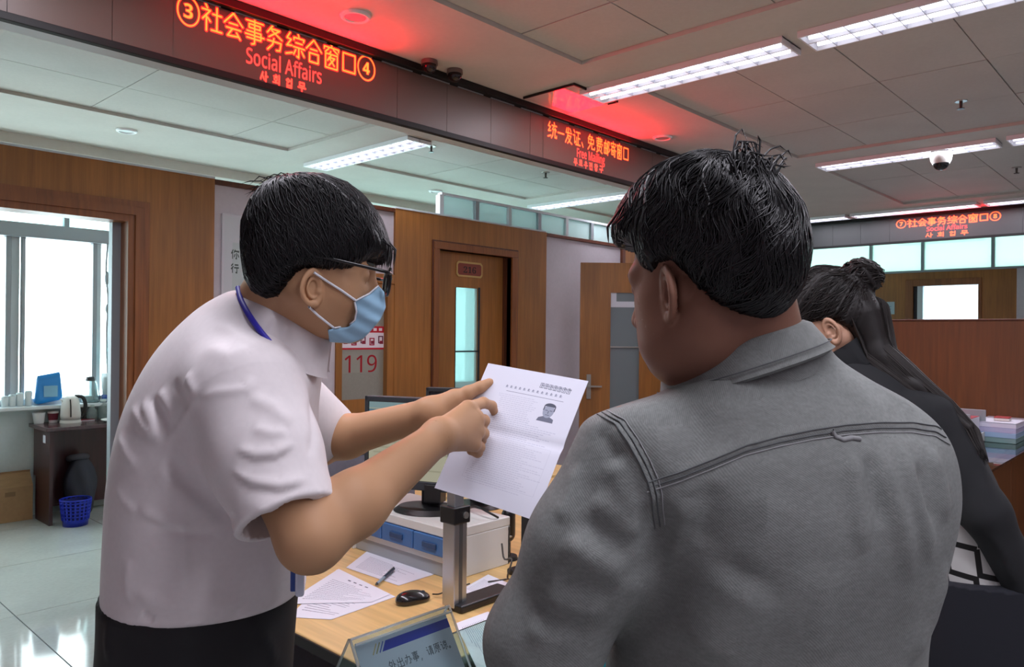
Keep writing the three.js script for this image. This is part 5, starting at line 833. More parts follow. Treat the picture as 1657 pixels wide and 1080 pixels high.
function headSdf(fr, o = {}) {
  const k = o.scale ?? 1, fx = o.fx ?? 1, fy = o.fy ?? 1;
  const cran = ell([-0.014, 0.034, 0], [0.094, 0.09, 0.073]), face = ell([0.03, -0.03, 0], [0.068, 0.09, 0.061]), jaw = cone([-0.012, -0.055, 0.048], [0.06, -0.106, 0.012], 0.02, 0.018), cheek = ell([0.048, -0.04, 0.034], [0.032, 0.034, 0.03]), brow = cone([0.088, 0.004, 0.008], [0.072, 0.004, 0.046], 0.011, 0.01), nose = cone([0.094, -0.006, 0], [0.112, -0.043, 0], 0.007, 0.0115), ala = ell([0.1, -0.048, 0.012], [0.011, 0.009, 0.009]), lip1 = ell([0.094, -0.07, 0], [0.011, 0.0055, 0.022]), lip2 = ell([0.092, -0.08, 0], [0.011, 0.006, 0.019]), chin = ell([0.078, -0.106, 0], [0.021, 0.017, 0.022]), sock = ell([0.098, -0.012, 0.031], [0.014, 0.012, 0.017]), eye = ell([0.077, -0.013, 0.031], [0.0125, 0.0125, 0.0125]), lid = ell([0.078, -0.009, 0.031], [0.0135, 0.011, 0.0145]);
  const ec = o.ear ?? [-0.006, -0.022, 0.071], fl = o.flare ?? 0.5, ex = [-Math.cos(fl), 0, Math.sin(fl)], ey = nrm([-0.14, 1, 0.06]), ez = nrm(crs(ey, ex));
  const fat = o.fat ? ell([0.03, -0.085, 0.03], [0.06, 0.04, 0.04]) : null;
  return (X, Y, Z) => {
    const l = fr.L(X, Y, Z), x0 = l[0] / k, x = x0 > 0 ? x0 / fx : x0, y0 = l[1] / k, y = y0 < -0.05 ? -0.05 + (y0 + 0.05) / fy : y0, z = Math.abs(l[2]) / k;
    let d = smin(cran(x, y, z), face(x, y, z), 0.035);
    if (d > 0.08) return d * k;
    d = smin(d, jaw(x, y, z), 0.03); d = smin(d, cheek(x, y, z), 0.025); d = smin(d, brow(x, y, z), 0.018); if (fat) d = smin(d, fat(x, y, z), 0.03);
    d = smax(d, -sock(x, y, z), 0.014); d = smin(d, nose(x, y, z), 0.014); d = smin(d, ala(x, y, z), 0.006); d = smin(d, chin(x, y, z), 0.024); d = smin(d, lip1(x, y, z), 0.006); d = smin(d, lip2(x, y, z), 0.006); d = Math.min(d, eye(x, y, z)); d = smin(d, lid(x, y + 0.0, z), 0.004);
    const e = [x0 - ec[0], y - ec[1], z - ec[2]], ek = o.earK ?? 1, u = dot(e, ex) / ek - 0.012, v = dot(e, ey) / ek, w = dot(e, ez) / ek;
    if (Math.hypot(u, v, w) > 0.06) return d * k;
    const uu = u + (v < 0 ? -v * 0.2 : 0), kk = Math.hypot(uu / 0.016, v / 0.028), rd = (kk - 1) * 0.0195;
    const rim = Math.hypot(rd * 0.85, w - 0.004) - 0.0040, disc = Math.max((kk - 1) * 0.017, Math.abs(w + 0.001) - 0.002), k2 = Math.hypot((uu + 0.003) / 0.009, (v - 0.001) / 0.0165), anti = Math.hypot((k2 - 1) * 0.012, w - 0.0028) - 0.0028, lobe = Math.hypot(uu + 0.004, v + 0.0275, w - 0.001) - 0.0078, trag = Math.hypot(u + 0.0145, v + 0.004, w - 0.003) - 0.0052, root = Math.hypot(uu, v * 0.55, w + 0.016) - 0.0115;
    let ear = smin(smin(rim, disc, 0.002), smin(anti, lobe, 0.002), 0.002); ear = smin(smin(ear, trag, 0.003), root, 0.003);
    d = smin(d, ear * ek, 0.004);
    return d * k;
  };
}
function poly2(pts) {                                          // signed distance to a polygon, negative inside
  return (x, y) => { let d = 1e9, s = 1; for (let i = 0, j = pts.length - 1; i < pts.length; j = i++) { const ex = pts[j][0] - pts[i][0], ey = pts[j][1] - pts[i][1], wx = x - pts[i][0], wy = y - pts[i][1], t = Math.max(0, Math.min(1, (wx * ex + wy * ey) / (ex * ex + ey * ey))); d = Math.min(d, (wx - ex * t) ** 2 + (wy - ey * t) ** 2); const c1 = y >= pts[i][1], c2 = y < pts[j][1], c3 = ex * wy > ey * wx; if ((c1 && c2 && c3) || (!c1 && !c2 && !c3)) s = -s; } return s * Math.sqrt(d); };
}
const hash1 = (n) => { const s = Math.sin(n * 127.1) * 43758.5453; return s - Math.floor(s); };
const noise1 = (x) => { const i = Math.floor(x), f = x - i, u = f * f * (3 - 2 * f); return hash1(i) * (1 - u) + hash1(i + 1) * u; };
// hair: a grooved cap plus strands that lie on it and run out from the crown
function hairSet(fr, cap, crown, opt) {
  const c = nrm(crown), e1 = nrm(crs(c, [0.2, 0.1, 1])), e2 = crs(c, e1);
  const polar = (l) => { const q = nrm(sub(l, opt.center ?? [-0.014, 0.03, 0])), ct = dot(q, c); return [Math.acos(Math.max(-1, Math.min(1, ct))), Math.atan2(dot(q, e2), dot(q, e1))]; };
  const groove = (l) => { const [th, ph] = polar(l), w = opt.wave ? opt.wave * Math.sin(th * 9 + noise1(ph * 3) * 6) : 0, s = Math.min(1, th / 0.35); const a = (ph + w + th * 0.35) * 14; return s * ((noise1(a) - 0.5) * opt.g1 + (noise1(a * 2.7 + 40) - 0.5) * opt.g2); };
  const sdf = (x, y, z) => { const l = fr.L(x, y, z), d = cap(l[0], l[1], l[2]); return Math.abs(d) > 0.02 ? d : d - groove(l); };
  const pos = [], nor = [], capL = (l) => cap(l[0], l[1], l[2]);
  const ctr = opt.center ?? [-0.014, 0.03, 0];
  for (let i = 0; i < opt.n; i++) {
    const ph = rnd() * Math.PI * 2, t0 = Math.pow(rnd(), 0.6) * opt.reach, t1 = t0 + rr(0.25, 0.7), path = [], wob = rr(-0.25, 0.25), r0 = rr(0.0005, 0.001), lift = rr(0.0, opt.lift);
    for (let k = 0; k <= 6; k++) {
      const t = k / 6, th = t0 + (t1 - t0) * t, f = ph + wob * t * t + (opt.wave ? opt.wave * Math.sin(th * 9 + noise1(ph * 3) * 6) : 0);
      const dir = [0, 1, 2].map((n) => c[n] * Math.cos(th) + (e1[n] * Math.cos(f) + e2[n] * Math.sin(f)) * Math.sin(th));
      let r = 0.19, ok = false; for (let s = 0; s < 40; s++) { const l = add(ctr, dir, r), d = capL(l); if (d < 0.0004) { ok = true; break; } r -= Math.max(d * 0.7, 0.0005); if (r < 0.03) break; }
      if (!ok) break;
      const l = add(ctr, dir, r + 0.0004 + lift * Math.sin(Math.min(1, t) * Math.PI * 0.7)); if (opt.inside && opt.inside(l) > rr(-0.004, 0.004)) break;
      path.push(l);
    }
    if (path.length < 4) continue;
    strand(path.map((l) => fr.G(l)), r0, pos, nor);
  }
  for (const s of opt.extra ?? []) strand(s.p, s.r, pos, nor);
  return { sdf, strands: soup(pos, nor) };
}
function strand(P, r0, pos, nor) {                             // three-sided tapering strand
  const R = []; for (let k = 0; k < P.length; k++) { const t = nrm(sub(P[Math.min(P.length - 1, k + 1)], P[Math.max(0, k - 1)])), a = nrm(crs(t, [0.31, 0.2, -0.93])), b = crs(t, a), q = k / (P.length - 1), r = r0 * (0.5 + 1.0 * Math.sin(Math.PI * (0.15 + 0.85 * q)) ) * (q > 0.99 ? 0.2 : 1); R.push([0, 1, 2].map((m) => { const f = m * 2.0944, n = add([a[0] * Math.cos(f), a[1] * Math.cos(f), a[2] * Math.cos(f)], b, Math.sin(f)); return [toW(add(P[k], n, r)), n]; })); }
  const wn = (n) => new THREE.Vector3().addScaledVector(rt, n[0]).addScaledVector(upv, n[1]).addScaledVector(fwd, n[2]);
  for (let k = 0; k + 1 < R.length; k++) for (let m = 0; m < 3; m++) { const q = [R[k][m], R[k + 1][m], R[k + 1][(m + 1) % 3], R[k][(m + 1) % 3]]; for (const j of [0, 1, 2, 0, 2, 3]) { pos.push(q[j][0].x, q[j][0].y, q[j][0].z); const w = wn(q[j][1]); nor.push(w.x, w.y, w.z); } }
}
function soup(pos, nor) { const g = new THREE.BufferGeometry(); g.setAttribute('position', new THREE.Float32BufferAttribute(pos, 3)); g.setAttribute('normal', new THREE.Float32BufferAttribute(nor, 3)); g.setAttribute('uv', new THREE.Float32BufferAttribute(new Float32Array(pos.length / 3 * 2), 2)); return g; }
function revolve(c, n, front, prof, gap, ry = 1, seg = 60, ease = null) {  // collar: a profile swept round the neck, open at the front
  const N = nrm(n); let f = nrm(add(front, N, -dot(front, N))); const s = crs(N, f), pos = [], idx = [], m = prof.length;
  for (let i = 0; i <= seg; i++) { const a = gap + (Math.PI * 2 - gap * 2) * i / seg; for (const [r, h] of prof) { const hh = h + (ease ? ease(a) : 0); const p = toW(add(add(add(c, f, Math.cos(a) * r), s, Math.sin(a) * r * ry), N, hh)); pos.push(p.x, p.y, p.z); } }
  for (let i = 0; i < seg; i++) for (let k = 0; k < m; k++) { const a = i * m + k, b = i * m + (k + 1) % m, d = a + m, e = b + m; idx.push(a, d, b, b, d, e); }
  for (const base of [0, seg * m]) for (let k = 1; k + 1 < m; k++) idx.push(base, base + k, base + k + 1);
  const g = new THREE.BufferGeometry(); g.setAttribute('position', new THREE.Float32BufferAttribute(pos, 3)); g.setIndex(idx); g.setAttribute('uv', new THREE.Float32BufferAttribute(new Float32Array(pos.length / 3 * 2), 2));
  const h = toCreasedNormals(g, 0.9); return h;
}
function chain(pts, radii) { const l = []; for (let i = 0; i + 1 < pts.length; i++) l.push(cone(pts[i], pts[i + 1], radii[i], radii[i + 1])); return uni(l, 0.004); }
function restHand(w, dir, down, side, curl = 0.5) {            // wrist, direction of the fingers, palm side, thumb side: a relaxed hand
  const D = nrm(dir), N = nrm(add(down, D, -dot(down, D))), S = nrm(crs(D, N)), q = (a, b, c) => add(add(add(w, D, a), N, b), S, c * side), list = [];
  for (let i = 0; i < 4; i++) { const c = -0.03 + i * 0.02, L = [0.075, 0.085, 0.08, 0.062][i], m = q(0.085 - Math.abs(i - 1) * 0.004, 0, -c); list.push(cone(q(0.01, 0, -c * 0.6), m, 0.017, 0.012)); const p1 = q(0.085 + L * 0.45, L * 0.16 * curl * 2, -c * 1.08), p2 = q(0.085 + L * 0.75, L * 0.4 * curl * 2, -c * 1.08), p3 = q(0.085 + L * 0.9, L * 0.66 * curl * 2, -c * 1.06); list.push(chain([m, p1, p2, p3], [0.0105, 0.0095, 0.0085, 0.0075])); }
  list.push(chain([q(0.02, 0.012, 0.025), q(0.055, 0.025, 0.05), q(0.082, 0.034, 0.052), q(0.1, 0.04, 0.046)], [0.016, 0.012, 0.0105, 0.0085]));
  return uni(list, 0.008);
}
const floorY = (X, D) => { const p = toW([X, 0, D]); return -(p.y) / upv.y; };   // the height of the floor under a point, in eye coordinates
function legs(hipL, hipR, footL, footR, toe, rh, rk, ra) {
  const leg = (h, f) => { const k = mix3(h, f, 0.5), kk = add(k, toe, 0.02); return uni([cone(h, kk, rh, rk), cone(kk, add(f, [0, 0.08, 0]), rk, ra)], 0.03); };
  return uni([leg(hipL, footL), leg(hipR, footR)], 0.02);
}
function shoe(f, toe, mat, p) {
  const a = add(f, toe, -0.06), b = add(f, toe, 0.14), sd = uni([cone(add(a, [0, 0.045, 0]), add(b, [0, 0.035, 0]), 0.042, 0.038), cone(add(a, [0, 0.08, 0]), add(f, [0, 0.08, 0]), 0.042, 0.04)], 0.03);
  const s = (x, y, z) => smax(sd(x, y, z), f[1] + 0.004 - y, 0.006), [lo, hi] = bounds([a, b], 0.12); part(p, 'shoe', netMesh(s, lo, hi, 0.009), mat);
}
const hairMat = phy({ color: '#0a0a0c', roughness: 0.36, specularIntensity: 0.8 }), strandMat = phy({ color: '#0d0d10', roughness: 0.42, specularIntensity: 0.9 });
// ───────────────────────── the clerk: bent forward, white short-sleeved shirt, mask and glasses
function clerk() {
  const base = toW(vw(315, 945, 1.22)); base.y = 0;
  const p = thing('person', 'bending person in white short-sleeved shirt, glasses and blue mask, pointing at a paper', 'person', base);
  const skin = phy({ color: '#b58c6a', roughness: 0.5, specularIntensity: 0.4 });
  const r2 = ringAt;
  const torso = rings([r2(164, 1060, 476, 1075, 1.22, 0.165), r2(165, 950, 482, 965, 1.22, 0.165), r2(168, 868, 500, 884, 1.22, 0.17), r2(175, 772, 510, 800, 1.22, 0.175), r2(197, 672, 512, 724, 1.22, 0.18), r2(240, 585, 516, 655, 1.215, 0.172), r2(300, 517, 522, 602, 1.2, 0.15), r2(358, 474, 520, 566, 1.19, 0.105), r2(408, 452, 508, 536, 1.18, 0.064)], 2.25);
  // arms
  const shN = vw(396, 640, 1.075), elN = vw(503, 872, 0.99), wrN = vw(711, 706, 1.18), shF = vw(415, 622, 1.36), elF = vw(508, 722, 1.46), wrF = vw(697, 669, 1.34);
  const foreN = mix3(elN, wrN, 0.3), foreF = mix3(elF, wrF, 0.3);
  const armN = uni([cone(shN, elN, 0.05, 0.042), cone(elN, foreN, 0.041, 0.0435), cone(foreN, wrN, 0.0435, 0.0255)], 0.02);
  const armF = uni([cone(shF, elF, 0.048, 0.041), cone(elF, foreF, 0.039, 0.0385), cone(foreF, wrF, 0.0385, 0.0265)], 0.02);
  // right hand, index pressed to the sheet
  const V = vw, mc = [V(757, 661, 1.247), V(768, 678, 1.252), V(771, 699, 1.247), V(766, 719, 1.236)];
  const handN = uni([cone(wrN, mc[0], 0.022, 0.0135), cone(wrN, mc[1], 0.024, 0.0135), cone(wrN, mc[2], 0.024, 0.0135), cone(wrN, mc[3], 0.022, 0.0125), cone(V(735, 700, 1.22), mc[1], 0.024, 0.014)], 0.012);
  const fingersN = [chain([mc[0], V(782, 652, 1.288), V(796, 657, 1.31), V(800, 667, 1.3205)], [0.0112, 0.0092, 0.0082, 0.0072]), chain([mc[1], V(783, 681, 1.277), V(779, 693, 1.292), V(768, 693, 1.282)], [0.0115, 0.01, 0.009, 0.008]), chain([mc[2], V(782, 702, 1.27), V(778, 713, 1.285), V(767, 711, 1.275)], [0.0112, 0.0098, 0.0088, 0.008]), chain([mc[3], V(776, 724, 1.256), V(773, 733, 1.268), V(762, 730, 1.26)], [0.0105, 0.009, 0.008, 0.0072]), chain([V(728, 692, 1.215), V(748, 684, 1.262), V(764, 690, 1.288), V(775, 697, 1.3)], [0.015, 0.012, 0.01, 0.008])];
  const hN = uni([handN, ...fingersN], 0.005);
  // left hand, thumb over the edge of the sheet, fingers behind it
  const ml = [V(757, 643, 1.395), V(760, 655, 1.398), V(760, 668, 1.395), V(756, 681, 1.388)];
  const hF = uni([uni([cone(wrF, ml[0], 0.022, 0.013), cone(wrF, ml[1], 0.023, 0.013), cone(wrF, ml[2], 0.023, 0.013), cone(wrF, ml[3], 0.021, 0.012), cone(wrF, V(735, 646, 1.35), 0.023, 0.018)], 0.012), chain([V(722, 655, 1.345), V(757, 636, 1.352), V(777, 627, 1.357), V(792, 620, 1.362)], [0.017, 0.0125, 0.0105, 0.0085]), ...ml.map((m, i) => chain([m, add(m, V(30, 0, 1.4), 0), add(m, [0.05 - i * 0.003, -0.004 * i, 0.012]), add(m, [0.072 - i * 0.006, -0.006 * i, 0.006])].filter((_, k) => k !== 1), [0.0108, 0.009, 0.0075]))], 0.006);
  // head
  const fr = headFrame(V(514, 428, 1.15), [0.965, -0.11, 0.24]);
  const head = headSdf(fr, { ear: [0.004, -0.041, 0.066], earK: 0.87, flare: 0.42, fx: 0.84, fy: 0.82 });
  const neck = cone(V(445, 540, 1.18), V(495, 455, 1.16), 0.062, 0.058), nape = cone(V(420, 520, 1.18), V(470, 440, 1.16), 0.05, 0.05);
  const skull = (x, y, z) => smin(head(x, y, z), smin(neck(x, y, z), nape(x, y, z), 0.03), 0.03);
  const inner = (x, y, z) => torso(x, y, z) + 0.014;
  const body = uni([inner, armN, armF, skull, hN, hF], 0.012);
  const bodyClip = body, hb = (l, pad) => bounds(l, pad);
  const boxOf = (lo, hi, f) => (x, y, z) => f(x, y, z);
  const parts = [], ball = (c, r) => (x, y, z) => Math.hypot(x - c[0], y - c[1], z - c[2]) - r;
  const cH = fr.o, cN = V(752, 698, 1.245), cF = V(748, 656, 1.37), cE = fr.G([-0.006, -0.036, -0.075]), cE2 = fr.G([-0.006, -0.036, 0.075]);
  const bH = ball(cH, 0.16), bN = ball(cN, 0.085), bF = ball(cF, 0.09), bE = ball(cE, 0.046), bE2 = ball(cE2, 0.046), LAP = 0.009;
  const cubeOf = (c, r) => [c.map((v) => v - r), c.map((v) => v + r)];
  { const [lo, hi] = cubeOf(cH, 0.175); parts.push(netMesh((x, y, z) => Math.max(body(x, y, z), bH(x, y, z) - LAP, -bE(x, y, z), -bE2(x, y, z)), lo, hi, 0.0036)); }
  for (const [c, b, r, cell] of [[cE, bE, 0.06, 0.0017], [cE2, bE2, 0.06, 0.0026], [cN, bN, 0.1, 0.0024], [cF, bF, 0.105, 0.0028]]) { const [lo, hi] = cubeOf(c, r); parts.push(netMesh((x, y, z) => Math.max(body(x, y, z), b(x, y, z) - LAP), lo, hi, cell)); }
  { const [lo, hi] = hb([shN, elN, wrN, wrF, elF, shF, V(160, 1060, 1.05), V(480, 1060, 1.4)], 0.07); parts.push(netMesh((x, y, z) => Math.max(body(x, y, z), -bH(x, y, z) , -bN(x, y, z), -bF(x, y, z)), lo, hi, 0.0072)); }
  part(p, 'body', mergeGeometries(parts), skin);
  // shirt
  const hemN = V(464, 840, 0.995), axN = nrm(sub(hemN, shN)), hemF = V(533, 712, 1.455), axF = nrm(sub(hemF, add(shF, [0, -0.01, 0])));
  const slN = uni([cone(shN, mix3(shN, hemN, 0.5), 0.085, 0.074), cone(mix3(shN, hemN, 0.5), add(hemN, axN, 0.05), 0.074, 0.064)], 0.02), slF = cone(shF, add(hemF, axF, 0.05), 0.085, 0.058);
  const cut = (f, h, a, inn) => (x, y, z) => Math.max(smax(f(x, y, z), (x - h[0]) * a[0] + (y - h[1]) * a[1] + (z - h[2]) * a[2], 0.006), -inn(x, y, z));
  const slNc = cut(slN, hemN, axN, cone(mix3(shN, hemN, 0.7), add(hemN, axN, 0.08), 0.05, 0.0615)), slFc = cut(slF, hemF, axF, cone(mix3(shF, hemF, 0.7), add(hemF, axF, 0.08), 0.045, 0.056));
  const hemY = -0.4116, neckC = V(462, 522, 1.18), neckN = nrm([0.42, 0.86, -0.02]);
  const cloth0 = (x, y, z) => smax(smin(smin(torso(x, y, z), slNc(x, y, z), 0.028), slFc(x, y, z), 0.028), hemY - y, 0.012);
  const neckCut = cone(add(neckC, neckN, -0.05), add(neckC, neckN, 0.2), 0.05, 0.07);
  const cloth1 = (x, y, z) => smax(cloth0(x, y, z), (x - neckC[0]) * neckN[0] + (y - neckC[1]) * neckN[1] + (z - neckC[2]) * neckN[2] - 0.012, 0.012);
  const f = (pts, amp, r) => [pts, amp, r];
  const cloth = withFolds(cloth1, [
    f([[257, 630], [272, 655], [288, 685]], 0.006, 0.009), f([[230, 645], [245, 680], [264, 727]], 0.006, 0.009), f([[212, 655], [232, 690], [254, 715]], 0.005, 0.007), f([[302, 603], [308, 622], [320, 643]], 0.005, 0.008), f([[190, 700], [205, 735], [225, 762]], 0.004, 0.009),
    f([[244, 640], [260, 668], [276, 705]], -0.004, 0.006), f([[280, 615], [292, 640], [306, 662]], -0.004, 0.006),
    f([[378, 722], [410, 736], [445, 733], [478, 712]], 0.006, 0.008), f([[381, 733], [412, 747], [447, 744], [482, 722]], -0.004, 0.006), f([[370, 757], [405, 779], [453, 786], [503, 771]], 0.006, 0.008), f([[372, 768], [405, 790], [453, 797], [506, 782]], -0.004, 0.006), f([[399, 640], [441, 658], [474, 690]], 0.006, 0.01), f([[405, 690], [440, 700], [470, 700]], 0.004, 0.008), f([[392, 815], [440, 825], [500, 812], [525, 795]], 0.003, 0.012),
    f([[263, 733], [300, 775], [345, 815], [390, 858]], -0.009, 0.013), f([[250, 745], [290, 795], [330, 835]], 0.004, 0.014),
    f([[300, 791], [298, 863], [300, 960], [301, 1018]], 0.0022, 0.004), f([[224, 833], [266, 857], [321, 866], [369, 857]], -0.004, 0.008), f([[220, 822], [264, 846], [320, 855]], 0.004, 0.009), f([[185, 780], [200, 810], [224, 833]], 0.003, 0.008),
    f([[320, 645], [348, 634], [399, 629], [414, 606]], 0.003, 0.004), f([[320, 645], [291, 686], [264, 731]], 0.003, 0.005), f([[330, 560], [370, 575], [415, 560]], 0.004, 0.014), f([[345, 520], [390, 545], [430, 570]], 0.004, 0.012),
    f([[500, 640], [508, 700], [500, 745]], -0.004, 0.007), f([[200, 940], [250, 975], [330, 985], [420, 965]], 0.004, 0.014), f([[230, 990], [240, 1000], [250, 1008]], -0.003, 0.006), f([[380, 985], [384, 1000], [388, 1010]], -0.004, 0.006), f([[430, 900], [440, 950], [445, 990]], 0.004, 0.01), f([[210, 900], [205, 940], [212, 985]], 0.003, 0.01),
  ]);
  const shirtMat = std({ map: mottle([214, 208, 210], 0.025, 131, 6, 100), roughness: 0.78 });
  { const [lo, hi] = hb([V(158, 1030, 1.02), V(158, 1030, 1.42), V(555, 455, 1.02), V(555, 455, 1.42), shF, hemF, elN], 0.07); part(p, 'shirt', uvBox(netMesh(cloth, lo, hi, 0.0046), 2), shirtMat); }
  // collar leaf and placket
  const fdir = [0.9, -0.36, 0.2];
  part(p, 'collar', uvBox(revolve(add(neckC, neckN, -0.012), neckN, fdir, [[0.067, -0.015], [0.064, 0.03], [0.069, 0.036], [0.079, 0.026], [0.096, -0.02], [0.1, -0.024], [0.094, -0.026], [0.074, 0.018]], 0.32, 1.0, 64, (a) => -0.012 * (1 + Math.cos(a)) * 0.5), 2), shirtMat, 'white folded collar');
  // lanyard under the collar and the badge on its end
  const ribbon = std({ color: '#2a23a4', roughness: 0.5 });
  const lan = [V(385, 466, 1.15), V(390, 486, 1.122), V(403, 510, 1.098), V(422, 537, 1.083), V(438, 556, 1.08)];
  part(p, 'lanyard', vtube(lan, 0.0042, 40, 8), ribbon, 'royal blue lanyard');
  const bd = V(487, 925, 1.06), bg = new RoundedBoxGeometry(0.012, 0.05, 0.07, 2, 0.004), bw = toW(bd); part(p, 'badge', bg.rotateY(-0.6).translate(bw.x, bw.y, bw.z), phy({ color: '#c6cde0', roughness: 0.25, clearcoat: 0.5 }), 'clear plastic badge');
  const bs = new RoundedBoxGeometry(0.013, 0.046, 0.005, 2, 0.002); part(p, 'badge_stripe', bs.rotateY(-0.6).translate(toW(V(478, 922, 1.045)).x, bw.y, toW(V(478, 922, 1.045)).z), std({ color: '#2f4f9a', roughness: 0.4 }));
  // trousers, belt line, shoes
  const hipD = 1.22, fl = (X, D) => [X, floorY(X, D), D];
  const hips = rings([r2(160, 930, 480, 950, 1.22, 0.16), r2(158, 1010, 474, 1020, 1.22, 0.165), r2(155, 1100, 466, 1110, 1.22, 0.17), r2(170, 1180, 445, 1190, 1.22, 0.155)], 2.3);
  const hl = V(305, 1130, 1.13), hr = V(305, 1130, 1.31), toeDir = [0.92, 0, 0.25], ft1 = fl(-0.5, 1.12), ft2 = fl(-0.44, 1.32);
  const lg = legs(hl, hr, ft1, ft2, toeDir, 0.09, 0.065, 0.055);
  const tr0 = (x, y, z) => smax(smin(hips(x, y, z), lg(x, y, z), 0.04), y - (hemY + 0.012), 0.006);
  const tr = withFolds(tr0, [f([[200, 1010], [260, 1040], [330, 1046]], 0.003, 0.01), f([[420, 1015], [440, 1050], [445, 1080]], 0.004, 0.01), f([[176, 1000], [172, 1040], [178, 1080]], 0.003, 0.008)]);
  { const [lo, hi] = hb([V(150, 940, 1.02), V(480, 940, 1.42), ft1, ft2], 0.09); part(p, 'trousers', netMesh(tr, lo, hi, 0.0095), std({ color: '#0c0d12', roughness: 0.8 }), 'black trousers'); }
  for (const ft of [ft1, ft2]) shoe(ft, toeDir, M.blackPlastic, p);
  // hair
  const LC = (px, py) => { const d = 1.1, q = V(px, py, d), l = fr.L(q[0], q[1], q[2]); return [l[0] / 0.985, l[1]]; };
  const outline = [[398, 448], [394, 405], [394, 358], [406, 322], [424, 297], [446, 284], [486, 278], [522, 278], [560, 290], [590, 312], [617, 346], [632, 383], [633, 404], [622, 416], [598, 412], [580, 424], [560, 432], [528, 436], [510, 432], [490, 434], [478, 440], [470, 452], [452, 476], [430, 480], [408, 468]].map(([x, y]) => LC(x, y));
  const pg = poly2(outline), vol = ell([-0.008, 0.026, 0], [0.125, 0.128, 0.094]), side = (x, y, z) => Math.abs(z) - (0.088 - Math.max(0, 0.0 - y) * 0.12);
  const cap = (x, y, z) => smax(smax(vol(x, y, z), pg(x, y), 0.035), side(x, y, z), 0.03) - 0.003;
  const fringe = []; for (let i = 0; i < 90; i++) { const z = rr(-0.06, 0.07), x0 = rr(0.07, 0.1), p0 = fr.G([x0 - 0.02, 0.06 + rr(-0.01, 0.02), z]), p1 = fr.G([x0 + 0.012, 0.035, z * 1.02]), p2 = fr.G([x0 + 0.012, 0.005 + rr(0, 0.015), z * 1.05]); fringe.push({ p: [p0, mix3(p0, p1, 0.5), p1, mix3(p1, p2, 0.5), p2], r: 0.0011 }); }
  const wisp = []; for (let i = 0; i < 16; i++) { const a = rr(0, 1), b0 = fr.G([-0.03 - a * 0.05, 0.118 - a * 0.02, rr(-0.03, 0.05)]); wisp.push({ p: [b0, add(b0, [-0.01, 0.01, -0.004]), add(b0, [-0.026, 0.012 + rr(-0.004, 0.004), -0.006]), add(b0, [-0.042, 0.0 + rr(-0.006, 0.006), -0.006])], r: 0.0007 }); }
  const hs = hairSet(fr, cap, [-0.42, 0.9, 0.05], { n: 4200, reach: 1.9, lift: 0.0018, g1: 0.0036, g2: 0.002, extra: [...fringe, ...wisp] });
  { const [lo, hi] = hb([fr.o], 0.145); const hair = part(p, 'hair', netMesh(hs.sdf, lo, hi, 0.0036), hairMat, 'short straight black hair'); part(hair, 'strands', hs.strands, strandMat).userData.kind = 'stuff'; }
  { const e = ell([0.085, 0.008, 0.03], [0.03, 0.0045, 0.02]), c = fr.G([0.065, 0.01, 0]); part(p, 'eyebrows', netMesh((x, y, z) => { const l = fr.L(x, y, z); return smax(head(x, y, z) - 0.0014, e(l[0] > 0 ? l[0] / 0.84 : l[0], l[1], Math.abs(l[2])) * 0.84, 0.002); }, c.map((v) => v - 0.06), c.map((v) => v + 0.06), 0.0024), hairMat); }
  // mask with loops, glasses
  const mo = [[573, 486], [599, 473], [614, 459], [624, 470], [626, 496], [617, 516], [602, 534], [588, 549], [568, 556], [533, 555], [530, 534], [541, 531], [563, 529], [573, 519], [576, 503]].map(([x, y]) => LC(x, y)), mp = poly2(mo), bulge = ell([0.08, -0.065, 0], [0.046, 0.06, 0.052]);
  const mask0 = (X, Y, Z) => { const l = fr.L(X, Y, Z), s = smin(head(X, Y, Z) - 0.006, bulge(l[0], l[1], l[2]), 0.02); return [s, l]; };
  const mask = (X, Y, Z) => { const [s, l] = mask0(X, Y, Z), pleat = 0.0013 * Math.sin((l[1] * 0.9 + l[0] * 0.35) * 300); return Math.max(smax(s - pleat, mp(l[0], l[1]), 0.003), -(s + 0.009)); };
  { const [lo, hi] = hb([fr.G([0.08, -0.06, 0])], 0.1); part(p, 'face_mask', netMesh(mask, lo, hi, 0.003), std({ color: '#92bad4', roughness: 0.85 }), 'pale blue pleated face mask'); }
  const face = (x, y, z) => smin(skull(x, y, z), 9, 0.01);
  const white = std({ color: '#dfe3ea', roughness: 0.7 });
  part(p, 'ear_loop', vtube(castLine(face, [[508, 441], [530, 456], [552, 470], [576, 487]], 0.0015, 3), 0.0018, 30, 6), white); part(p, 'ear_loop', vtube(castLine(face, [[500, 497], [515, 511], [530, 523], [543, 533]], 0.0015, 3), 0.0018, 30, 6), white);
  part(p, 'mask_edge', [vtube(castLine((x, y, z) => mask(x, y, z), [[574, 489], [577, 503], [574, 519], [563, 527], [541, 531]], 0.0006, 3), 0.0013, 30, 6), vtube(castLine((x, y, z) => mask(x, y, z), [[575, 487], [598, 475], [612, 463]], 0.0006, 3), 0.0013, 20, 6)], white);
  const gl = std({ color: '#0c0c0e', roughness: 0.3 }), G = (x, y, z) => toW(fr.G([x, y, z]));
  const rim = (s) => { const pts = []; for (let i = 0; i < 24; i++) { const a = i / 24 * Math.PI * 2, c = Math.cos(a), n = Math.sin(a), e = 0.75; pts.push(G(0.106 - Math.abs(c) * 0.0, -0.016 + Math.sign(n) * Math.pow(Math.abs(n), e) * 0.02, s * 0.035 + Math.sign(c) * Math.pow(Math.abs(c), e) * 0.026)); } return tube(pts, 0.0022, 60, 8, true); };
  const tz = (s) => tube([G(0.106, -0.006, s * 0.061), G(0.1, -0.005, s * 0.073), G(0.05, 0.0, s * 0.08), G(0.0, 0.004, s * 0.081), G(-0.018, 0.001, s * 0.079), G(-0.03, -0.012, s * 0.077)], 0.0026, 50, 8);
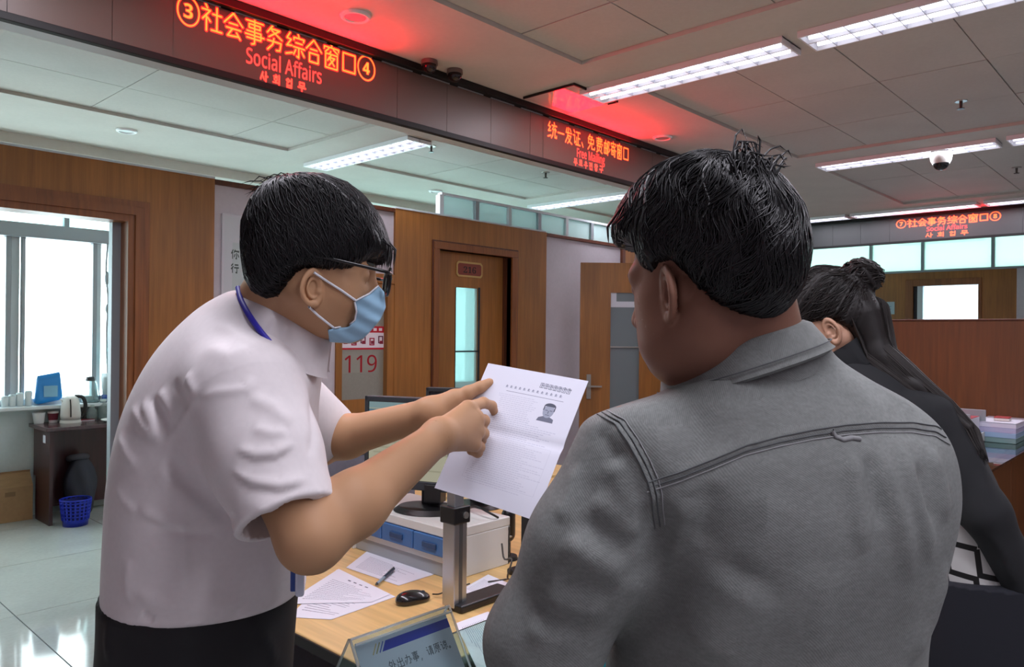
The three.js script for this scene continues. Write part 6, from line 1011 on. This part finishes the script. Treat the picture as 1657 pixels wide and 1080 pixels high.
  const gs = part(p, 'glasses', [rim(1), rim(-1), tube([G(0.106, -0.012, 0.01), G(0.112, -0.008, 0), G(0.106, -0.012, -0.01)], 0.002, 14, 6)], gl, 'black-framed glasses');
  for (const s of [1, -1]) { part(gs, 'temple', tz(s), gl); part(gs, 'lens', (() => { const g = new THREE.CircleGeometry(1, 28), q = g.attributes.position; for (let i = 0; i < q.count; i++) { const w = G(0.106, -0.016 + q.getY(i) * 0.019, s * 0.035 + q.getX(i) * 0.025); q.setXYZ(i, w.x, w.y, w.z); } g.computeVertexNormals(); return g; })(), phy({ color: '#ffffff', transmission: 1, thickness: 0, roughness: 0.02 })); }
}
console.log('clerk'); clerk();
// ───────────────────────── the held form
{
  const Dp = (x, y) => 1.325 - 0.0006 * (x - 800) - 0.0007 * (y - 668), c = (x, y) => at(x, y, Dp(x, y));
  const TL = c(790, 588), TR = c(952, 617), BL = c(703, 790), BR = c(865, 843);
  const t = thing('paper_form', 'white printed form with a portrait photo, held up by the clerk', 'form', c(828, 710));
  const tex = canvas(840, 1180, (g, w, h) => {
    g.fillStyle = '#d9dbe8'; g.fillRect(0, 0, w, h); let s = 77; const r = () => (s = (s * 16807) % 2147483647) / 2147483647;
    g.fillStyle = '#5c6072'; for (let i = 0; i < 7; i++) { g.lineWidth = 4; g.strokeStyle = '#555a6c'; g.strokeRect(500 + i * 36, 92 + i * 1.5, 24, 42); g.fillRect(506 + i * 36, 108, 26, 5); g.fillRect(510 + i * 36, 92, 5, 44); }
    g.fillStyle = '#80849a'; for (let i = 0; i < 13; i++) { g.fillRect(230 + i * 37, 172, 20, 5); g.fillRect(236 + i * 37, 164, 6, 24); g.fillRect(230 + i * 37, 184, 22, 4); } g.fillRect(250, 218, 470, 4);
    for (let i = 0; i < 46; i++) { const y = 250 + i * 17.5, x0 = 200 + r() * 40, e = y < 470 ? 480 + r() * 60 : 560 + r() * 200; let x = x0; g.fillStyle = y > 420 && y < 620 ? '#bdc0d2' : '#c6c8d8'; while (x < e) { const k = 8 + r() * 22; g.fillRect(x, y, k, 6); x += k + 5; } }
    g.strokeStyle = '#c4c6d6'; g.lineWidth = 2; g.strokeRect(190, 640, 580, 380);
    // portrait print
    const X = 640, Y = 250; g.fillStyle = '#6c7082'; g.beginPath(); g.moveTo(X - 66, Y + 170); g.lineTo(X - 58, Y + 140); g.lineTo(X - 22, Y + 122); g.lineTo(X + 22, Y + 122); g.lineTo(X + 58, Y + 138); g.lineTo(X + 62, Y + 170); g.fill(); g.fillStyle = '#9aa0b2'; g.beginPath(); g.ellipse(X, Y + 76, 42, 58, 0, 0, 7); g.fill(); g.fillStyle = '#4c5060'; g.beginPath(); g.ellipse(X, Y + 34, 45, 30, 0, Math.PI, 0); g.fill(); g.fillRect(X - 45, Y + 32, 8, 40); g.fillRect(X + 37, Y + 32, 8, 40); g.fillStyle = '#5d6274'; g.fillRect(X - 28, Y + 66, 20, 6); g.fillRect(X + 8, Y + 66, 20, 6); g.fillRect(X - 3, Y + 72, 6, 24); g.fillRect(X - 16, Y + 106, 32, 5);
  });
  const fold = (u, v) => -0.004 * Math.exp(-(((v - 0.5) / 0.03) ** 2)) * 0.6 + 0.006 * Math.sin(u * 3.1) * (1 - v) ;
  const s = sheet(BL, BR, TR, TL, 0.0004, 12, 40, fold);
  part(t, 'printed_face', s.top, std({ map: tex, roughness: 0.75 })); part(t, 'back', s.bot, M.paper);
}
// ───────────────────────── the visitor in the grey denim shirt, seen from behind
function visitor() {
  const V = vw, base = toW(V(1260, 900, 0.92)); base.y = 0;
  const p = thing('person', 'standing person in faded grey denim shirt seen from behind, head turned to the paper', 'person', base);
  const skin = phy({ color: '#7f5a4a', roughness: 0.5, specularIntensity: 0.4 });
  const r3 = (lx, ly, ld, rx, ry, rd, t) => [V(lx, ly, ld), V(rx, ry, rd), t];
  const torso = rings([r3(1000, 1260, 0.86, 1430, 1250, 0.98, 0.13), r3(1000, 1120, 0.85, 1440, 1120, 0.97, 0.132), r3(1012, 1010, 0.84, 1442, 1000, 0.97, 0.135), r3(1028, 900, 0.83, 1472, 890, 0.96, 0.135), r3(1022, 815, 0.82, 1495, 800, 0.955, 0.13), r3(995, 740, 0.815, 1490, 725, 0.95, 0.118), r3(1030, 688, 0.82, 1443, 660, 0.945, 0.098), r3(1072, 640, 0.83, 1374, 612, 0.94, 0.08), r3(1110, 590, 0.85, 1325, 572, 0.935, 0.066), r3(1140, 548, 0.865, 1309, 535, 0.92, 0.058)], 2.35, 0.8);
  const shL = V(1032, 738, 0.83), miL = V(958, 885, 0.825), elL = V(880, 1040, 0.835), wrL = V(862, 1180, 1.0), shR = V(1418, 748, 0.99), elR = V(1395, 930, 1.06), wrR = V(1330, 1130, 1.15);
  const sleeves = uni([cone(shL, miL, 0.07, 0.0665), cone(miL, elL, 0.0665, 0.06), cone(elL, wrL, 0.06, 0.042), cone(shR, elR, 0.07, 0.06), cone(elR, wrR, 0.058, 0.042)], 0.03);
  const fr = headFrame(V(1142, 432, 0.855), [-0.7, -0.2, 0.68]), HK = 0.93;
  const head = headSdf(fr, { ear: [0.016, -0.032, 0.067], flare: 0.75, fat: true, fx: 0.95, scale: HK });
  const neck = uni([cone(V(1215, 590, 0.9), V(1190, 470, 0.87), 0.066, 0.062), cone(V(1160, 600, 0.89), V(1130, 520, 0.88), 0.05, 0.05)], 0.03);
  const inner = (x, y, z) => torso(x, y, z) + 0.014, arms = (x, y, z) => sleeves(x, y, z) + 0.012;
  const hL = restHand(wrL, [0.0, -0.35, 0.9], [0, -1, 0], -1, 0.3), hR = restHand(wrR, [-0.25, -0.3, 0.9], [0, -1, 0], 1, 0.3);
  const skull = (x, y, z) => smin(head(x, y, z), neck(x, y, z), 0.03), body = uni([skull, inner, arms, hL, hR], 0.012);
  const ball = (c, r) => (x, y, z) => Math.hypot(x - c[0], y - c[1], z - c[2]) - r, cubeOf = (c, r) => [c.map((v) => v - r), c.map((v) => v + r)];
  const LAP = 0.012, cH = fr.o, parts = [], ears = [fr.G([0.01, -0.03, -0.074]), fr.G([0.01, -0.03, 0.074])], bH = ball(cH, 0.17), bE = ears.map((e) => ball(e, 0.046));
  { const [lo, hi] = cubeOf(cH, 0.187); parts.push(netMesh((x, y, z) => Math.max(body(x, y, z), bH(x, y, z) - LAP, -bE[0](x, y, z), -bE[1](x, y, z)), lo, hi, 0.0036)); }
  ears.forEach((e, i) => { const [lo, hi] = cubeOf(e, 0.056); parts.push(netMesh((x, y, z) => Math.max(body(x, y, z), bE[i](x, y, z) - 0.006), lo, hi, i ? 0.003 : 0.0017)); });
  for (const w of [wrL, wrR]) { const c = add(w, [0, -0.03, 0.09]), [lo, hi] = cubeOf(c, 0.13); parts.push(netMesh((x, y, z) => Math.max(body(x, y, z), ball(c, 0.125)(x, y, z)), lo, hi, 0.0045)); }
  { const [lo, hi] = bounds([V(1000, 1260, 0.75), V(1560, 520, 1.1), elL, wrL, wrR], 0.06); parts.push(netMesh((x, y, z) => Math.max(body(x, y, z), -bH(x, y, z)), lo, hi, 0.012)); }
  part(p, 'body', mergeGeometries(parts), skin);
  const patch = (c, r, off) => { const e = ell(c, r); return (x, y, z) => { const l = fr.L(x, y, z); return smax(head(x, y, z) - off, e(l[0] / HK, l[1] / HK, Math.abs(l[2]) / HK) * HK, 0.002); }; };
  { const dark = std({ color: '#1b1411', roughness: 0.8 }), [lo, hi] = cubeOf(fr.G([0.075, -0.085, 0]), 0.05); part(p, 'goatee', netMesh(patch([0.09, -0.102, 0], [0.03, 0.018, 0.022], 0.0016), lo, hi, 0.0026), dark); const [l2, h2_] = cubeOf(fr.G([0.075, 0.01, 0]), 0.06); part(p, 'eyebrows', netMesh(patch([0.085, 0.008, 0.03], [0.03, 0.005, 0.02], 0.0014), l2, h2_, 0.0024), dark); }
  // shirt
  const neckC = V(1200, 592, 0.9), neckN = nrm([-0.3, 0.93, 0.08]), fdir = [-0.72, -0.25, 0.65];
  const cuff = (w, e) => { const a = nrm(sub(w, e)); return (x, y, z) => (x - w[0]) * a[0] + (y - w[1]) * a[1] + (z - w[2]) * a[2]; }, cL = cuff(wrL, elL), cR = cuff(wrR, elR), hemY = -0.66;
  const sl = (x, y, z) => { const s = sleeves(x, y, z); return s; };
  const cloth0 = (x, y, z) => { let d = smin(torso(x, y, z), sl(x, y, z), 0.026); d = smax(d, hemY - y, 0.01); if (y < -0.4 && z > 0.98) d = Math.max(d, Math.min(cL(x, y, z), Math.max(cR(x, y, z), -9)) > 0 && torso(x, y, z) > 0.005 ? 0.003 : d); d = smax(d, (x - neckC[0]) * neckN[0] + (y - neckC[1]) * neckN[1] + (z - neckC[2]) * neckN[2] - 0.002, 0.01); return d; };
  const f = (pts, a, r) => [pts, a, r];
  const yoke = [[1049, 781], [1102, 764], [1156, 743], [1209, 721], [1263, 707], [1317, 696], [1371, 688], [1424, 684], [1478, 684], [1516, 690], [1540, 704]], shSeam = [[966, 670], [995, 686], [1016, 716], [1036, 752], [1049, 782], [1055, 805], [1057, 832], [1060, 856]];
  const cloth = withFolds(cloth0, [
    f(yoke, 0.003, 0.006), f(yoke.map(([x, y]) => [x - 2, y + 15]), -0.0025, 0.006), f(shSeam, 0.003, 0.006), f(shSeam.map(([x, y]) => [x + 14, y - 4]), -0.002, 0.006),
    f([[1372, 722], [1385, 780], [1393, 840], [1396, 905]], 0.008, 0.01), f([[1425, 718], [1441, 790], [1465, 870], [1472, 950]], 0.009, 0.011), f([[1460, 715], [1476, 780], [1498, 850], [1508, 920]], 0.008, 0.01), f([[1505, 715], [1522, 780], [1532, 850]], 0.008, 0.01), f([[1405, 725], [1414, 790], [1428, 860]], -0.004, 0.01), f([[1480, 740], [1494, 800], [1512, 862]], -0.004, 0.009),
    f([[1535, 905], [1505, 1000], [1470, 1080]], 0.01, 0.014), f([[1215, 925], [1170, 1000], [1125, 1075]], 0.01, 0.03), f([[1330, 900], [1320, 1000], [1325, 1080]], 0.005, 0.03), f([[1250, 780], [1235, 860], [1200, 930]], 0.004, 0.022), f([[1110, 800], [1100, 860], [1085, 930]], 0.004, 0.014), f([[1150, 770], [1150, 830], [1130, 890]], -0.003, 0.014),
    f([[1062, 800], [1062, 862], [1048, 905], [1012, 955]], -0.01, 0.014), f([[955, 800], [1000, 835], [1042, 872]], 0.007, 0.013), f([[930, 835], [985, 872], [1030, 905]], -0.006, 0.011), f([[905, 870], [960, 905], [1015, 935]], 0.007, 0.013), f([[895, 930], [950, 950], [1000, 965]], -0.005, 0.012), f([[870, 960], [930, 985], [985, 995]], 0.006, 0.014), f([[990, 735], [1005, 790], [1035, 840]], 0.005, 0.012), f([[935, 745], [925, 800], [900, 850]], 0.004, 0.012), f([[848, 1010], [890, 1035], [945, 1035]], 0.005, 0.013), f([[960, 690], [985, 720], [1005, 760]], -0.003, 0.009),
    f([[1100, 640], [1150, 660], [1230, 668]], 0.0025, 0.012), f([[1180, 610], [1260, 615], [1330, 606]], -0.002, 0.012), f([[1390, 610], [1440, 640], [1490, 670]], 0.003, 0.012),
  ]);
  const denimTex = dataTex(512, 512, (u, v, x, y) => { const tw = ((x + y) % 6 < 3 ? 1 : -1) * 0.05, a = vnoise(u * 7, v * 7, 7, 7, 201) - 0.5, b = vnoise(u * 40, v * 110, 40, 110, 202) - 0.5, c = vnoise(u * 160, v * 160, 160, 160, 203) - 0.5, k = 1 + tw * 0.6 + a * 0.1 + b * 0.08 + c * 0.08; return [117 * k, 121 * k, 119 * k]; }, 1, 1);
  const denimBump = dataTex(256, 256, (u, v, x, y) => 128 + ((x + y) % 6 < 3 ? 40 : -40) + (vnoise(u * 60, v * 60, 60, 60, 205) - 0.5) * 90, 2, 2, false);
  const denim = std({ map: denimTex, roughness: 0.9, bumpMap: denimBump, bumpScale: 0.00025 });
  { const [lo, hi] = bounds([V(1000, 1240, 0.72), V(1570, 520, 0.85), V(1300, 600, 1.12), shL, elL, wrL, wrR, shR], 0.085); part(p, 'shirt', uvBox(netMesh(cloth, lo, hi, 0.0046), 4), denim, 'faded grey denim shirt'); }
  // seams: stitched ridges
  const seam = std({ color: '#5b5f60', roughness: 0.9 }), pale = std({ color: '#8d8f90', roughness: 0.9 });
  const shift = (pts, dx, dy) => pts.map(([x, y]) => [x + dx, y + dy]);
  const line = (pts, m, r, nm = 'stitch_line') => part(p, nm, vtube(castLine(cloth, pts, 0.0004, 3), r, pts.length * 8, 5), m);
  line(yoke, seam, 0.0008); line(shift(yoke, -1, 9), seam, 0.0008); line(shift(yoke, -2, 16), pale, 0.0008); line(shSeam, seam, 0.0008); line(shift(shSeam, 8, -3), seam, 0.0008); line(shift(shSeam, 16, -6), pale, 0.0008);
  line([[1346, 697], [1352, 707], [1364, 712], [1378, 709], [1392, 711]], pale, 0.0028, 'hanger_loop');
  // collar
  part(p, 'collar', uvBox(revolve(add(neckC, neckN, 0.0), neckN, fdir, [[0.08, -0.03], [0.077, 0.024], [0.081, 0.03], [0.089, 0.024], [0.101, -0.006], [0.104, -0.01], [0.098, -0.013], [0.086, 0.014], [0.087, -0.03]], 0.35, 1.05, 72), 4), denim, 'grey denim collar');
  const cst = []; for (let i = 0; i <= 40; i++) { const a = 0.45 + (Math.PI * 2 - 0.9) * i / 40, N = neckN, ff = nrm(add(fdir, N, -dot(fdir, N))), s = crs(N, ff); cst.push(add(add(add(neckC, ff, Math.cos(a) * 0.1025), s, Math.sin(a) * 0.1025 * 1.05), N, -0.001)); } part(p, 'stitch_line', vtube(cst, 0.0008, 120, 5), seam);
  // trousers and shoes (below the frame)
  const fl = (X, D) => [X, floorY(X, D), D], f1 = fl(0.24, 0.83), f2 = fl(0.42, 0.95), toe = nrm([-0.35, 0, 0.9]);
  const hips = rings([r3(1010, 1230, 0.86, 1480, 1220, 0.98, 0.125), r3(1010, 1420, 0.86, 1470, 1420, 0.98, 0.125)], 2.3), lg = legs(V(1120, 1480, 0.88), V(1370, 1480, 0.95), f1, f2, toe, 0.095, 0.07, 0.06);
  { const [lo, hi] = bounds([V(1010, 1220, 0.74), V(1490, 1220, 1.1), f1, f2], 0.09); part(p, 'trousers', netMesh((x, y, z) => smin(hips(x, y, z), lg(x, y, z), 0.04), lo, hi, 0.014), std({ color: '#23262e', roughness: 0.9 })); }
  shoe(f1, toe, M.blackPlastic, p); shoe(f2, toe, M.blackPlastic, p);
  // hair
  const prof = poly2([[0.11, 0.052], [0.108, 0.085], [0.082, 0.115], [0.03, 0.136], [-0.04, 0.134], [-0.095, 0.105], [-0.125, 0.05], [-0.125, -0.01], [-0.112, -0.06], [-0.082, -0.085], [-0.06, -0.082], [-0.03, -0.05], [-0.012, -0.012], [0.0, 0.006], [0.02, 0.008], [0.034, 0.0], [0.044, 0.01], [0.054, 0.04], [0.082, 0.054], [0.1, 0.048]]);
  const vol = ell([-0.006, 0.025, 0], [0.122, 0.117, 0.094]), cap0 = (x, y, z) => smax(smax(vol(x, y, z), prof(x, y), 0.03), Math.abs(z) - (0.088 - Math.max(0, 0.01 - y) * 0.16 - Math.max(0, x) * 0.12), 0.03) - 0.002, cap = (x, y, z) => cap0(x / HK, y / HK, z / HK) * HK;
  const extra = []; const top = fr.G([-0.055, 0.112, 0.0]);
  for (let i = 0; i < 60; i++) { const b0 = cast((x, y, z) => { const l = fr.L(x, y, z); return cap(l[0], l[1], l[2]); }, rr(1180, 1272), rr(258, 292)); if (!b0) continue; const a = rr(-0.6, 1.4), h = rr(0.012, 0.03), dx = Math.sin(a) * h, cu = rr(-0.012, 0.012); extra.push({ p: [b0, add(b0, [dx * 0.3, h * 0.5, 0]), add(b0, [dx * 0.8, h * 0.95, 0.003]), add(b0, [dx * 1.3 + cu * 0.6, h * (1 + rr(-0.2, 0.2)), 0.004]), add(b0, [dx * 1.7 + cu, h * rr(0.45, 1), 0.004])], r: 0.0009 }); }
  for (let i = 0; i < 70; i++) { const z = rr(-0.02, 0.07), x0 = rr(0.05, 0.074), p0 = fr.G([x0 - 0.03, 0.085 + rr(-0.01, 0.01), z]), p1 = fr.G([x0 + 0.004, 0.062, z]), p2 = fr.G([x0 + 0.006, 0.045 + rr(-0.004, 0.016), z]); extra.push({ p: [p0, mix3(p0, p1, 0.5), p1, mix3(p1, p2, 0.5), p2], r: 0.0012 }); }
  const hs = hairSet(fr, cap, [-0.5, 0.85, -0.1], { n: 4800, reach: 1.95, lift: 0.0026, g1: 0.0055, g2: 0.003, wave: 0.06, extra });
  { const [lo, hi] = cubeOf(fr.o, 0.15); const hair = part(p, 'hair', netMesh(hs.sdf, lo, hi, 0.0034), hairMat, 'short wavy black hair with a ruffled crown'); part(hair, 'strands', hs.strands, strandMat).userData.kind = 'stuff'; }
}
console.log('visitor'); visitor();
// ───────────────────────── the woman in black beyond him
function woman() {
  const V = vw, base = toW(V(1600, 1000, 1.62)); base.y = 0;
  const p = thing('person', 'person in black coat with tied-up dark hair, leaning over the counter beyond the denim shirt', 'person', base);
  const skin = phy({ color: '#c79a80', roughness: 0.5 });
  const r2 = ringAt;
  const torso = rings([r2(1480, 1080, 1690, 1080, 1.62, 0.115), r2(1478, 960, 1672, 940, 1.62, 0.115), r2(1445, 830, 1622, 800, 1.63, 0.115), r2(1395, 740, 1560, 690, 1.65, 0.118), r2(1365, 668, 1476, 612, 1.67, 0.11), r2(1345, 622, 1415, 572, 1.69, 0.075), r2(1335, 590, 1390, 556, 1.7, 0.048)], 2.2);
  const shR = V(1503, 676, 1.575), elR = V(1594, 830, 1.5), wrR = V(1705, 1035, 1.5), shL = V(1420, 680, 1.8), elL = V(1370, 830, 1.85), wrL = V(1280, 860, 1.75);
  const sleeves = uni([cone(shR, elR, 0.055, 0.041), cone(elR, wrR, 0.041, 0.037), cone(shL, elL, 0.062, 0.052), cone(elL, wrL, 0.05, 0.036)], 0.03);
  const fr = headFrame(V(1338, 520, 1.72), [-0.72, -0.5, 0.42]);
  const head = headSdf(fr, { ear: [0.0, -0.03, 0.068], flare: 0.5, scale: 0.94 }), neck = cone(V(1378, 590, 1.7), V(1358, 540, 1.72), 0.05, 0.05);
  const skull = (x, y, z) => smin(head(x, y, z), neck(x, y, z), 0.025), hR = restHand(wrR, [0.1, -0.95, 0.1], [-1, 0, 0], 1, 0.3), hL = restHand(wrL, [-0.8, -0.4, 0.1], [0, -1, 0], -1, 0.3);
  const body = uni([skull, (x, y, z) => torso(x, y, z) + 0.015, (x, y, z) => sleeves(x, y, z) + 0.014, hR, hL], 0.012);
  const cubeOf = (c, r) => [c.map((v) => v - r), c.map((v) => v + r)], bH = (x, y, z) => Math.hypot(x - fr.o[0], y - fr.o[1], z - fr.o[2]) - 0.15;
  const parts = []; { const [lo, hi] = cubeOf(fr.o, 0.155); parts.push(netMesh((x, y, z) => Math.max(body(x, y, z), bH(x, y, z)), lo, hi, 0.0032)); }
  for (const w of [wrR, wrL]) { const [lo, hi] = cubeOf(w, 0.2); parts.push(netMesh((x, y, z) => Math.max(body(x, y, z), Math.hypot(x - w[0], y - w[1], z - w[2]) - 0.19), lo, hi, 0.005)); }
  { const [lo, hi] = bounds([V(1480, 1080, 1.5), V(1700, 1080, 1.75), V(1400, 560, 1.6), elR, elL], 0.06); parts.push(netMesh((x, y, z) => Math.max(body(x, y, z), -bH(x, y, z)), lo, hi, 0.014)); }
  part(p, 'body', mergeGeometries(parts), skin);
  const neckC = V(1378, 575, 1.7), neckN = nrm([-0.55, 0.8, 0.1]), hemY = V(0, 917, 1.55)[1], coatHem = V(0, 832, 1.54)[1];
  const coat0 = (x, y, z) => smax(smin(smax(torso(x, y, z), coatHem - y, 0.008), sleeves(x, y, z), 0.03), (x - neckC[0]) * neckN[0] + (y - neckC[1]) * neckN[1] + (z - neckC[2]) * neckN[2] - 0.03, 0.01);
  const cR = sub(wrR, elR), coatMat = std({ color: '#1d1f22', roughness: 0.85 });
  const coat = withFolds((x, y, z) => coat0(x, y, z), [[[[1560, 700], [1590, 760], [1600, 820]], 0.005, 0.012], [[[1600, 860], [1625, 900], [1640, 950]], 0.005, 0.012], [[[1470, 620], [1510, 660], [1540, 710]], 0.004, 0.012]]);
  { const [lo, hi] = bounds([V(1480, 1080, 1.48), V(1720, 1080, 1.76), V(1400, 550, 1.6), shR, elR, wrR, shL, elL, wrL], 0.08); part(p, 'coat', netMesh(coat, lo, hi, 0.0085), coatMat, 'black coat'); }
  part(p, 'coat_collar', revolve(neckC, neckN, [-0.8, -0.5, 0.3], [[0.058, -0.02], [0.056, 0.03], [0.066, 0.036], [0.084, -0.02], [0.08, -0.026]], 0.5, 1, 48), coatMat);
  // patterned blouse between the short coat and the waistband
  const zig = canvas(256, 256, (g) => { g.fillStyle = '#c9c9c6'; g.fillRect(0, 0, 256, 256); g.strokeStyle = '#121212'; g.lineWidth = 24; g.lineJoin = 'miter'; for (let ox = -384; ox <= 384; ox += 128) for (let oy = -256; oy <= 256; oy += 256) { g.beginPath(); [[0, 0], [16, 110], [128, 128], [144, 238], [256, 256]].forEach(([x, y], k) => g[k ? 'lineTo' : 'moveTo'](x + ox, y + oy)); g.stroke(); } });
  zig.wrapS = zig.wrapT = THREE.RepeatWrapping; zig.repeat.set(1, 1);
  { const bl = (x, y, z) => smax(smax(torso(x, y, z) + 0.004, y - (coatHem + 0.02), 0.004), hemY - 0.07 - y, 0.004), [lo, hi] = bounds([V(1470, 1010, 1.46), V(1700, 800, 1.78)], 0.03), g = netMesh(bl, lo, hi, 0.008), q = g.attributes.position, c = toW(V(1550, 870, 1.62)), uv = g.attributes.uv; for (let i = 0; i < q.count; i++) uv.setXY(i, Math.atan2(q.getX(i) - c.x, q.getZ(i) - c.z) * 0.115 / 0.12, q.getY(i) / 0.12); part(p, 'blouse', g, std({ map: zig, roughness: 0.7 }), 'white blouse with black zigzag pattern'); }
  const fl = (X, D) => [X, floorY(X, D), D], f1 = fl(0.95, 1.55), f2 = fl(1.08, 1.68), toe = nrm([-0.6, 0, 0.6]);
  const hips = rings([r2(1478, 925, 1700, 925, 1.6, 0.13), r2(1470, 1060, 1720, 1060, 1.6, 0.135), r2(1485, 1180, 1710, 1180, 1.6, 0.13)], 2.3), lg = legs(V(1540, 1200, 1.55), V(1640, 1200, 1.66), f1, f2, toe, 0.085, 0.06, 0.05);
  { const [lo, hi] = bounds([V(1470, 925, 1.45), V(1730, 925, 1.75), f1, f2], 0.09); part(p, 'trousers', netMesh((x, y, z) => smax(smin(hips(x, y, z), lg(x, y, z), 0.04), y - V(0, 922, 1.58)[1], 0.008), lo, hi, 0.014), std({ color: '#181b24', roughness: 0.85 }), 'navy trousers'); }
  shoe(f1, toe, M.blackPlastic, p); shoe(f2, toe, M.blackPlastic, p);
  // hair: pulled-back cap, knot on top, long fall over the shoulder
  const prof = poly2([[0.1, 0.03], [0.09, 0.085], [0.03, 0.128], [-0.05, 0.125], [-0.11, 0.07], [-0.12, 0.0], [-0.09, -0.06], [-0.045, -0.07], [-0.02, -0.01], [0.02, 0.008], [0.06, 0.0], [0.085, 0.02]]);
  const vol = ell([-0.01, 0.025, 0], [0.115, 0.108, 0.084]), cap = (x, y, z) => smax(smax(vol(x, y, z), prof(x, y), 0.03), Math.abs(z) - 0.082, 0.02);
  const brown = phy({ color: '#120d0b', roughness: 0.55 }), brownS = phy({ color: '#1c1512', roughness: 0.5 });
  const bun = V(1392, 449, 1.68), extra = [];
  for (let i = 0; i < 150; i++) { const a = rr(0, 6.28), b = rr(-1, 1), R = 0.042, d = [Math.cos(a) * Math.sqrt(1 - b * b), Math.sin(a) * Math.sqrt(1 - b * b), b], c1 = nrm(crs(d, [0.3, 0.8, 0.4])), q = (t, k) => add(bun, [0, 1, 2].map((n) => (d[n] * Math.cos(t) + c1[n] * Math.sin(t)) * R * k)); extra.push({ p: [0, 0.4, 0.8, 1.2, 1.6].map((t, k) => q(t, 0.98 + (k > 2 ? rr(0, 0.25) : 0.02))), r: 0.0012 }); }
  for (let i = 0; i < 6; i++) { const b0 = V(1408, 500 + i * 3, 1.66); extra.push({ p: [b0, add(b0, [0.02, -0.005, 0]), add(b0, [0.032, -0.035, 0]), add(b0, [0.018, -0.06, 0]), add(b0, [0.0, -0.045 + rr(-0.01, 0.01), 0])], r: 0.0014 }); }
  for (let i = 0; i < 620; i++) { const a = rr(0, 6.28), tw = rr(-0.5, 0.5), j = rr(0, 8), path = [[1398, 506, 1.66, 0.042], [1409, 540, 1.65, 0.037], [1420, 575, 1.64, 0.032], [1450, 600, 1.615, 0.029], [1480, 625, 1.59, 0.025], [1525, 660, 1.56, 0.02], [1565 + j, 694 + j, 1.53, 0.013], [1586 + j, 732 + j * 2, 1.5, 0.006]]; extra.push({ p: path.map(([x, y, d, r], k) => add(V(x, y, d), [Math.cos(a + tw * k * 0.2) * r, Math.sin(a + tw * k * 0.2) * r, -Math.abs(Math.sin(a * 2 + 1)) * r * 0.7])), r: rr(0.001, 0.0017) }); }
  const hs = hairSet(fr, cap, nrm(sub(fr.L(...bun), [-0.01, 0.03, 0])), { n: 1800, reach: 2.2, lift: 0.002, g1: 0.005, g2: 0.003, extra });
  const fall = uni([cone(V(1398, 510, 1.66), V(1420, 575, 1.64), 0.04, 0.03), cone(V(1420, 575, 1.64), V(1480, 625, 1.59), 0.03, 0.024), cone(V(1480, 625, 1.59), V(1565, 692, 1.53), 0.022, 0.014)], 0.02), knot = uni([(x, y, z) => Math.hypot(x - bun[0], y - bun[1], z - bun[2]) - 0.042 + 0.004 * Math.sin(x * 220 + y * 140) * Math.sin(z * 200)], 0.01);
  { const [lo, hi] = bounds([fr.o, bun, V(1565, 692, 1.53)], 0.13); const hair = part(p, 'hair', netMesh((x, y, z) => smin(smin(hs.sdf(x, y, z), knot(x, y, z), 0.012), fall(x, y, z), 0.02), lo, hi, 0.0042), brown, 'dark hair tied in a loose knot, a strand falling over the shoulder'); part(hair, 'strands', hs.strands, brownS).userData.kind = 'stuff'; }
}
console.log('woman'); woman();
renderer.render(scene, camera);
